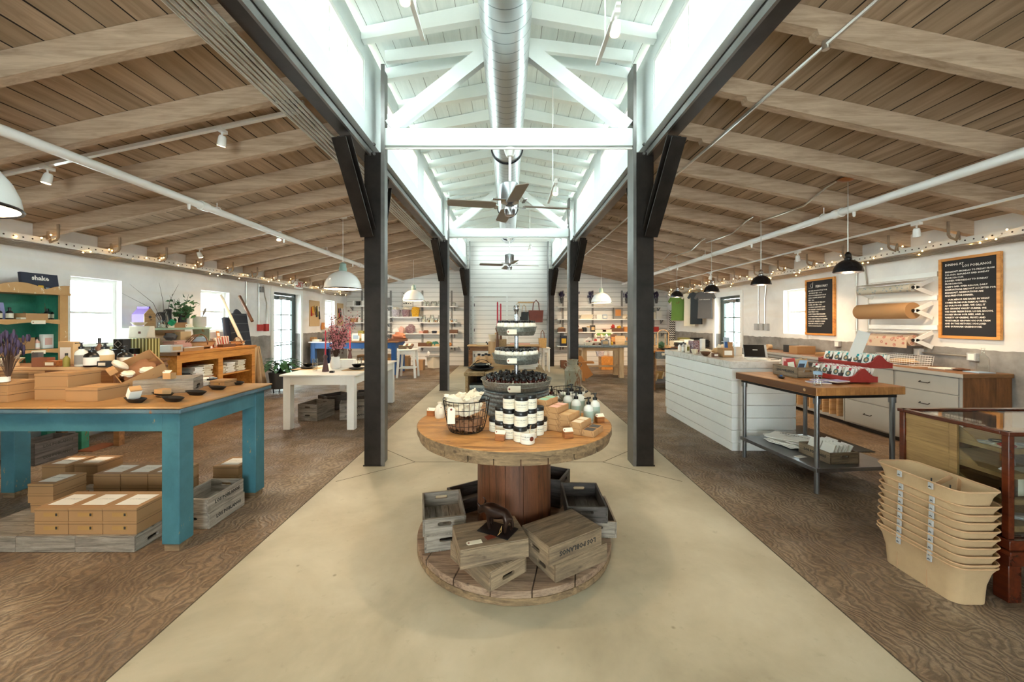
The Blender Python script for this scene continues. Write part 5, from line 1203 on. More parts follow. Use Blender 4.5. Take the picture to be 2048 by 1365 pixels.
t = thing('garden_trowel', 'grey garden trowel standing in the ceramic pot', 'trowel', (-5.2, 6.52, RS+.15)); t.rotation_euler = (0, .3, .3); MB().lump((0, 0, .12), .012, .04, .07, 1, .05).build('blade', M['grey'], t); MB().cyl((0, 0, -.0), (0, 0, .06), .008).build('handle', M['stem'], t)
onc('glassjar', 5.75, RS, .11, .11, 'cream', 'low glass jar beside the birdhouse', 'jar', x=-5.18)
onc('tray', 5.98, RS, .30, .08, 'kraft', 'shallow cardboard tray of tools on the riser shelf', 'tray', dep=.16, x=-5.2)
hang_tag(RSH, (.17, -.2, .37), (0, 0, rad(90)), .12, .055); hang_tag(RSH, (.17, .12, .37), (0, 0, rad(90)), .12, .055)
for k, (y, ln) in enumerate(((5.8, .2), (5.92, .26))):
    t = thing('garden_fork', 'black curved garden claw, %s in the tool tray' % ('left' if k == 0 else 'right'), 'garden tool', (-5.2, y, RS+.06), 0, 'black garden claws on the riser shelf'); m = MB()
    for q in (-.03, 0, .03): m.tube([(0, q*.3, 0), (0, q*.6-.02*k, ln*.5), (.02, q-.05, ln*.85), (.04, q-.12, ln*.8), (.05, q-.16, ln*.55)], [.009, .011, .011, .008, .003], 6)
    m.build('tines', M['charcoal'], t); MB().cyl((0, 0, -.05), (0, 0, .02), .012).build('handle', M['pine'], t)
t = thing('gift_card', 'emerald green folded card hanging at the riser shelf front', 'card', (-5.06, 5.78, RS+.05), rad(20)); MB().cbox(0, 0, .03, .07, .05, .07, ry=.7, rx=.3).build('card', plain('emerald', '#1fa070', .5), t, smooth=False)
onc('stand', 6.17, CH+.001, .15, .33, 'paper', 'tall white price card with purple edge in front of the riser shelf', 'card', x=-5.08, dep=.04)
# leafy branches
def foliage(root, n, spread, hmin, hmax, matl, mats, leaf=.035, seed=1, bare=0, per=7):
    rr = random.Random(seed); st = MB(); lf = MB()
    for k in range(n):
        a = rr.uniform(0, 2*PI); h = rr.uniform(hmin, hmax); q = rr.uniform(.2, 1)*spread; end = Vector((q*math.cos(a), q*math.sin(a), h)); mid = end*.5+Vector((0, 0, h*.12)); st.tube([(0, 0, 0), mid, end], [.004, .003, .0015], 5)
        if k < bare: continue
        for j in range(per):
            f = .35+.65*j/per; p = (mid*2*f if f < .5 else mid.lerp(end, f*2-1)) if True else end; p = Vector(p)+Vector((rr.uniform(-1, 1), rr.uniform(-1, 1), rr.uniform(-.6, 1)))*leaf*.8
            d = Vector((rr.uniform(-1, 1), rr.uniform(-1, 1), rr.uniform(-.4, .8))).normalized(); s_ = d.cross(Vector((rr.uniform(-1, 1), rr.uniform(-1, 1), rr.uniform(-1, 1)))).normalized(); L = leaf*rr.uniform(.7, 1.3); nn = d.cross(s_)*L*.15
            lf.add([p, p+d*L*.5+s_*L*.32+nn, p+d*L, p+d*L*.5-s_*L*.32+nn, p+d*L*.5], [(0, 1, 4), (1, 2, 4), (0, 4, 3), (4, 2, 3)])
    st.build('stems', M[mats], root); lf.build('leaves', M[matl], root)
t = thing('leafy_branches', 'vase of camellia branches and bare twigs on the riser shelf', 'branches', (-5.22, 6.15, RS)); MB().lathe([(.05, 0), (.055, .12), (.04, .18), (.045, .2)], n=16).build('vase', M['charcoal'], t)
foliage(t, 14, .2, .25, .55, 'leaf', 'stem', .075, 4, 0, 9)
t = thing('bare_twigs', 'long bare twigs rising above the birdhouse', 'twigs', (-5.32, 5.95, RS+.0)); m = MB()
for a, b, c in ((-.55, .0, .62), (-.75, .05, .5), (-.15, .05, .68), (.25, .0, .7)): m.tube([(0, 0, 0), (b*.4, a*.35, c*.6), (b, a, c)], [.004, .003, .001], 5)
m.build('stems', M['stem'], t)
# trug baskets
def trug(x, y, z, L, label, rz, W=None, h=None):
    W = W or L*.55; h = h or L*.2; t = thing('trug_basket', label, 'basket', (x, y, z), rz); m = MB(); n = 24
    m.lathe([(L*.3, 0), (L*.42, h*.35), (L*.5, h), (L*.485, h), (L*.4, h*.4), (L*.28, h*.12), (0, h*.1)], n=28, sy=W/L); m.build('slatted_body', M['pine'], t)
    m = MB(); m.tube([(0, W*.53*math.cos(a), h*.5+L*.36*math.sin(a)) for a in [PI*j/16 for j in range(17)]], .009, 6); m.tube([(L*.5*math.cos(a), W*.5*math.sin(a), h) for a in [2*PI*j/24 for j in range(25)]], .008, 5); m.build('bentwood_handle', M['brown_wood'], t)
    for s in (-1, 1): MB().box(s*L*.2-.01, -W*.3, -.018, s*L*.2+.01, W*.3, .006).build('foot', M['brown_wood'], t, smooth=False)
    return t
trug(-4.95, 6.18, CH+.019, .46, 'large bentwood trug basket with grey cloths on the pine cabinet', rad(80)); trug(-4.92, 6.98, CH+.019, .28, 'small bentwood trug basket with tag on the pine cabinet', rad(80))
onc('lump', 6.17, CH+.07, .26, .13, 'ltblue', 'folded pale blue cloths inside the large trug', 'cloth', x=-4.95, dep=.14, name='folded_cloth')
onc('box', 6.98, CH+.05, .09, .10, 'cream', 'cream card standing in the small trug', 'card', x=-4.92, dep=.01)
onc('lidbox', 5.80, CH, .36, .055, 'kraft_lt', 'long kraft carton at the front of the pine cabinet top', 'carton', x=-4.80, dep=.12, c2='white')
onc('box', 5.52, CH, .20, .10, 'stone', 'speckled box on the near end of the pine cabinet', 'carton', x=-4.86, dep=.2, c2='tan')
onc('book', 5.75, CH, .3, .04, 'dkgrey', 'dark book under papers on the pine cabinet', 'book', x=-5.02, dep=.2); onc('stack', 5.85, CH+.045, .32, .1, 'pink_l', 'pile of patterned papers on the pine cabinet', 'paper', x=-5.03, dep=.2, name='paper_pile')
onc('lump', 5.78, CH+.15, .2, .12, 'dkgrey', 'grey ribbon spools on the paper pile', 'ribbon', x=-5.08, dep=.12); onc('box', 6.02, CH+.15, .2, .13, 'tan', 'straw coloured box on the paper pile', 'carton', x=-5.10, dep=.1)
onc('tote', 6.50, CH, .14, .16, 'redstripe', 'red and white striped paper bag, left of the pair on the cabinet', 'bag', x=-4.93, dep=.08); onc('tote', 6.70, CH, .16, .18, 'redstripe', 'red and white striped paper bag, right of the pair on the cabinet', 'bag', x=-4.95, dep=.08)
onc('stand', 6.66, CH+.15, .07, .12, 'orange', 'orange topped card behind the striped bags', 'card', x=-5.02, c2='paper', dep=.03); onc('box', 6.60, CH, .3, .05, 'brown', 'low dark wooden tray at the cabinet front', 'tray', x=-4.84, dep=.1)
for k in range(3):
    t = thing('wooden_utensil', 'dark wooden spatula leaning on the trug, %s of three' % ORD[k], 'utensil', (-4.92, 5.96-k*.05, CH+.12), 0, 'wooden utensils by the trug'); t.rotation_euler = (rad(-60), 0, rad(10)); MB().box(-.008, -.003, 0, .008, .003, .16).build('handle', M['brown_wood'], t, smooth=False); MB().box(-.015, -.003, .16, .015, .003, .22).build('blade', M['brown_wood'], t, smooth=False)
# textiles leaning at the cabinet end
for x, y, w_, h, c_, lb, tl in ((-5.13, 7.42, .34, .78, 'plaid', 'navy plaid blanket hung over a leaning ladder at the cabinet end', -.16),):
    t = thing('blanket', lb, 'blanket', (x, y, .95), 0); t.rotation_euler = (0, tl, 0); MB().lump((0, 0, .36), .06, .20, .42, 2, .06, 20, 12).box(-.04, -.2, 0, .05, .2, .7).build('cloth', M[c_], t, bevel=.03)
t = thing('fabric_roll', 'navy denim length hanging behind the cream pole', 'fabric', (-5.2, 7.16, .98)); t.rotation_euler = (0, -.14, 0); MB().box(-.03, -.07, 0, .03, .07, .6).build('cloth', M['navy'], t, bevel=.02)
for (p, q, c_, lb) in (((-4.98, 7.22, 1.06), (-5.38, 7.18, 1.99), 'cream', 'cream wooden pole leaning on the wall by the window'), ((-5.0, 7.5, 1.5), (-5.36, 7.66, 2.0), 'brown', 'brown wooden pole leaning above the plaid blanket')):
    t = thing('leaning_pole', lb, 'pole', p); d = Vector(q)-Vector(p); MB().cyl((0, 0, 0), d, .028, n=12).build('pole', M[c_], t)
t = thing('canvas_cloth', 'long cream canvas cloth hanging down at the far cabinet end', 'cloth', (-4.86, 7.36, 0)); m = MB(); vs = []; n = 16
for j, (z, w_) in enumerate(((1.02, .10), (.8, .16), (.5, .24), (.28, .30))):
    for k in range(n+1): vs.append((w_*(k/n-.5)*.35+.03*math.sin(k*1.3), (k/n-.5)*w_*1.7+.02*math.sin(k*2.2), z))
m.add(vs, [(j*(n+1)+k, j*(n+1)+k+1, (j+1)*(n+1)+k+1, (j+1)*(n+1)+k) for j in range(3) for k in range(n)])
o = m.build('cloth', M['canvas'], t); md = o.modifiers.new('s', 'SOLIDIFY'); md.thickness = .02
# low table between hutch and cabinet
table('side_table', 'brown side table between the hutch and the pine cabinet', -5.46, 4.60, -4.66, 5.30, 1.0, .07, .09, .035, 'brown_wood', 'brown_wood', .02)
def ons(kind, px, wp, hp, c, label, cat, Y=5.0, **k): return item(kind, px, Y, k.pop('z', 1.0), wp, hp, c, label, cat, **k)
t = ons('box', 244, 19, 20, 'charcoal', 'black carton with white diamond outline, topmost of its stack', 'carton', z=1.145, Y=4.93, dep=.1)
MB().bar((-.045, -.0515, .065), (0, -.0515, .11), .003, .002).bar((0, -.0515, .11), (.045, -.0515, .065), .003, .002).bar((.045, -.0515, .065), (0, -.0515, .02), .003, .002).bar((0, -.0515, .02), (-.045, -.0515, .065), .003, .002).build('diamond_print', M['paper'], t, smooth=False)
ons('box', 240, 26, 22, 'charcoal', 'black carton under the diamond carton', 'carton', Y=4.95, dep=.12); ons('box', 262, 30, 22, 'black', 'wide black carton beside the diamond carton stack', 'carton', Y=5.05, dep=.12)
ons('box', 244, 28, 24, 'stripe', 'olive striped cloth stack under the white pouch, left', 'cloth', Y=5.18, dep=.15, name='striped_cloth'); ons('box', 286, 44, 40, 'stripe', 'olive striped cloth stack under the white zip bag, right', 'cloth', Y=5.16, dep=.18, name='striped_cloth')
ons('tote', 250, 26, 18, 'white', 'white canvas zip pouch on the left striped stack', 'pouch', Y=5.18, z=1.165, dep=.1); t = ons('tote', 284, 42, 24, 'muslin', 'white canvas toiletry bag with brown patch on the striped stack', 'bag', Y=5.16, z=1.275, dep=.14)
MB().box(.02, -.075, .06, .05, -.071, .09).build('leather_patch', M['leather'], t, smooth=False)
ons('bowl', 278, 26, 7, 'cream', 'white dish resting on the toiletry bag', 'dish', Y=5.16, z=1.44); ons('roll', 277, 24, 14, 'redstripe', 'red striped ribbon roll lying on the side table, left', 'ribbon', Y=4.85); ons('roll', 295, 16, 14, 'redstripe', 'red striped ribbon roll lying on the side table, right', 'ribbon', Y=4.86)
# wall services on the left wall
def boxw(name, y, z, hy, hz, c, label, cat, d=.06, side=-1):
    X = XL if side < 0 else XR; t = thing(name, label, cat, (X, y, z)); a, b = (0, d) if side < 0 else (-d, 0); MB().box(a, -hy, -hz, b, hy, hz).build('housing', M[c], t, bevel=.004); return t
def conduit_w(y, z0, z1, label, side=-1, bend=0):
    X = XL+.02 if side < 0 else XR-.02; t = thing('wall_conduit', label, 'conduit', (X, y, z0)); MB().tube([(0, 0, 0), (0, 0, (z1-z0)*.55), (0, bend*.5, (z1-z0)*.7), (0, bend, z1-z0)], .011, 6).build('pipe', M['conduit'], t)
boxw('fire_alarm', 8.45, 1.36, .07, .07, 'red_p', 'small red fire alarm box left of the exit door', 'alarm'); boxw('fire_alarm', 8.66, 1.36, .06, .08, 'red_p', 'red fire alarm pull station nearest the exit door', 'alarm')
conduit_w(8.02, .2, 2.36, 'galvanised wall conduit right of the leaning textiles'); conduit_w(8.42, 1.44, 2.36, 'galvanised conduit above the red alarm box', bend=.0); conduit_w(8.70, 1.44, 2.30, 'galvanised conduit above the pull station', bend=-.12)
t = boxw('junction_box', 8.48, 2.20, .06, .06, 'lt_steel', 'grey junction box high left of the exit door', 'junction box')
t = thing('exit_sign', 'white exit sign with red letters above the left door', 'sign', (XL+.30, 9.50, 2.40)); MB().box(-.02, -.16, -.09, .025, .16, .09).build('sign_box', M['white_paint'], t, smooth=False, bevel=.004)
text('EXIT', .16, M['red_p'], t, (.027, 0, 0), (PI/2, 0, PI/2), bold=.004); MB().ball((.06, -.22, .02), .045).build('lamp_head', M['white_paint'], t)
t = thing('thermal_housing', 'white emergency light on the wall past the exit door', 'emergency light', (XL+.02, 11.2, 2.36)); MB().box(0, -.12, -.06, .07, .12, .06).build('housing', M['white_paint'], t, bevel=.01)
# hooks boards with tools
for y, w_, lb, sd in ((10.85, .28, 'cork hook board with ribbons and tools right of the exit door', 1), (12.5, .22, 'second cork hook board by the back corner', 2)):
    t = thing('hook_board', lb, 'hook board', (XL+.003, y, 1.72)); MB().box(0, -w_, -.36, .015, w_, .36).build('board', M['tan'], t, smooth=False)
    rr = random.Random(sd)
    for k in range(9):
        yy = -w_*.8+k*w_*.2; c_ = rr.choice(['black', 'yellow', 'red_p', 'olive', 'grey', 'white', 'brown', 'orange']); L = rr.uniform(.15, .4); MB().tube([(.03, yy, .22-rr.uniform(0, .05)), (.035, yy+.01, .22-L), ], [.008, .022], 6).build('hanging_tool', M[c_], t)
onw = item('tote', CX, 1, 0, .14*F, .2*F, 'orange', 'orange pouch hanging below the hook board', 'bag', dep=.06); onw.location = (XL+.06, 11.25, 1.26); onw.rotation_euler = (0, 0, PI/2)
# potted plant
t = thing('potted_plant', 'broad leaved green plant in a charcoal pot by the exit door', 'plant', (-4.86, 8.15, 0)); MB().lathe([(.14, .08), (.17, .12), (.2, .40), (.205, .42), (.19, .42), (.17, .36), (0, .36)], n=28).build('pot', M['grey_pot'], t)
for a in (0, 2.1, 4.2): MB().cyl((.12*math.cos(a), .12*math.sin(a), 0), (.13*math.cos(a), .13*math.sin(a), .12), .01, n=6).build('leg', M['black_iron'], t)
rr = random.Random(2)
st = MB(); lv = MB()
for k in range(64):
    a = rr.uniform(0, 2*PI); el = rr.uniform(.2, 1.35); R_ = rr.uniform(.22, .38); tip = Vector((R_*math.cos(a)*math.cos(el)*1.2, R_*math.sin(a)*math.cos(el)*1.2, .42+R_*math.sin(el)*.8)); st.tube([(0, 0, .38), tip*.6+Vector((0, 0, .2)), tip], .005, 5)
    d = Vector((math.cos(a), math.sin(a), rr.uniform(-.6, .3))).normalized(); s_ = Vector((-math.sin(a), math.cos(a), 0)); L = rr.uniform(.17, .27); W = L*.38; up = d.cross(s_)*-1
    pr = [(0, 0), (.25, .8), (.5, 1), (.75, .75), (1, 0)]; vs = []
    for f, w_ in pr:
        c_ = tip+d*L*f-Vector((0, 0, L*.25*f*f)); vs += [c_-s_*W*w_/2+Vector((0,0,.012*w_)), c_, c_+s_*W*w_/2+Vector((0,0,.012*w_))]
    lv.add(vs, [(3*i+j, 3*i+j+1, 3*i+4+j, 3*i+3+j) for i in range(4) for j in range(2)])
st.build('stems', M['leaf_dk'], t); lv.build('leaves', M['leaf'], t)
# ---- white dining table
WT = .765
table('dining_table', 'white painted dining table set with glasses and a pink bouquet', -3.15, 5.27, -2.10, 7.22, WT, .1, .12, .025, 'white_worn', 'white_worn', .035)
def onwt(kind, px, Y, wp, hp, c, label, cat, **k): return item(kind, px, Y, k.pop('z', WT), wp, hp, c, label, cat, **k)
def taper_holder(px, Y, label, h=.19, r=.045, cd=.30):
    t = thing('candle_holder', label, 'candle holder', (at(px, Y), Y, WT)); MB().lathe([(r, 0), (r, .01), (r*.45, h*.72), (r*.42, h*.78), (r*.62, h*.84), (r*.66, h*.92), (r*.4, h)], n=20).build('turned_body', M['terra'], t)
    c = thing('taper_candle', 'tall red taper candle in the ' + label.split(' of the')[0].split(' at the')[0] + (', near' if px < 680 else ', far'), 'candle', (at(px, Y), Y, WT+h-.01)); MB().lathe([(.011, 0), (.009, cd*.97), (.003, cd)], n=12).build('wax', M['red_wax'], c)
taper_holder(651, 5.62, 'plum conical candle holder at the front of the white table, near the edge', .245, .047, .37); taper_holder(700, 6.85, 'wide plum candle holder at the far side of the white table, behind the bouquet', .25, .05, .37)
t = thing('pink_bouquet', 'pink blossom bouquet in a white ribbed pitcher on the white table', 'bouquet', (at(671, 5.95), 5.95, WT)); MB().lathe([(.055, 0), (.075, .03), (.08, .10), (.06, .16), (.062, .185), (.055, .185)], n=24).build('pitcher', M['white'], t)
rr = random.Random(12); st, b1_, b2_ = MB(), MB(), MB()
for k in range(60):
    a = rr.uniform(0, 2*PI); h = rr.uniform(.2, .72); q = .05+.26*(h/.72)*rr.uniform(.3, 1); e = Vector((q*math.cos(a)+.12*(h/.7), q*math.sin(a), .16+h)); mid = e*.5+Vector((-.02, 0, .12)); st.tube([(0, 0, .12), mid, e], [.003, .0025, .001], 4)
    for j in range(16):
        f = rr.uniform(.35, 1.02); p = mid.lerp(e, f*2-1) if f > .5 else Vector((0, 0, .12)).lerp(mid, f*2); p = p+Vector((rr.gauss(0, .03), rr.gauss(0, .03), rr.gauss(0, .03))); s_ = rr.uniform(.008, .018)
        (b1_ if (rr.random() < .72 and p.z > .3) else b2_).add([p+Vector((s_, 0, 0)), p+Vector((-s_*.5, s_, s_*.3)), p+Vector((-s_*.5, -s_, 0)), p+Vector((0, 0, s_*1.4))], [(0, 1, 2), (0, 1, 3), (1, 2, 3), (2, 0, 3)])
st.build('stems', M['stem'], t); b1_.build('blossoms', M['pink'], t, smooth=False); b2_.build('dark_leaves', M['plum'], t, smooth=False)
onwt('box', 694, 6.1, 31, 17, 'white', 'white ceramic utensil box behind the pitcher', 'box', dep=.12, name='ceramic_box')
for px, Y, h, lb in ((630, 5.72, 24, 'in front of the left place setting'), (706, 6.2, 17, 'behind the white ceramic box'), (719, 6.3, 17, 'right of the far bowl')): onwt('glass', px, Y, 10, h, 'white', 'clear tumbler '+lb, 'glass', name='drinking_glass')
for px, Y, lb in ((714, 5.85, 'right'), (616, 5.95, 'left')):
    onwt('box', px, Y, 46, .8, 'tan', 'woven placemat at the %s place setting' % lb, 'placemat', dep=.3); onwt('plate', px, Y, 30, 3, 'charcoal', 'black plate at the %s place setting' % lb, 'plate', z=WT+.007); onwt('bowl', px, Y, 20, 7, 'black', 'black bowl on the %s plate' % lb, 'bowl', z=WT+.03)
onwt('plate', 736, 6.5, 34, 3, 'charcoal', 'black plate at the far right of the white table', 'plate'); onwt('bowl', 738, 6.55, 20, 6, 'black', 'black bowl on the far right plate', 'bowl', z=WT+.02)
onwt('box', 664, 5.5, 8, 4, 'black', 'small black and white matchbox near the front candle', 'matchbox', dep=.05); onwt('plate', 632, 6.5, 30, 3, 'charcoal', 'black plate at the far left of the white table', 'plate')
G = 'grey crates under the white table'
for lv in range(2):
    L_ = ('lower', 'upper')[lv]
    crate(at(627, 5.9), 6.0, lv*.125, rad(80), L_+' crate, left pair under the white table', mat='crate', L=.42, W=.33, h=.123, group=G)
    crate(at(668, 6.6), 6.62, lv*.125, rad(55), L_+' crate, rear pair under the white table', mat='crate_dark', L=.42, W=.30, h=.123, group=G)
    crate(at(706, 5.95), 6.02, lv*.125, rad(20), L_+' lettered crate, right pair under the white table', mat='crate', L=.42, W=.30, h=.123, txt=True, group=G)
crate(at(737, 6.9), 6.93, 0, rad(10), 'single crate at the far right under the white table', mat='crate_dark', L=.42, W=.3, h=.123, group=G); crate(at(737, 6.9), 6.93, .125, rad(14), 'upper crate at the far right under the white table', mat='crate_dark', L=.42, W=.3, h=.123, group=G)
# ------------------------------------------------------------------ BACK OF THE SHOP
SH = YB-.30
def shelf(x0, x1, z, label):
    t = thing('wall_shelf', label, 'shelf', ((x0+x1)/2, YB, z), 0, 'white shelves on the back wall'); a = (x1-x0)/2
    MB().box(-a, -.32, -.03, a, -.03, 0).build('shelf_board', M['white_paint'], t, smooth=False)
    for s in (-1, 1): m = MB().bar((s*(a-.12), -.04, -.03), (s*(a-.12), -.04, -.16), .03, .02).bar((s*(a-.12), -.05, -.15), (s*(a-.12), -.24, -.035), .02, .02); m.build('bracket', M['lt_steel'], t, smooth=False)
def bx(px): return (px-CX)*(YB-.15)/F
def bz(py): return H-(py-CY)*(YB-.15)/F
LS = [(696, 783, 612, 'upper far left'), (776, 843, 634, 'middle, under the animal print'), (836, 916, 613, 'upper right of the left group'), (836, 916, 645, 'middle right of the left group'), (696, 783, 645, 'middle far left'), (768, 916, 667, 'long lower'), (836, 916, 693, 'lowest short')]
for a, b, y, lb in LS: shelf(bx(a), bx(b), bz(y), 'white wall shelf left of the aisle, '+lb)
RSV = [(1114, 1325, 614, 'top'), (1114, 1331, 638.5, 'second'), (1115, 1333, 664, 'third'), (1114, 1150, 692, 'short lowest')]
for a, b, y, lb in RSV: shelf(bx(a), min(bx(b), XR-.03), bz(y), 'white wall shelf right of the aisle, %s row' % lb)
for px in (721, 779, 843, 902, 1127, 1187, 1246, 1310):
    t = thing('shelf_standard', 'grey steel shelf upright on the back wall, %s' % {721:'far left', 779:'second from left', 843:'behind the dome lamp', 902:'beside the left post', 1127:'right of the aisle', 1187:'behind the right dome lamp', 1246:'right of the toy table', 1310:'by the right corner'}[px], 'shelf upright', (bx(px), YB-.012, bz(735 if px < 1 else 700)), 0, 'steel shelf uprights'); MB().box(-.03, -.012, 0, .03, .011, bz(581)-bz(700)).build('upright', M['grey'], t, smooth=False)
def sh(kind, px, pyb, wp, hp, c, label, cat, **k): Y = k.pop('Y', YB-.19); return item(kind, px, Y, H-(pyb-CY)*(YB-.15)/F+.001, wp, hp, c, label, cat, **k)
P1 = 612; dd_ = dict(dep=.16)
for px, w_, h, c_, c2, lb, cat in ((707, 6, 10, 'white', 'orange', 'white mug with orange mark on the upper far left shelf', 'mug'), (716, 8, 9, 'charcoal', None, 'dark mug on the upper far left shelf', 'mug'), (726, 7, 10, 'white', None, 'plain white mug on the upper far left shelf', 'mug'), (777, 7, 16, 'grey', None, 'tall grey green jug at the end of the upper left shelf', 'jug')): sh('pot', px, 612, w_, h, c_, lb, cat)
for px, c_, c2, lb in ((792, 'pale_weave', 'muslin', 'pale lilac woven basket'), (812, 'knit', 'muslin', 'dark patterned woven basket'), (831, 'yellow_weave', 'yellow', 'yellow woven basket')): sh('basket', px, 634, 17, 14, c_, lb+' on the middle left shelf', 'basket', dep=.24); sh('lump', px, 621, 14, 7, c2, 'soft cloth spilling from the '+lb, 'cloth', dep=.18)
for i, (px, w_, h) in enumerate(((849, 7, 11), (856, 6, 10), (868, 14, 10), (879, 6, 11), (908, 8, 8))): sh('glassjar', px, 613, w_, h, 'white', 'clear glass jar %s on the upper right shelf of the left group' % ORD[i], 'jar', name='glass_jar', group='glass jars upper left group')
for i, (px, w_, h, c_) in enumerate(((848, 8, 14, 'cream'), (857, 6, 9, 'tan'), (864, 9, 15, 'cream'), (872, 7, 9, 'orange'), (879, 7, 14, 'cream'), (903, 6, 8, 'orange'), (911, 7, 6, 'cream'))): sh('glassjar', px, 645, w_, h, c_, 'glass jar %s on the middle right shelf of the left group, %s filling' % (ORD[i], 'amber' if c_ == 'orange' else 'pale'), 'jar', name='glass_jar', c2='silver' if i % 2 else None, group='glass jars middle left group')
for px, w_, h, c_, k_, lb, cat in ((708, 12, 8, 'kraft_lt', 'box', 'kraft soap carton on the middle far left shelf', 'carton'), (719, 6, 13, 'white', 'bottle', 'slim clear bottle on the middle far left shelf', 'bottle'), (770, 8, 6, 'grey', 'stack', 'grey folded cloth at the end of the middle far left shelf', 'cloth')): sh(k_, px, 645, w_, h, c_, lb, cat)
for px, w_, h, c_, k_, lb, cat in ((776, 12, 5, 'grey', 'stack', 'grey socks on the long lower shelf', 'socks'), (793, 12, 11, 'white', 'lump', 'white wrapped bundle on the long lower shelf', 'bundle'), (803, 12, 13, 'pink_l', 'lump', 'pink dotted bundle on the long lower shelf', 'bundle'), (821, 19, 17, 'knit', 'lump', 'round patterned plum bag on the long lower shelf', 'bag'), (843, 9, 5, 'pink_l', 'stack', 'pink folded cloth on the long lower shelf', 'cloth'), (852, 9, 6, 'rust', 'stack', 'rust folded cloth on the long lower shelf', 'cloth'), (869, 10, 5, 'navy', 'stack', 'navy folded cloth on the long lower shelf', 'cloth'), (878, 8, 4, 'cream', 'stack', 'cream folded cloth on the long lower shelf', 'cloth'), (907, 17, 7, 'brown', 'tray', 'brown tray of small goods at the end of the long shelf', 'tray')): sh(k_, px, 667, w_, h, c_, lb, cat, dep=.16)
for px, w_, h, c_, k_, lb, cat in ((850, 26, 7, 'brown', 'tray', 'low dark wooden tray on the lowest left shelf', 'tray'), (858, 16, 9, 'olive', 'lump', 'green dried bunches in the wooden tray', 'dried flowers'), (871, 14, 10, 'teal', 'lump', 'teal soft toys in a basket on the lowest left shelf', 'toy'), (873, 14, 5, 'tan', 'tray', 'pale basket under the teal toys', 'basket'), (899, 8, 8, 'orange', 'lump', 'orange toy at the end of the lowest left shelf', 'toy')): sh(k_, px, 693, w_, h, c_, lb, cat, dep=.16)
t = thing('animal_print', 'black and white animal print on the back wall behind the dome lamp', 'print', (bx(813), YB-.006, bz(599))); w_, h = S(11, 13), S(15, 13); MB().box(-w_, -.008, -h, w_, .005, h).build('frame', M['black'], t, smooth=False); MB().box(-w_*.94, -.010, -h*.95, w_*.94, -.0082, h*.95).build('paper', M['paper'], t, smooth=False)
m = MB(); rr = random.Random(4)
for r_ in range(4):
    for c_ in range(4): m.box(-w_*.8+c_*w_*.42, -.0115, h*.75-r_*h*.45, -w_*.8+c_*w_*.42+w_*rr.uniform(.15, .33), -.0102, h*.75-r_*h*.45+h*rr.uniform(.1, .25))
m.build('animal_shapes', M['ink'], t, smooth=False)
# lavender sconces
for i, px in enumerate((1124, 1153, 1182, 1254, 1314)):
    t = thing('lavender_sconce', 'dark lavender bunch in a wall cone, %s from the left' % ORD[i], 'dried flowers', (bx(px), YB-.1, bz(607)), 0, 'lavender bunches along the right back wall'); MB().lathe([(.035, 0), (.06, .17)], n=12).build('cone', M['dkgrey'], t); m = MB(); rr = random.Random(px)
    for k in range(24): a = rr.uniform(0, 6.28); q = rr.uniform(0, .1); m.ball((q*math.cos(a), q*math.sin(a)*.6, .2+rr.uniform(0, .17)), .018, .018, .05, 5, 5)
    m.build('blossoms', M['lavender'], t)
# right shelves goods
R_ = [('stack', 1173, 638.5, 26, 9, 'cream', None, 'floral folded cloth on the second right shelf', 'cloth'), ('stand', 1199, 638.5, 10, 9, 'white', 'paper', 'white card with a round print on the second right shelf', 'card'), ('stand', 1210, 638.5, 9, 9, 'ltblue', 'paper', 'pale blue framed card on the second right shelf', 'card'),
 ('box', 1235, 638.5, 16, 25, 'grey', 'orange', 'tall orange and grey bird print box on the second right shelf', 'box'), ('lump', 1249, 638.5, 14, 9, 'cream', None, 'cream fabric roses on the second right shelf', 'ornament'), ('jar', 1262, 638.5, 14, 14, 'dkgrey', 'tan', 'round grey canister on the second right shelf', 'canister'), ('box', 1306, 638.5, 8, 14, 'cream', None, 'cream book upright on the second right shelf by the corner', 'book'), ('box', 1317, 638.5, 12, 16, 'white', 'paper', 'white boxed set on the second right shelf by the corner', 'box'),
 ('tray', 1123, 664, 15, 7, 'brown', None, 'brown crate of small goods at the left end of the third right shelf', 'tray'), ('lump', 1123, 661, 12, 6, 'orange', None, 'orange ornaments in the brown crate', 'ornament'), ('tray', 1157, 664, 15, 6, 'brown', None, 'lettered brown crate on the third right shelf', 'tray'), ('lump', 1153, 659, 9, 12, 'rust', None, 'brown animal figure standing in the lettered crate', 'figure'),
 ('jar', 1168, 664, 9, 9, 'black', 'charcoal', 'black mug on the third right shelf', 'mug'), ('jar', 1177, 664, 8, 11, 'silver', 'tan', 'silver canister on the third right shelf', 'canister'), ('box', 1185, 664, 9, 13, 'charcoal', 'tan', 'dark carton on the third right shelf', 'carton'), ('book', 1200, 664, 22, 4, 'charcoal', None, 'dark flat book on the third right shelf', 'book'), ('book', 1213, 664, 18, 5, 'red_p', None, 'red flat book on the third right shelf', 'book'),
 ('tray', 1234, 664, 24, 7, 'brown', 'cream', 'brown lettered tray of toys on the third right shelf', 'tray'), ('lump', 1226, 659, 7, 9, 'red_p', None, 'red toy plane in the lettered toy tray', 'toy'), ('lump', 1238, 659, 8, 7, 'yellow', None, 'yellow toy in the lettered toy tray', 'toy'), ('pot', 1253, 664, 13, 10, 'orange', None, 'orange pot of pencils on the third right shelf', 'pot'), ('box', 1309, 664, 14, 10, 'red_p', None, 'dark red boxes at the corner end of the third right shelf', 'box'),
 ('box', 1127, 692, 13, 20, 'navy', 'yellow', 'blue and yellow puzzle box on the lowest right shelf', 'box')]
for k_, px, py, w_, h, c_, c2, lb, cat in R_: sh(k_, px, py, w_, h, c_, lb, cat, c2=c2, dep=.16)
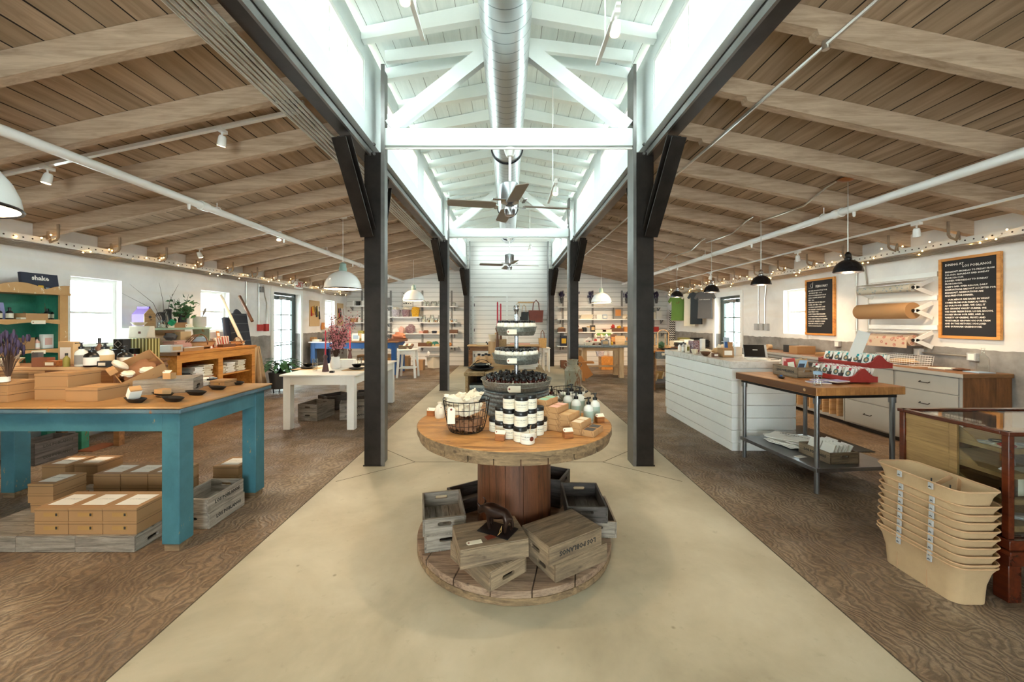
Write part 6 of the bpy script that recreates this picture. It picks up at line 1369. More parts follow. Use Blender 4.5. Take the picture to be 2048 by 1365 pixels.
# toy table
TT = .865
t = table('toy_table', 'pine table with a galvanised top covered in wooden toys', 1.76, 10.0, 3.22, 11.0, TT, .12, .10, .05, 'tub_zinc', 'pine_z', .18, apmat='pine')
MB().box(-.45, .1, .24, .45, .22, .28).build('lower_shelf', M['pine'], t, smooth=False)
for s in (-1, 1): MB().box(s*.50-.02, -.2, .21, s*.50+.02, .2, .30).build('lower_rail', M['pine'], t, smooth=False)
for k_, px, w_, h, c_, c2, lb, cat, Y in (('lump', 1151, 9, 20, 'green', None, 'green and white toy at the left end of the toy table', 'toy', 10.5), ('stand', 1163, 9, 13, 'paper', None, 'white alphabet card on the toy table', 'card', 10.5), ('box', 1177, 13, 6, 'cream', None, 'flat cream box on the toy table', 'box', 10.3), ('house', 1178, 12, 14, 'pink_l', 'white', 'pink and white toy house on the toy table', 'toy house', 10.6),
  ('plush', 1191, 9, 20, 'red_p', 'cream', 'red doll behind the toy truck', 'doll', 10.75), ('plush', 1203, 9, 20, 'orange', 'cream', 'orange haired doll behind the toy truck', 'doll', 10.75), ('plush', 1213, 10, 21, 'charcoal', 'white', 'black and white panda toy', 'toy', 10.6),
  ('box', 1210, 15, 11, 'grey', 'tan', 'grey brown cube box with animal print on the toy table', 'box', 10.25), ('stand', 1228, 13, 20, 'brown', 'orange', 'brown and orange puzzle board on the toy table', 'puzzle', 10.7), ('plush', 1224, 6, 12, 'yellow', 'orange', 'yellow giraffe toy on the toy table', 'toy', 10.35), ('stand', 1241, 20, 18, 'pine', None, 'wooden house shaped board with coloured knobs', 'toy', 10.45), ('box', 1259, 12, 15, 'orange', None, 'orange toy box near the table end', 'box', 10.5), ('jar', 1254, 9, 9, 'tan', 'grey', 'grey round toy at the table end', 'toy', 10.25)):
    item(k_, px, Y-.1, TT+.001, w_, h, c_, lb, cat, c2=c2, dep=.1)
t = thing('toy_truck', 'cream wooden toy truck loaded with dolls', 'toy truck', (at(1193, 10.3), 10.3, TT+.001)); MB().box(-.12, -.05, .03, .13, .05, .1).build('truck_body', M['cream'], t, bevel=.01)
m = MB()
for q in (-.08, .08): m.cyl((q, -.06, .025), (q, .06, .025), .025, n=14)
m.build('wheel', M['brown'], t)
t = thing('paper_banner', 'wide white and green printed card behind the dolls', 'card', (at(1208, 10.9), 10.9, TT+.2)); MB().box(-.24, -.004, 0, .24, .004, .12).build('card', M['cream'], t, smooth=False); MB().box(-.2, -.006, .03, .2, -.004, .1).build('print', M['green'], t, smooth=False); MB().cyl((0, .02, -.2), (0, .02, .05), .005, n=6).build('stick', M['pine'], t)
item('lidbox', 1222, 12.1, .0, 44, 26, 'orange_pine', 'orange pine blanket chest below the back shelves', 'chest', dep=.4, c2='orange_pine'); item('basket', 1200, 12.0, S(26, 12.1)+.002, 18, 13, 'pale_weave', 'grey striped basket on the pine chest', 'basket', dep=.2); item('pot', 1222, 12.0, S(26, 12.1)+.002, 14, 13, 'white', 'white storage pot with bee print on the pine chest', 'pot')
item('box', 1127, 12.5, 0, 12, 14, 'brown', 'dark wooden block on the floor beneath the puzzle shelf', 'box', dep=.2)
t = thing('wooden_toy_horse', 'orange slatted wooden toy with a seat beside the milk can', 'toy', (at(1165, 9.7), 9.7, 0)); m = MB().bar((-.1, 0, .55), (.18, 0, .1), .05, .2).bar((-.05, .12, .5), (.2, .12, .1), .05, .12).box(-.12, -.05, .45, -.02, .12, .62); m.build('slatted_frame', M['orange'], t, smooth=False); MB().box(-.02, -.08, .44, .28, .12, .49).build('seat', M['orange'], t, bevel=.01); MB().box(.0, -.05, 0, .06, .08, .44).build('leg', M['orange'], t, smooth=False)
item('box', 1155, 11.6, .62, 12, 12, 'grey', 'grey framed box left of the toy table', 'box', c2='white', dep=.1); item('box', 1155, 11.6, 0, 14, 41, 'charcoal', 'black stand under the grey framed box', 'stand', dep=.12)
# milk can
t = thing('milk_can', 'rusty old milk can standing in the aisle', 'milk can', (1.245, 7.5, 0)); MB().lathe([(.15, 0), (.158, .02), (.16, .5), (.165, .52), (.165, .55), (.15, .56), (.11, .635), (.085, .655), (.083, .70), (.10, .745), (.108, .755), (.1, .757), (.075, .70), (0, .68)], n=32).build('can_body', M['rust_can'], t)
for s in (-1, 1): MB().tube([(s*.12, 0, .6), (s*.17, 0, .64), (s*.16, 0, .69), (s*.09, 0, .70)], .008, 6).build('handle', M['rust_can'], t)
# rustic bench behind the reel
t = thing('rustic_bench', 'rough plank display bench with dark open front behind the reel', 'bench', (-.06, 6.45, 0)); m = MB()
for k in range(4): m.box(-.6+k*.3+.004, -.85+.02*(k % 2), .70, -.3+k*.3-.004, .85, .75)
m.build('top_plank', M['rustic'], t, bevel=.006); [MB().box(s*.56-.02, -.82, 0, s*.56+.02, .8, .70).build('side_plank', M['rustic'], t, smooth=False) for s in (-1, 1)]; MB().box(-.54, .7, 0, .54, .74, .70).box(-.54, -.7, .3, .54, .7, .33).build('inner_shelf', M['crate_dark'], t, smooth=False)
item('lidbox', 958, 5.95, .331, 34, 26, 'tub_zinc', 'blue grey zinc box inside the rustic bench', 'box', dep=.25, c2='zinc')
BZ = .7505
for px, Y, w_, z_, lb in ((962, 5.95, 52, 0, 'large black handled platter'), (964, 6.1, 38, .035, 'smaller black handled platter stacked on the large one')):
    o = item('plate', px, Y, BZ+z_, w_, 5, 'charcoal', lb+' on the rustic bench', 'platter'); r = S(w_, Y)/2; MB().tube([(-r*.9, 0, .03), (-r*.5, 0, .09), (0, 0, .11), (r*.5, 0, .09), (r*.9, 0, .03)], .005, 6).build('handle', M['black_iron'], o)
hang_tag(o, (.1, -.12, .05), (rad(-40), 0, 0), .06, .035)
for i, (px, Y) in enumerate(((958, 6.75), (966, 6.65), (972, 6.8), (978, 6.7))): o = item('bottle', px, Y, BZ, 14, 21, 'white', 'white ceramic bottle with wooden stopper, %s of the cluster' % ORD[i], 'bottle', name='ceramic_bottle', group='white ceramic bottles on the bench'); o.children[1].data.materials[0] = M['pine']
item('box', 985, 7.15, BZ, 16, 40, 'pine_z', 'tall narrow upright wooden crate on the bench', 'crate', dep=.2, name='upright_crate'); item('box', 1002, 7.2, BZ, 22, 44, 'rustic', 'wide upright wooden crate behind the trays', 'crate', dep=.2, name='upright_crate')
item('box', 1008, 6.2, BZ, 44, 20, 'pine', 'pale wooden crate with a hand hole on the bench', 'crate', dep=.3, name='pale_crate'); o = bpy.data.objects['pale_crate']; MB().box(-.06, -.1515, .09, .06, -.150, .125).build('hand_hole', M['ink'], o, smooth=False)
item('stack', 1055, 6.1, BZ, 40, 14, 'white', 'fringed white and tan blanket folded on the bench', 'blanket', dep=.3)
for px, h, lb in ((995, .36, 'left'), (1001, .34, 'right')):
    t = thing('candle_holder', 'tall brown turned candle holder on the bench, %s of two' % lb, 'candle holder', (at(px, 7.0), 7.0 if lb == 'left' else 7.15, BZ)); MB().lathe([(.05, 0), (.05, .02), (.03, .3), (.02, .55), (.035, .59), (.04, .62), (.02, .66)], n=16).build('turned_body', M['brown'], t)
    c = thing('taper_candle', 'tall red taper candle standing above the trays, %s of two' % lb, 'candle', (at(px, 7.0), 7.0 if lb == 'left' else 7.15, BZ+.655)); MB().lathe([(.016, 0), (.013, h*1.2), (.004, h*1.25)], n=12).build('wax', M['red_wax'], c)
item('bowl', 985, 7.2, BZ+S(40, 7.15), 18, 14, 'cream', 'cream bowl on top of the upright crate', 'bowl'); item('pot', 1027, 6.9, BZ, 16, 30, 'muslin', 'cream crock with wooden top behind the tray stand', 'crock')
# far desk with drawers & white side table, bags
table('writing_desk', 'brown writing desk with a dark front against the back door', -1.22, 11.2, .92, 11.8, .80, .07, .14, .03, 'pine', 'brown_wood', .04, apmat='brown_wood')
t = bpy.data.objects['writing_desk']; MB().ball((-1.0, -.3, .69), .02).build('knob', M['black_iron'], t)
for k_, px, w_, h, c_, lb, cat in (('book', 964, 20, 3, 'ltblue', 'pale blue book on the writing desk', 'book'), ('box', 1040, 40, 3, 'pink_l', 'pink flat wrapped parcel on the desk', 'parcel'), ('bottle', 973, 6, 6, 'charcoal', 'small dark item on the desk', 'ornament'), ('box', 998, 8, 8, 'blue', 'blue and white greeting box on the desk', 'box'), ('box', 1008, 12, 10, 'yellow', 'yellow greeting box on the desk', 'box')):
    item(k_, px, 11.5, .801+(.36 if px in (998, 1008) else 0), w_, h, c_, lb, cat, dep=.12)
for px, c_, c2, lb in ((1021, 'pink_l', 'red_p', 'pink framed card on the desk riser'), (1029, 'dkgrey', 'grey', 'grey card on the desk riser')): item('stand', px, 11.5, 1.16, 10, 12, c_, lb, 'card', c2=c2, dep=.05)
t = thing('desk_riser', 'slim wooden riser on the writing desk', 'riser', (at(1012, 11.5), 11.5, .801)); MB().box(-.33, -.09, .33, .33, .09, .358).build('shelf_board', M['pine'], t, smooth=False); MB().box(-.33, -.09, 0, -.3, .09, .33).box(.3, -.09, 0, .33, .09, .33).build('end_board', M['pine'], t, smooth=False)
table('side_table', 'white painted side table right of the writing desk', .98, 11.3, 1.22, 11.8, .71, .05, .12, .02, 'white_worn', 'white_worn', .02)
item('tote', 1085, 11.5, .7105, 16, 19, 'straw', 'straw market basket with leather handles on the white side table', 'basket', c2='rust', dep=.2, name='market_basket')
t = thing('peg_rail', 'wooden peg rail on the back wall above the handbags', 'peg rail', (bx(1053), YB-.03, bz(605))); MB().box(-.28, -.01, -.02, .28, .02, .02).build('rail', M['pine'], t, smooth=False); m = MB()
for k in range(7): m.cyl((-.24+k*.08, -.01, .01), (-.24+k*.08, -.06, .03), .006, n=6)
m.build('peg', M['pine'], t)
for px, pyt, w_, h, c_, c2, lb in ((1072, 621, 30, 24, 'leather', 'leather', 'large red brown leather handbag hanging on the peg rail'), (1048, 624, 18, 17, 'black', 'tan', 'black leather bag with tan handles on the peg rail'), (1036, 618, 14, 16, 'stone', 'tan', 'grey bag with tan handles at the left of the peg rail')):
    Y = YB-.13; t = item('tote', px, Y, H-(pyt+h-CY)*Y/F, w_, h, c_, lb, 'handbag', c2=c2, dep=.14)
# left back: blue table, white stool, boxes
BTZ = .95
table('work_table', 'long blue painted table along the back left', -5.40, 10.35, -3.02, 11.35, BTZ, .12, .16, .03, 'brown_wood', 'blue_paint', .04, cat='table', foot='rust')
t = bpy.data.objects['work_table']; MB().box(-1.18, -.505, BTZ-.03, -.55, -.5005, BTZ).build('white_edge', M['white'], t, smooth=False)
for k_, px, w_, h, c_, c2, lb, cat, Y in (('lump', 797, 28, 16, 'rust', None, 'heap of brown leather goods on the blue table', 'leather goods', 10.7), ('tray', 797, 34, 5, 'brown', None, 'low wooden tray under the leather goods', 'tray', 10.65), ('box', 625, 12, 8, 'kraft_lt', None, 'kraft box stack at the left end of the blue table', 'box', 10.7), ('box', 634, 14, 4, 'cream', None, 'flat cream box on the blue table', 'box', 10.5), ('stack', 645, 14, 6, 'dkgrey', None, 'dark papers beside the bouquet', 'paper', 10.7), ('stand', 711, 15, 15, 'paper', 'ltblue', 'white framed picture on the blue table', 'picture', 10.8), ('box', 723, 10, 20, 'olive', 'tan', 'olive and gold boxes on the blue table', 'box', 10.9), ('box', 730, 10, 14, 'white', None, 'white cartons at the post on the blue table', 'carton', 10.8), ('box', 725, 16, 6, 'white', None, 'white wide carton at the wall shelf', 'carton', 11.1), ('lump', 775, 12, 5, 'brown', None, 'small brown pouches on the blue table', 'pouch', 10.6)):
    item(k_, px, Y, BTZ+.001, w_, h, c_, lb, cat, c2=c2, dep=.16)
t = thing('stool', 'white painted stool table at the end of the blue table', 'stool', (at(815, 10.3), 10.35, 0)); MB().lathe([(.26, .72), (.27, .73), (.27, .75), (.25, .76)], n=28).build('seat', M['white_worn'], t)
for sx in (-1, 1):
    for sy in (-1, 1): MB().bar((sx*.24, sy*.2, 0), (sx*.19, sy*.17, .72), .05, .05).build('leg', M['white_worn'], t, smooth=False)
MB().box(-.2, -.17, .24, .2, .17, .27).build('lower_shelf', M['white_worn'], t, smooth=False); MB().box(-.2, -.185, .62, .2, -.165, .72).box(-.2, .165, .62, .2, .185, .72).build('apron', M['white_worn'], t, smooth=False)
crate(at(811, 10.3), 10.3, .762, rad(10), 'small crate of rolled napkins on the white stool', mat='crate_warm', L=.34, W=.26, h=.09)
for k in range(4): o = item('roll', 808+k*5, 10.3, .78, 16, 6, 'brown' if k % 2 else 'cream', 'rolled napkin in the stool crate, %s from the left' % ORD[k], 'napkin', name='rolled_napkin', group='rolled napkins'); o.rotation_euler = (0, -.5, rad(80))
for i, (px, py, w_, h, Y) in enumerate(((728, 0, 20, 30, 11.9), (776, 0, 18, 34, 11.6), (808, 0, 22, 24, 11.9), (808, .37, 20, 4, 11.9), (838, 0, 20, 20, 11.9))):
    item('lidbox', px, Y, py, w_, h, 'orange_pine' if i < 2 else 'kraft', 'brown drawer box on the floor beneath the back shelves, %s from the left' % ORD[i], 'box', c2='kraft', dep=.3, name='drawer_box', group='drawer boxes on the floor')
t = thing('storage_bin', 'white cloth covered bin with grey lid under the left back shelves', 'bin', (at(869, 12.4), 12.4, 0)); MB().lathe([(.22, 0), (.27, .36), (.26, .36)], n=4, sy=.8).build('cloth_wrap', M['muslin'], t, smooth=False, bevel=.02); MB().box(-.26, -.2, .36, .26, .2, .385).build('lid', M['grey'], t, smooth=False)
item('lump', 857, 12.4, .386, 5, 9, 'white', 'white rabbit figure on the storage bin', 'figure')

# ------------------------------------------------------------------ RIGHT SIDE
KX0, KX1, KY0, KY1, KZ = 2.56, 3.32, 4.434, 6.33, 1.035
t = thing('sales_counter', 'white boarded sales counter with a thick pale quartz top', 'counter', ((KX0+KX1)/2, (KY0+KY1)/2, 0)); a, b = (KX1-KX0)/2, (KY1-KY0)/2
MB().box(-a, -b, KZ-.075, a, b, KZ).build('quartz_top', M['quartz'], t, smooth=False, bevel=.003); MB().box(-a+.03, -b+.03, 0, a-.03, b-.03, KZ-.076).build('carcass', M['white_paint'], t, smooth=False)
MB().box(-a+.02, -b+.02, 0, a-.02, b-.02, .09).build('plinth', M['white_paint'], t, smooth=False)
m = MB(); nb = 6; bh = (KZ-.08-.1)/nb
for k in range(nb): m.box(-a+.008, -b+.008, .1+k*bh+.004, a-.008, b-.008, .1+(k+1)*bh-.004)
m.build('boarding', M['white_paint'], t, smooth=False, bevel=.002)
def onk(kind, px, Y, wp, hp, c, label, cat, **k): return item(kind, px, Y, k.pop('z', KZ+.0005), wp, hp, c, label, cat, **k)
t = thing('payment_tablet', 'black and silver payment tablet tilted on a white swivel stand', 'tablet', (at(1510, 4.72), 4.72, KZ), rad(-20)); MB().box(-.10, -.06, 0, .13, .1, .012).build('stand_base', M['white'], t, bevel=.005); MB().prism([(-.05, .0), (.07, 0), (.05, .07), (.0, .12)], 'x', -.03, .03).build('stand_neck', M['white'], t, bevel=.004)
T_ = MB(); T_.T = Matrix.Translation((0, .0, .10)) @ Matrix.Rotation(rad(-28), 4, 'X'); T_.box(-.125, -.006, -.085, .125, .006, .085); T_.build('tablet_shell', M['silver'], t, bevel=.003); T_ = MB(); T_.T = Matrix.Translation((0, .0, .10)) @ Matrix.Rotation(rad(-28), 4, 'X'); T_.box(-.12, -.0085, -.082, .10, -.0062, .08); T_.build('black_back', M['black'], t, smooth=False)
for k_, px, Y, w_, h, c_, c2, lb, cat in (('box', 1451, 5.0, 22, 18, 'kraft', 'paper', 'kraft gift card box with tree emblem on the counter', 'box'), ('stand', 1463, 5.15, 10, 28, 'kraft', None, 'tall kraft card back beside the gift card box', 'card'), ('stand', 1456, 5.25, 12, 36, 'ltblue', 'blue', 'clear holder with blue cards on the counter', 'card holder'), ('box', 1430, 5.0, 10, 8, 'brown', 'paper', 'small wooden box with white label on the counter', 'box'), ('bowl', 1411, 5.2, 20, 8, 'brown', None, 'shallow wooden bowl near the counter edge', 'bowl'), ('bowl', 1389, 5.5, 14, 9, 'cream', None, 'white bowl near the counter edge', 'bowl'), ('lump', 1392, 5.5, 8, 8, 'white', None, 'white folded tag paper in the bowl group', 'paper'),
   ('bottle', 1359, 6.0, 6, 16, 'white', 'paper', 'short white bottle with red dot at the far counter end', 'bottle'), ('bottle', 1367, 5.85, 8, 20, 'stone', 'paper', 'taller grey bottle with red dot at the far counter end', 'bottle'), ('box', 1375, 5.7, 7, 16, 'cream', 'olive', 'slanted cream carton on the counter', 'carton'), ('box', 1392, 5.7, 22, 24, 'knit', None, 'dark red beaded rack of bars on the counter', 'rack'), ('box', 1405, 5.5, 8, 30, 'white', 'paper', 'tall white carton with red top on the counter', 'carton'), ('lump', 1412, 5.35, 20, 12, 'cream', None, 'cream tissue parcels on the counter', 'parcel'), ('lump', 1436, 5.35, 24, 14, 'tan', None, 'pile of cream packets behind the gift card box', 'packets'), ('box', 1475, 5.2, 12, 18, 'white', None, 'white card reader behind the gift card box', 'card reader'), ('lump', 1444, 5.6, 18, 18, 'cream', None, 'pale dried flowers standing on the counter', 'dried flowers')):
    onk(k_, px, Y, w_, h, c_, lb, cat, c2=c2, dep=min(.14, S(w_, Y)*.9))
m = MB().box(-.12, -.08, 0, .12, .08, .003); t = thing('pen_tray', 'flat white sheet and pen on the counter corner', 'paper', (at(1548, 4.6), 4.6, KZ)); m.build('sheet', M['paper'], t, smooth=False); MB().cyl((-.05, -.02, .007), (.06, .0, .007), .004, n=6).build('pen', M['black'], t)
# butcher block table
BB = .93; ang = rad(5.2); O = (2.626, 3.288)
t = thing('butcher_block_table', 'butcher block table on steel legs with an undershelf', 'table', (O[0], O[1], 0), ang); W_, D_ = .845, 1.02
MB().box(0, 0, BB-.072, W_, D_, BB).build('butcher_top', M['butcher'], t, bevel=.006); MB().cyl((-.0015, .12, BB-.036), (.0, .12, BB-.036), .013, n=14).build('wood_plug', M['pine'], t)
MB().box(.03, .03, .19, W_-.03, D_-.03, .225).build('undershelf', M['lt_steel'], t, bevel=.003)
for x in (.06, W_-.06):
    for y in (.06, D_-.06): MB().cyl((x, y, 0), (x, y, BB-.14), .0195, n=16).cyl((x, y, BB-.15), (x, y, BB-.073), .027, n=16).build('leg', M['lt_steel'], t)
MB().box(.05, .03, BB-.10, W_-.05, .06, BB-.073).box(.03, .05, BB-.10, .06, D_-.05, BB-.073).build('under_rail', M['black_iron'], t, smooth=False)
def bb(x, y): q = R2(ang, x, y); return (O[0]+q[0], O[1]+q[1])
def cl(x, y, z, L, W, h, rz, label, **k): return crate(x, y, z, rz, label, L=L, W=W, h=h, **k)
c_ = cl(2.99, 4.03, BB, .34, .22, .105, rad(-88), 'small lettered crate of seed packets on the butcher block', mat='crate_warm', txt=True, group='lettered crates on the butcher block table')
text('LOS POBLANOS', .034, M['ink'], c_, (0, -.1103, .05), bold=.001) if False else None
rr = random.Random(9)
for k in range(7): o = item('stand', CX, 1, 0, .08*F, .15*F, ['ltblue', 'kraft_lt', 'red_p', 'tan', 'pink_l', 'yellow', 'cream'][k], 'packet sticking out of the small crate, %s from the front' % ORD[k], 'packet', name='seed_packet', c2=['navy', None, 'cream', None, 'red_p', 'orange', None][k], group='packets in the small crate', dep=.02); o.location = (2.94+.1*(k % 2), 3.90+k*.045, BB+.035); o.rotation_euler = (rr.uniform(-.5, 0), rr.uniform(-.3, .3), rad(-60)+rr.uniform(-.4, .4))
# seed display: two red boat shaped holders
def seed_holder(x, y, z, rz, L, W, label, n_groups, seed, teal=False):
    t = thing('seed_display', label, 'display stand', (x, y, z), rz, 'red scalloped seed packet holders'); m = MB()
    m.box(-L/2, -W/2, 0, L/2, W/2, .012); m.box(-L/2, -W/2, .012, L/2, -W/2+.014, .045); m.box(-L/2, W/2-.014, .012, L/2, W/2, .045); m.build('base_rail', M['holder_red'], t, bevel=.003)
    for s in (-1, 1):
        poly = [(-W/2, 0), (W/2, 0)] + [(W/2-(W)*i/16, .05+.075*math.exp(-((i-8)/3.6)**2)) for i in range(17)]
        m = MB(); m.prism(poly, 'x', s*L/2-.008, s*L/2+.008); m.build('scalloped_end', M['holder_red'], t, smooth=False)
    m = MB()
    for k in range(1, n_groups): m.box(-L/2+k*L/n_groups-.002, -W/2+.016, .012, -L/2+k*L/n_groups+.002, W/2-.016, .07)
    m.build('divider', M['dkgrey'], t, smooth=False)
    return t
M['holder_red'] = plain('deep_red_lacquer', '#a02c26', .35, var=.1, sc_=30)
def packets(t, L, W, n_groups, per, seed, lb, teal=False):
    rz = t.rotation_euler.z; rr = random.Random(seed); proto = None
    for g in range(n_groups):
        for k in range(per):
            lx = -L/2+(g+.5)*L/n_groups; ly = -W/2+.035+k*(W-.075)/(per-1)
            if proto is None:
                proto = thing('seed_packet', 'x', 'seed packet', (0, 0, 0), 0, 'seed packets in the '+lb); w2 = min(.045, L/n_groups/2-.006)
                MB().box(-w2, -.0035, 0, w2, .0035, .115).build('envelope', M['paper'], proto, smooth=False, bevel=.001)
                b_ = MB().cyl((0, -.0042, .062), (0, -.0036, .062), .028, n=20).build('round_emblem', M['emblem'], proto); MB().cyl((0, -.0048, .062), (0, -.0042, .062), .014, n=14).build('emblem_centre', M['tan'], b_)
                MB().box(-.006, -.0046, .09, .02, -.0036, .115).build('colour_band', M['teal_band' if teal else 'red_wax'], proto, smooth=False); o = proto
            else: o = copy_tree(proto, (0, 0, 0))
            q = R2(rz, lx, ly); o.location = (t.location.x+q[0], t.location.y+q[1], t.location.z+.0135); o.rotation_euler = (-.30+rr.uniform(-.05, .05), 0, rz); o['label'] = 'white seed packet with round emblem in the %s, %s pocket, %s from its front' % (lb.replace(' red holder', ' holder'), ORD[g], ORD[k])
M['emblem'] = plain('dark_green_emblem', '#4f6358', .6); M['teal_band'] = plain('teal_band', '#1fa5a8', .6)
L1_ = .52; r1 = rad(-88)+rad(0)
h1 = seed_holder(3.235, 3.78, BB+.012, rad(-90), L1_, .26, 'front red scalloped holder full of white seed packets', 4, 1); packets(h1, L1_, .26, 4, 7, 3, 'front red holder')
MB().cyl((.2, -.10, -.012), (.2, -.10, 0), .012, n=10).cyl((-.2, -.10, -.012), (-.2, -.10, 0), .012, n=10).cyl((.2, .10, -.012), (.2, .10, 0), .012, n=10).cyl((-.2, .10, -.012), (-.2, .10, 0), .012, n=10).build('foot', M['red_wax'], h1)
cl(3.42, 4.12, BB, .40, .24, .12, rad(-84), 'dark plain crate raising the rear seed holder', mat='crate_dark', inv=True) 
h2 = seed_holder(3.50, 3.92, BB+.125, rad(-90), .56, .24, 'rear red scalloped holder full of white seed packets', 5, 2); packets(h2, .56, .24, 5, 6, 5, 'rear red holder', True)
t = thing('display_card', 'tall white sign card leaning above the seed packets', 'sign', (3.42, 3.82, BB+.21), rad(-12)); T_ = MB(); T_.T = Matrix.Rotation(.1, 4, 'X') @ Matrix.Rotation(.28, 4, 'Y'); T_.box(-.055, -.002, 0, .055, .002, .27); T_.build('card', M['paper'], t, smooth=False)
me = text_mesh('FLORES', .022, M['grey']); link('lettering', me, t, loc=(.018, -.006, .06), rot=(PI/2+.1, .28, 0))
t = thing('water_bottle', 'small clear plastic water bottle at the table corner', 'bottle', (2.735, 3.41, BB)); MB().lathe([(.028, 0), (.032, .01), (.03, .04), (.033, .06), (.03, .08), (.033, .1), (.032, .12), (.014, .155), (.013, .165)], n=20).build('bottle_body', M['jar_glass'], t); MB().lathe([(.0145, .163), (.0145, .178), (0, .178)], n=14).build('cap', M['white'], t); MB().lathe([(.0332, .1), (.0332, .128)], n=20, caps=False).build('label', M['ltblue'], t)
t = thing('pen_dish', 'black boat dish with blue and white pen on the butcher block', 'dish', (2.735, 3.87, BB), 1.2); MB().lathe([(.04, 0), (.075, .018), (.07, .018), (0, .006)], n=20, sy=.45).build('dish', M['black_clay'], t); MB().ball((.0, 0, .022), .02, .014, .008).build('blue_clip', M['blue'], t)
for i, (x, y) in enumerate(((2.86, 3.56), (2.95, 3.62), (3.0, 3.52))): o = item('book', CX, 1, 0, .16*F, .008*F, 'violet', 'lilac leaflet stack on the butcher block, %s from the left' % ORD[i], 'leaflets', name='leaflet_stack', dep=.11, group='lilac leaflets'); o.location = (x, y, BB+.0005+i*.0095); o.rotation_euler = (0, 0, .25*i-.2)
# undershelf goods
UZ = .2255
c2_ = crate(2.98, 3.60, UZ, rad(-86), 'lettered crate of white envelopes on the steel undershelf', mat='crate_warm', L=.34, W=.28, h=.10, txt=True)
for k in range(12):
    lab = 'white card envelope in the undershelf crate, %s from the front' % ORD[k]
    if k == 0: o = thing('card_envelope', lab, 'envelope', (0, 0, 0), 0, 'white envelopes in the undershelf crate'); MB().box(-.062, -.005, 0, .062, .005, .15).build('envelope', M['paper'], o, smooth=False, bevel=.003); pe = o
    else: o = copy_tree(pe, (0, 0, 0), label=lab)
    o.location = (2.875+(k//2)*.03+rr.uniform(-.004, .004), 3.52+(k % 2)*.145, UZ+.0205); o.rotation_euler = (-.42+rr.uniform(-.06, .06), 0, -1.5+rr.uniform(-.08, .08))
for k in range(9):
    lab = 'folded printed newspaper in the undershelf pile, %s from the bottom' % ORD[k]; w2, d2 = .17, .13
    if k == 0:
        o = thing('newspaper', lab, 'newspaper', (0, 0, 0), 0, 'folded newspapers on the undershelf'); m = MB(); vs = [(x_, y_, .006*math.sin(x_*14)+zz) for zz in (0, .007) for x_ in [-.18+.036*i for i in range(11)] for y_ in (-.14, .14)]
        fs = []
        for i in range(10): a_ = 2*i; fs += [(a_, a_+1, a_+3, a_+2), (22+a_, 22+a_+2, 22+a_+3, 22+a_+1), (a_, a_+2, a_+24, a_+22), (a_+1, a_+23, a_+25, a_+3)]
        fs += [(0, 22, 23, 1), (20, 21, 43, 42)]; m.add(vs, fs); m.build('sheet', M['newsprint'] if 'newsprint' in M else M['paper'], o); link('lettering', text_mesh('LOS POBLANOS', .035, M['ink']), o, loc=(.02, .06, .0125), rot=(0, 0, 0)); link('lettering', text_mesh('FARM SHOP NEWS' if False else 'LOS POBLANOS', .012, M['grey']), o, loc=(.0, -.0, .0125), rot=(0, 0, 0)); pn = o
    else: o = copy_tree(pn, (0, 0, 0), label=lab)
    o.location = (2.92+rr.uniform(-.03, .03), 3.99+rr.uniform(-.05, .05), UZ+.006+k*.0085); o.rotation_euler = (0, 0, -1.2+rr.uniform(-.35, .35))
o = item('box', CX, 1, 0, .1*F, .002*F, 'paper', 'small white ticket on the steel undershelf', 'ticket', dep=.06); o.location = (2.74, 3.62, UZ); o.rotation_euler = (0, 0, .3)
t = thing('floor_mat', 'black rubber mat on the floor behind the butcher block', 'mat', (3.83, 4.95, 0)); MB().box(-.36, -.55, 0, .36, .55, .01).build('mat', M['black'], t, smooth=False, bevel=.003)
# rear cabinets along the right wall
GX, GY0, GY1, GZ = 4.84, 4.10, 8.1, .94
t = thing('wall_cabinet', 'grey drawer cabinet with brown worktop along the right wall', 'cabinet', ((GX+XR)/2, 4.83, 0)); a = (XR-GX)/2-.004; b = .72
MB().box(-a, -b, .06, a, b, GZ-.045).build('body', M['grey_cab'], t, smooth=False); MB().box(-a+.05, -b+.02, 0, a, b, .06).build('plinth', M['ink'], t, smooth=False); MB().box(-a, -b-.012, .05, a, -b-.001, GZ-.045).build('end_panel', M['brown_z'], t, smooth=False)
for i, (y0, y1) in enumerate(((-.70, -.02), (.0, .70))):
    for z0, z1 in ((.70, .885), (.40, .69), (.08, .39)):
        d_ = MB().box(-a-.014, y0+.01, z0, -a-.001, y1-.005, z1).build('drawer', M['grey_cab'], t, smooth=False, bevel=.002)
        ym = (y0+y1)/2; MB().tube([(-a-.014, ym-.05, (z0+z1)/2+.01), (-a-.035, ym-.05, (z0+z1)/2), (-a-.035, ym+.05, (z0+z1)/2), (-a-.014, ym+.05, (z0+z1)/2+.01)], .005, 6).build('drawer_pull', M['black_iron'], d_)
t = thing('cubby_cabinet', 'grey open cabinet with upright paper slots along the right wall', 'cabinet', ((GX+XR)/2, 6.85, 0)); b = 1.29
MB().box(-a+.02, -b, .06, a, b, .10).box(a-.02, -b, .10, a, b, GZ-.045).box(-a, -b, .06, a, -b+.02, GZ-.045).box(-a, b-.02, .06, a, b, GZ-.045).box(-a, -b, .52, a, b, .54).box(-a, -b, GZ-.1, -a+.02, b, GZ-.045).build('carcass', M['grey_cab'], t, smooth=False)
m = MB()
for k in range(1, 9): m.box(-a, -b+k*.13-.006, .10, a-.02, -b+k*.13+.006, .52)
m.build('slot_divider', M['pine'], t, smooth=False)
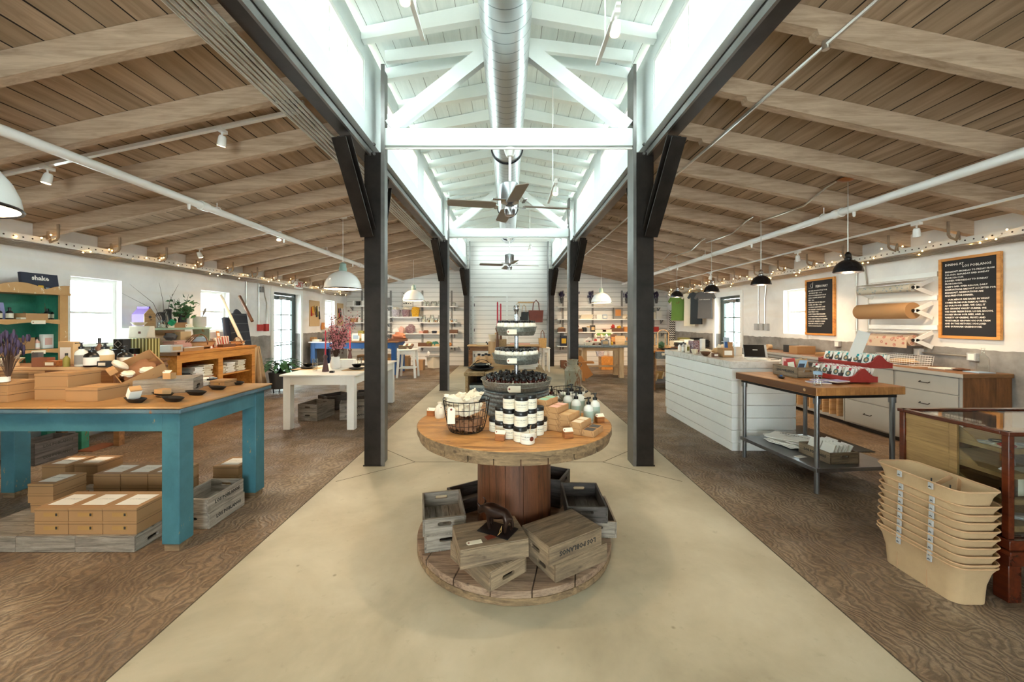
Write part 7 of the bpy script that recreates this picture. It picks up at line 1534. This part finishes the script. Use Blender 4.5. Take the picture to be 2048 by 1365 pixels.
t = thing('worktop', 'continuous brown worktop on the right wall cabinets', 'worktop', ((GX+XR)/2, (4.09+8.14)/2, GZ-.044)); MB().box(-a-.03, -2.035, 0, a, 2.035, .044).build('worktop_board', M['brown_wood'], t, smooth=False, bevel=.003); MB().box(-a-.034, -2.035, -.0, -a-.0305, 2.035, .04).build('pale_edge', M['grey_cab'], t, smooth=False)
def ong(kind, px, X, wp, hp, c, label, cat, **k):
    Y = F*X/(px-CX); o = item(kind, px, Y, GZ+.0005+k.pop('dz', 0), wp, hp, c, label, cat, **k); return o
t = thing('wire_tray', 'white wire mesh basket of oddments on the right worktop', 'basket', (5.10, 4.98, GZ)); m = MB(); L2, W2, h2_ = .24, .12, .13
for k in range(17): q = -L2+k*L2/8; m.tube([(-W2, q*1.05, h2_), (-W2*.9, q, 0), (W2*.9, q, 0), (W2, q*1.05, h2_)], .002, 4)
for z in (0, .025, .05, .075, .1, .13): f = .92+.08*z/.13; m.tube([(-W2*f, -L2*f, z), (W2*f, -L2*f, z), (W2*f, L2*f, z), (-W2*f, L2*f, z), (-W2*f, -L2*f, z)], .0025, 4)
m.build('wire_frame', M['white'], t); o = item('lump', CX, 1, 0, .34*F, .07*F, 'tan', 'jumble of rolled papers in the wire mesh basket', 'papers', dep=.16); o.location = (5.10, 4.98, GZ+.012); o.rotation_euler = (0, 0, PI/2)
for k_, px, X, w_, h, c_, c2, lb, cat in (('box', 1604, 5.1, 36, 15, 'kraft', None, 'kraft carton on the right worktop under the window', 'carton'), ('box', 1582, 5.15, 20, 14, 'charcoal', None, 'dark box behind the kraft carton', 'box'), ('roll', 1538, 5.2, 8, 10, 'pine', None, 'wooden tape wheel on the right worktop', 'tape'), ('box', 1618, 4.98, 1, 1, 'paper', None, 'x', 'x'), ('pot', 1714, 5.05, 15, 30, 'red_p', 'charcoal', 'red cup with a dark straw on the right worktop', 'cup'), ('roll', 1752, 5.05, 22, 12, 'stone', 'black', 'grey tape roll by the wire mesh basket', 'tape'), ('stack', 1660, 5.1, 46, 8, 'kraft', None, 'kraft envelopes piled on the right worktop', 'envelopes'), ('stack', 1890, 5.08, 40, 3, 'paper', None, 'white papers on the right worktop', 'papers'), ('lump', 1922, 5.12, 26, 5, 'brown', None, 'dark sunglasses on the right worktop', 'sunglasses'), ('box', 1958, 5.12, 34, 2, 'ltblue', None, 'pale blue leaflet on the right worktop', 'leaflet')):
    if w_ == 1: continue
    ong(k_, px, X, w_, h, c_, lb, cat, c2=c2, dep=min(.2, S(w_, F*X/(px-CX))*.8))
MB().cyl((0, 0, .1), (.02, 0, .28), .004, n=6).build('straw', M['brown'], [o for o in bpy.data.objects if o.name.startswith('cup')][0])
t = thing('glass_decanter', 'empty square glass bottle at the near end of the worktop', 'bottle', (5.16, 4.19, GZ)); MB().lathe([(.06, 0), (.062, .01), (.062, .14), (.05, .17), (.02, .2), (.018, .26), (.024, .27)], n=4).build('glass_body', M['jar_glass'], t, bevel=.006)
# wall fittings right
def chalk(y0, y1, z0, z1, label, lines, sizes):
    t = thing('chalkboard', label, 'chalkboard', (XR-.02, (y0+y1)/2, z0)); b = (y1-y0)/2; h = z1-z0; f = .032
    MB().box(-.022, -b, 0, .014, -b+f, h).box(-.022, b-f, 0, .014, b, h).box(-.022, -b+f, 0, .014, b-f, f).box(-.022, -b+f, h-f, .014, b-f, h).build('wooden_frame', M['orange_pine'], t, smooth=False, bevel=.002)
    bd = MB().box(-.008, -b+f, f, .012, b-f, h-f).build('board', M['chalk'], t, smooth=False); z = h-f
    for s_, sz, gap, ind, al in lines:
        z -= gap; me = text_mesh(s_, sz, M['chalk_ink'], ext=.0003, align='LEFT', bold=.0006); link('lettering', me, bd, loc=(-.0088, b-f-.03-ind, z), rot=(PI/2, 0, -PI/2))
    return t
M['chalk'] = plain('blackboard', '#17161a', .7); M['chalk_ink'] = plain('white_chalk', '#f0ebe2', .9)
D2 = ['DINING AT', 'LOS POBLANOS', 'BREAKFAST: MONDAY TO FRIDAY FROM', '7:30-10:30. SATURDAY AND SUNDAY', 'FROM 7:30-11:30.', 'DINNER: WEDNESDAY TO SUNDAY', 'FROM 5:00-9:00.', 'CAMPO BAR: OPEN 4:00-9:00. DAILY', 'RESERVATIONS ARE NOT ACCEPTED FOR', 'BREAKFAST. RESERVATIONS ARE', 'REQUIRED FOR DINNER.', 'OUR MENUS ARE BASED IN WHAT', 'COMES FROM OUR FARM AS WELL', 'AS OUR FOOD SHED. WE CALL IT', 'RIO GRANDE VALLEY CUISINE. WE', 'USE FARM FRESH EGGS, LOCAL BACON,', 'HONEY FROM OUR BEES, AND A', 'VARIETY OF GREENS, FRUITS AND', 'VEGETABLES GROWN ON OUR FARM', 'AND IN THE HISTORIC 1934 LORD', 'AND BURNHAM GREENHOUSE.']
ln = [(D2[0], .038, .05, .0, 'L'), (D2[1], .038, .03, .18, 'L')]
for i, s_ in enumerate(D2[2:]): ln.append((s_, .0262, .055 if i == 0 else (.048 if i == 9 else .036), .03 if i == 9 else 0, 'L'))
chalk(4.17, 4.77, 1.295, 2.262, 'large chalkboard with dining hours lettering on the right wall', ln, None)
D1 = ['ART AND ARCHITECTURE TOUR', '  SATURDAY FEB 9  10-12', 'FABULOUS FARM SHOP POP-UP', 'CARLA GARNET JEWELRY SAT', 'FEB 9  10-2', 'FARM SHOP POP-UP: MELODY', 'DANIEL, SAT FEB 9  10-2', 'COOKING CLASS WITH CHEF', 'THE GALLERY: CLASSIC MENU', 'DAILY FEB 17  10-2', 'CHEF\'S TABLE: PERSONALIZED', '5-COURSE DINING EXPERIENCE', 'WITH CHEF JONATHAN PERNO', 'LOCAL RIO GRANDE CUISINE', 'FEBRUARY DATES: 2,3,6,7,8,9', '13,14,15,16,20,21,22,23,27']
D1[8] = 'THE GALLERY: CLASSIC MENU'; D1[12] = 'WITH CHEF\'S TABLE FOR DINNER'
ln = [('FEBRUARY', .055, .10, .16, 'L')]+[(s_, .0272, .07 if i == 0 else .041, .0, 'L') for i, s_ in enumerate(D1)]
o = chalk(6.30, 6.92, 1.262, 2.235, 'narrow looking chalkboard headed FEBRUARY beside the right window', ln, None)
t_ = MB().tube([(-.0, .24, .86), (-.0, .17, .85), (0, .2, .90), (0, .17, .93)], .002, 4).tube([(0, .15, .85), (0, .14, .95)], .003, 4); t_.build('chalk_drawing', M['chalk_ink'], o, loc=(-.012, 0, -.03))
for z, r, c_, lb, yo in ((1.93, .05, 'leafpaper', 'thin blue leaf patterned paper roll on the top white bracket', 0), (1.635, .105, 'kraft', 'thick kraft paper roll on the middle white bracket', 0), (1.26, .07, 'medallion', 'red medallion paper roll on the lowest white bracket', 0)):
    t = thing('paper_roll', lb, 'paper roll', (5.12, 5.24, z)); MB().tube([(0, -.36, 0), (0, .38, 0)], r, 32).build('roll', M[c_], t); MB().tube([(0, -.375, 0), (0, .395, 0)], .022, 14).build('core', M['black'], t)
    if c_ == 'medallion': m = MB(); m.box(-r-.002, -.35, -.10, -r+.001, .37, .01); m.build('hanging_sheet', M['medallion'], t, smooth=False)
    if c_ != 'kraft': MB().box(-.09, -.38, r+.03, .18, .40, r+.034).build('cutter_shelf', M['white_paint'], t, smooth=False)
    t2 = thing('roll_bracket', 'white notched bracket frame holding the %s' % (lb.split(' on the')[0]), 'bracket', (5.12, 5.24, z), 0, 'white paper roll brackets')
    for s in (-1, 1): MB().bar((-.0, s*.40+.01, -.0), (.215, s*.40+.01, .10), .012, .05, (0, 0, 1)).bar((0, s*.40+.01, 0), (.215, s*.40+.01, -.09), .012, .05).build('notched_arm', M['white_paint'], t2, smooth=False)
    MB().box(.205, -.45, .13, .232, .46, .19).build('wall_rail', M['white_paint'], t2, smooth=False)
for y, z, lb in ((5.02, 1.10, 'right of the wire mesh basket'), (4.43, 1.09, 'below the dining chalkboard'), (5.9, 1.10, 'left of the red medallion roll'), (6.25, 1.13, 'below the February chalkboard')):
    t = boxw('wall_outlet', y, z, .045, .045, 'silver', 'grey metal wall outlet box '+lb, 'outlet', .045, 1); MB().box(-.0465, -.03, -.035, -.0455, .03, .035).build('cover_plate', M['white'], t, smooth=False)
t = thing('wall_conduit', 'horizontal conduit joining two wall outlets', 'conduit', (XR-.02, 4.73, 1.095)); MB().tube([(0, -.25, 0), (0, .24, 0)], .01, 8).build('pipe', M['conduit'], t)
conduit_w(5.92, 1.15, 2.36, 'galvanised conduit left of the paper rolls', 1); conduit_w(5.72, 1.3, 2.36, 'galvanised conduit beside the paper roll brackets', 1, .06); conduit_w(8.25, 1.45, 2.36, 'thin conduit between window and right door, left', 1); conduit_w(8.05, 1.45, 2.36, 'thin conduit between window and right door, right', 1, -.05)
for y, lb in ((8.3, 'left'), (8.12, 'middle'), (7.97, 'right')): boxw('switch_box', y, 1.38, .05, .07, 'silver', 'grey switch box beside the right door, %s of three' % lb, 'switch', .05, 1)
# shirts
def shirt(x, y, z, s, c_, label, rz, dress=1.0, prnt=None):
    t = thing('hanging_shirt', label, 'shirt', (x, y, z), rz, 'garments hung on the right wall channel'); h = .62*dress
    half = [(.0, -.05), (.07, -.02), (.10, .0), (.22, -.05), (.30, -.20), (.24, -.24), (.19, -.17), (.185, -.35), (.20, -h)]
    poly = half+[(-x_, z_) for x_, z_ in reversed(half[1:])]; poly = [(a*s, b*s) for a, b in poly]
    o = MB(); o.prism(poly, 'y', -.018, .018); o.build('garment', M[c_], t, bevel=.008); MB().tube([(-.17*s, 0, -.03), (0, 0, .04), (.17*s, 0, -.03)], .008, 6).tube([(0, 0, .04), (0, 0, .10), (.03, .02, .115), (.05, .02, .09)], .003, 5).build('clothes_hanger', M['pine'], t)
    if prnt: text(prnt[0], prnt[1], M[prnt[2]], t, (0, -.0195, -.22), spacing=1.0)
    return t
shirt(5.03, 11.47, 2.27, .95, 'green', 'green T-shirt with dark red print hanging on the right wall', rad(-8), 1.27, ('LP', .1, 'rust')); shirt(5.14, 10.98, 2.31, .75, 'cream', 'long cream dress hanging between the green and black shirts', rad(-48), 2.04)
shirt(5.14, 10.57, 2.31, .8, 'black', 'long black garment hanging between the dress and the grey shirt', rad(-46), 1.8); shirt(5.15, 10.12, 2.29, .9, 'dkgrey', 'charcoal T-shirt with white lettering hanging near the right door', rad(-42), 1.29, ('LOS POBLANOS', .035, 'paper'))
shirt(5.18, 11.9, 2.2, .8, 'cream', 'cream shirt partly hidden behind the green T-shirt', rad(-40), 1.4)
t = thing('patterned_scarf', 'black and white zigzag scarf hanging in the back right corner', 'scarf', (5.26, 12.4, .9)); T_ = NT('zigzag'); X_ = T_.sep(T_.co); v_ = T_.math('FRACT', T_.math('ADD', T_.math('MULTIPLY', X_[2], 14.), T_.math('ABSOLUTE', T_.math('SUBTRACT', T_.math('FRACT', T_.math('MULTIPLY', X_[0], 16.)), .5)))); MB().box(-.09, -.01, 0, .09, .01, .95).build('cloth', T_.done(T_.mix(T_.math('LESS_THAN', v_, .5), '#e8e4dc', '#222222'), .9), t, smooth=False)
# right middle tables
table('display_table', 'brown pine display table behind the sales counter', 3.05, 8.3, 4.4, 9.6, .86, .09, .12, .04, 'orange_pine', 'brown_wood', .03)
table('clothing_table', 'low wooden table of folded shirts by the right wall', 4.05, 9.95, 5.05, 11.0, .82, .09, .1, .04, 'pine', 'pine_z', .03)
for i, (px, c_, h) in enumerate(((1352, 'cream', 12), (1372, 'cream_paper', 14), (1388, 'white', 12), (1404, 'charcoal', 14))): item('stack', px, 10.3+.08*(i % 2), .8205, 19, h, c_, 'folded shirt pile by the right wall, %s from the left' % ORD[i], 'shirts', name='folded_shirts', dep=.3, group='folded shirts on the low table')
for i, (px, c_, h) in enumerate(((1360, 'black', 10), (1367, 'olive', 16), (1392, 'black', 16))): item('stack', px, 10.0 if c_ == 'black' and px < 1370 else 10.75, .8205, 18, h, c_, ['black folded shirts at the table front', 'green folded shirts at the table rear', 'black folded shirts at the table rear'][i], 'shirts', name='folded_shirts', dep=.26)
t = thing('glass_lantern', 'arched glass lantern case with small plants on the display table', 'lantern', (at(1323, 8.75), 8.75, .8605)); w_, h = .13, .34
MB().box(-w_, -.1, 0, w_, .1, .02).box(-w_, -.1, .02, -w_+.02, -.08, h).box(w_-.02, -.1, .02, w_, -.08, h).box(-w_, .08, .02, -w_+.02, .1, h).box(w_-.02, .08, .02, w_, .1, h).tube([(w_*math.cos(a), -.09, h+w_*.8*math.sin(a)) for a in [PI*j/12 for j in range(13)]], .011, 6).build('wooden_frame', M['pine'], t, smooth=False)
MB().box(-w_+.02, -.092, .02, w_-.02, -.088, h).build('pane', M['glass'], t); MB().lump((0, 0, .09), .07, .05, .07, 3, .4).build('plant', M['leaf'], t)
for i, (px, Y, w_, h, c_, lb) in enumerate(((1314, 8.6, 16, 3, 'brown', 'tray of dark wallets'), (1330, 8.5, 14, 4, 'black', 'black notebooks'), (1345, 8.55, 14, 4, 'charcoal', 'dark pouches'), (1352, 8.9, 16, 4, 'brown', 'brown leather pouches'), (1306, 8.45, 10, 8, 'tan', 'tan box'))): item('stack', px, Y, .8605, w_, h, c_, lb+' on the display table behind the counter', 'goods', name='leather_goods', dep=.2)
t = thing('hanging_bin', 'small grey wire bin with tag at the display table edge', 'bin', (at(1327, 8.15), 8.235, .70)); MB().box(-.12, -.06, 0, .12, .06, .15).build('bin_body', M['tub_zinc'], t, smooth=False); hang_tag(t, (0, -.065, .1), (0, 0, 0), .07, .05)
table('low_bench', 'dark iron framed low shelf under the display table', 3.1, 8.4, 4.3, 9.3, .16, .05, 0, .03, 'crate_dark', 'black_iron', .02)
for i, px in enumerate((1306, 1318)): item('basket', px, 8.75+.25*i, .1605, 20, 14, 'straw', 'wicker basket under the display table, %s' % ('left', 'right')[i], 'basket', c2='straw', dep=.24, name='wicker_basket')
# canvas basket stack
def canvas_basket(z, k, top=False):
    t = thing('canvas_basket', 'cream canvas basket with metal clips, %s from the floor in the nested stack' % ORD[k] if not top else 'topmost cream canvas basket of the nested stack, straps inside', 'basket', (2.455+.004*k*.2, 2.235, z), 0, 'nested canvas baskets')
    n = 40; vs = []; fs = []
    def ring(a, b, zz, r):
        out = []
        for j in range(n):
            q = 2*PI*(j+.5)/n; c_r = .055; cx_, cy_ = (a-c_r)*(1 if math.cos(q) > 0 else -1), (b-c_r)*(1 if math.sin(q) > 0 else -1); out.append((cx_+c_r*math.cos(q), cy_+c_r*math.sin(q), zz))
        return out
    RR = [ring(.095, .200, .0, 0), ring(.100, .205, .10, 0), ring(.110, .220, .17, 0), ring(.122, .236, .205, 1), ring(.117, .231, .205, 1), ring(.104, .214, .16, 0), ring(.094, .199, .09, 0), ring(.09, .195, .004, 0)]
    for r_ in RR: vs += r_
    for i in range(len(RR)-1):
        for j in range(n): a_, b_ = i*n+j, i*n+(j+1) % n; fs.append((a_, b_, b_+n, a_+n))
    fs.append(tuple(range(n))[::-1]); fs.append(tuple((len(RR)-1)*n+j for j in range(n))); MB().add(vs, fs).build('canvas_body', M['canvas'], t)
    rim = [Vector(v) for v in ring(.122, .236, .208, 1)]; MB().tube(rim+[rim[0]], .0045, 6).build('rolled_rim', M['canvas_rim'], t)
    for y in (.07, -.10):
        c = MB().box(-.128, y-.011, .170, -.121, y+.011, .205).build('metal_clip', M['silver'], t, smooth=False); MB().tube([(-.129, y-.006, .18), (-.131, y, .186), (-.129, y+.006, .18)], .002, 4).build('clip_wire', M['black_iron'], c)
    m = MB(); m.box(-.1012, -.065, .0, -.0995, -.062, .10).box(-.1012, .10, .0, -.0995, .103, .10); m.build('seam', M['canvas_rim'], t, smooth=False)
    if top:
        for y, q in ((.0, .05), (-.04, -.08)): MB().bar((.106, y, .2), (.0, y+q, .09), .028, .003, (0, 1, 0)).build('strap', M['canvas_rim'], t, smooth=False)
        for y in (.1, 0, -.1): MB().box(.098, y-.003, .03, .101, y+.003, .15).build('inner_rivet', M['dkgrey'], t, smooth=False)
    return t
cb = canvas_basket(0, 0)
for k in range(1, 9): copy_tree(cb, (2.455+.003*k, 2.235+.001*k, [0, .018, .062, .105, .148, .19, .235, .275, .32][k]), label='cream canvas basket with metal clips, %s from the floor in the nested stack' % ORD[k])
canvas_basket(.40, 9, True)
# display case
VX0, VX1, VY0, VY1, V0, V1 = 2.655, 3.55, 2.045, 2.62, .34, .91
t = thing('display_case', 'polished mahogany and glass jewellery case at the right picture edge', 'display case', (VX0, VY0, 0)); W3, D3 = VX1-VX0, VY1-VY0; p = .032
m = MB()
for x in (0, W3-p):
    for y in (0, D3-p): MB().box(x, y, V0, x+p, y+p, V1).build('corner_post', M['mahogany'], t, bevel=.003)
MB().box(-.008, -.008, V1-.022, W3+.008, p, V1).box(-.008, D3-p, V1-.022, W3+.008, D3+.008, V1).box(-.008, p, V1-.022, p, D3-p, V1).box(W3-p, p, V1-.022, W3+.008, D3-p, V1).build('top_frame', M['mahogany'], t, bevel=.004)
MB().box(-.02, -.02, V0-.05, W3+.02, D3+.02, V0).box(-.035, -.035, V0-.075, W3+.035, D3+.035, V0-.05).box(-.01, -.01, .20, W3+.01, D3+.01, V0-.075).build('moulded_plinth', M['mahogany'], t, bevel=.004)
for x in (.0, W3-.07):
    for y in (.0, D3-.07): MB().prism([(x, y), (x+.07, y), (x+.07, y+.07), (x, y+.07)], 'z', 0, .20).build('leg', M['mahogany'], t, bevel=.004)
MB().box(p, p, V1-.014, W3-p, D3-p, V1-.009).build('top_pane', M['glass'], t, smooth=False); MB().box(p, .012, V0, W3-p, .016, V1-.022).build('front_pane', M['glass'], t, smooth=False); MB().box(.004, .012+p, V0, .007, D3*.40, V1-.022).build('side_pane', M['glass'], t, smooth=False)
m = MB(); y0 = D3*.43; y1 = D3-p
m.box(.010, y0, V0+.005, .028, y0+.04, V1-.024); m.box(.014, y0+.04, V0+.005, .02, y1, V1-.024)
for z in (V0+.01, V0+.2, V0+.36, V1-.06): m.box(.0105, y0+.041, z, .026, y1-.001, z+.035)
m.build('panelled_door', M['tan_wood'], t, smooth=False, bevel=.002)
for i, z in enumerate((.79, .655, .515, .37)):
    tr = MB().box(.05, .05, z-.012, W3-.05, D3-.05, z).box(.05, .04, z-.012, W3-.05, .052, z+.018).box(.04, .05, z-.012, .05, D3-.05, z+.012).build('tray', M['tan_wood'], t, smooth=False); poly = [(.16, z), (D3-.05, z), (D3-.05, z+.085), (.26, z+.08), (.2, z+.04)]; m = MB(); m.prism(poly, 'x', .042, .05); m.build('curved_tray_side', M['tan_wood'], t, smooth=False)
MB().box(W3-p-.012, p, V0, W3-p, D3-p, V1-.02).build('dark_side_panel', M['mahogany'], t, smooth=False); MB().box(p, D3-p, V0, W3-p, D3-p+.01, V1-.16).build('back_panel', M['mahogany'], t, smooth=False); MB().box(p, p, V0-.002, W3-p, D3-p, V0+.004).build('case_floor', M['mahogany'], t, smooth=False)
# jewellery in the case
def jw(kind, x, y, z, w_, h, c_, label, cat, **k): o = item(kind, CX, 1, 0, w_*F, h*F, c_, label, cat, **k); o.location = (VX0+x, VY0+y, z+.0005); return o
for i, (x, y, c_) in enumerate(((.12, .2, 'silver'), (.17, .14, 'red_p'), (.22, .22, 'charcoal'), (.28, .14, 'silver'))):
    t = thing('bracelet', 'beaded bracelet on the top tray of the case, %s from the left' % ORD[i], 'bracelet', (VX0+x, VY0+y, .796), 0, 'bracelets in the glass case'); MB().tube([(.035*math.cos(a), .03*math.sin(a), 0) for a in [2*PI*j/18 for j in range(19)]], .005, 6).build('beads', M[c_], t)
jw('box', .2, .18, .790, .2, .003, 'cream', 'cream card under the bracelets in the case', 'card', dep=.14); t = thing('earring_stand', 'white T shaped earring stand in the case', 'jewellery stand', (VX0+.16, VY0+.14, .6555)); MB().lathe([(.025, 0), (.006, .02), (.004, .1)], n=12).box(-.04, -.004, .1, .04, .004, .11).build('stand', M['white'], t)
for s in (-1, 1): MB().box(s*.028-.007, -.008, .055, s*.028+.007, -.004, .095).build('earring', M['copper'], t, smooth=False)
jw('stand', .27, .2, .655, .06, .09, 'stone', 'grey necklace card in the middle tray of the case', 'card', dep=.02); jw('box', .3, .13, .655, .18, .002, 'cream', 'cream sheet under the necklace card', 'card', dep=.1)
t = thing('price_card', 'cream punched price card on a dark box in the case', 'price card', (VX0+.2, VY0+.1, .5155)); hang_tag(t, (0, 0, .07), (rad(-15), rad(90), rad(-12)), .12, .04, 'card'); MB().box(-.035, .01, 0, .07, .07, .03).build('dark_box', M['black'], t, smooth=False)
jw('lump', .11, .16, .515, .06, .02, 'red_p', 'red silk pouch in the lower tray of the case', 'pouch', dep=.04); jw('lump', .25, .16, .37, .16, .03, 'silver', 'silver chain jewellery in the bottom tray of the case', 'jewellery', dep=.08)
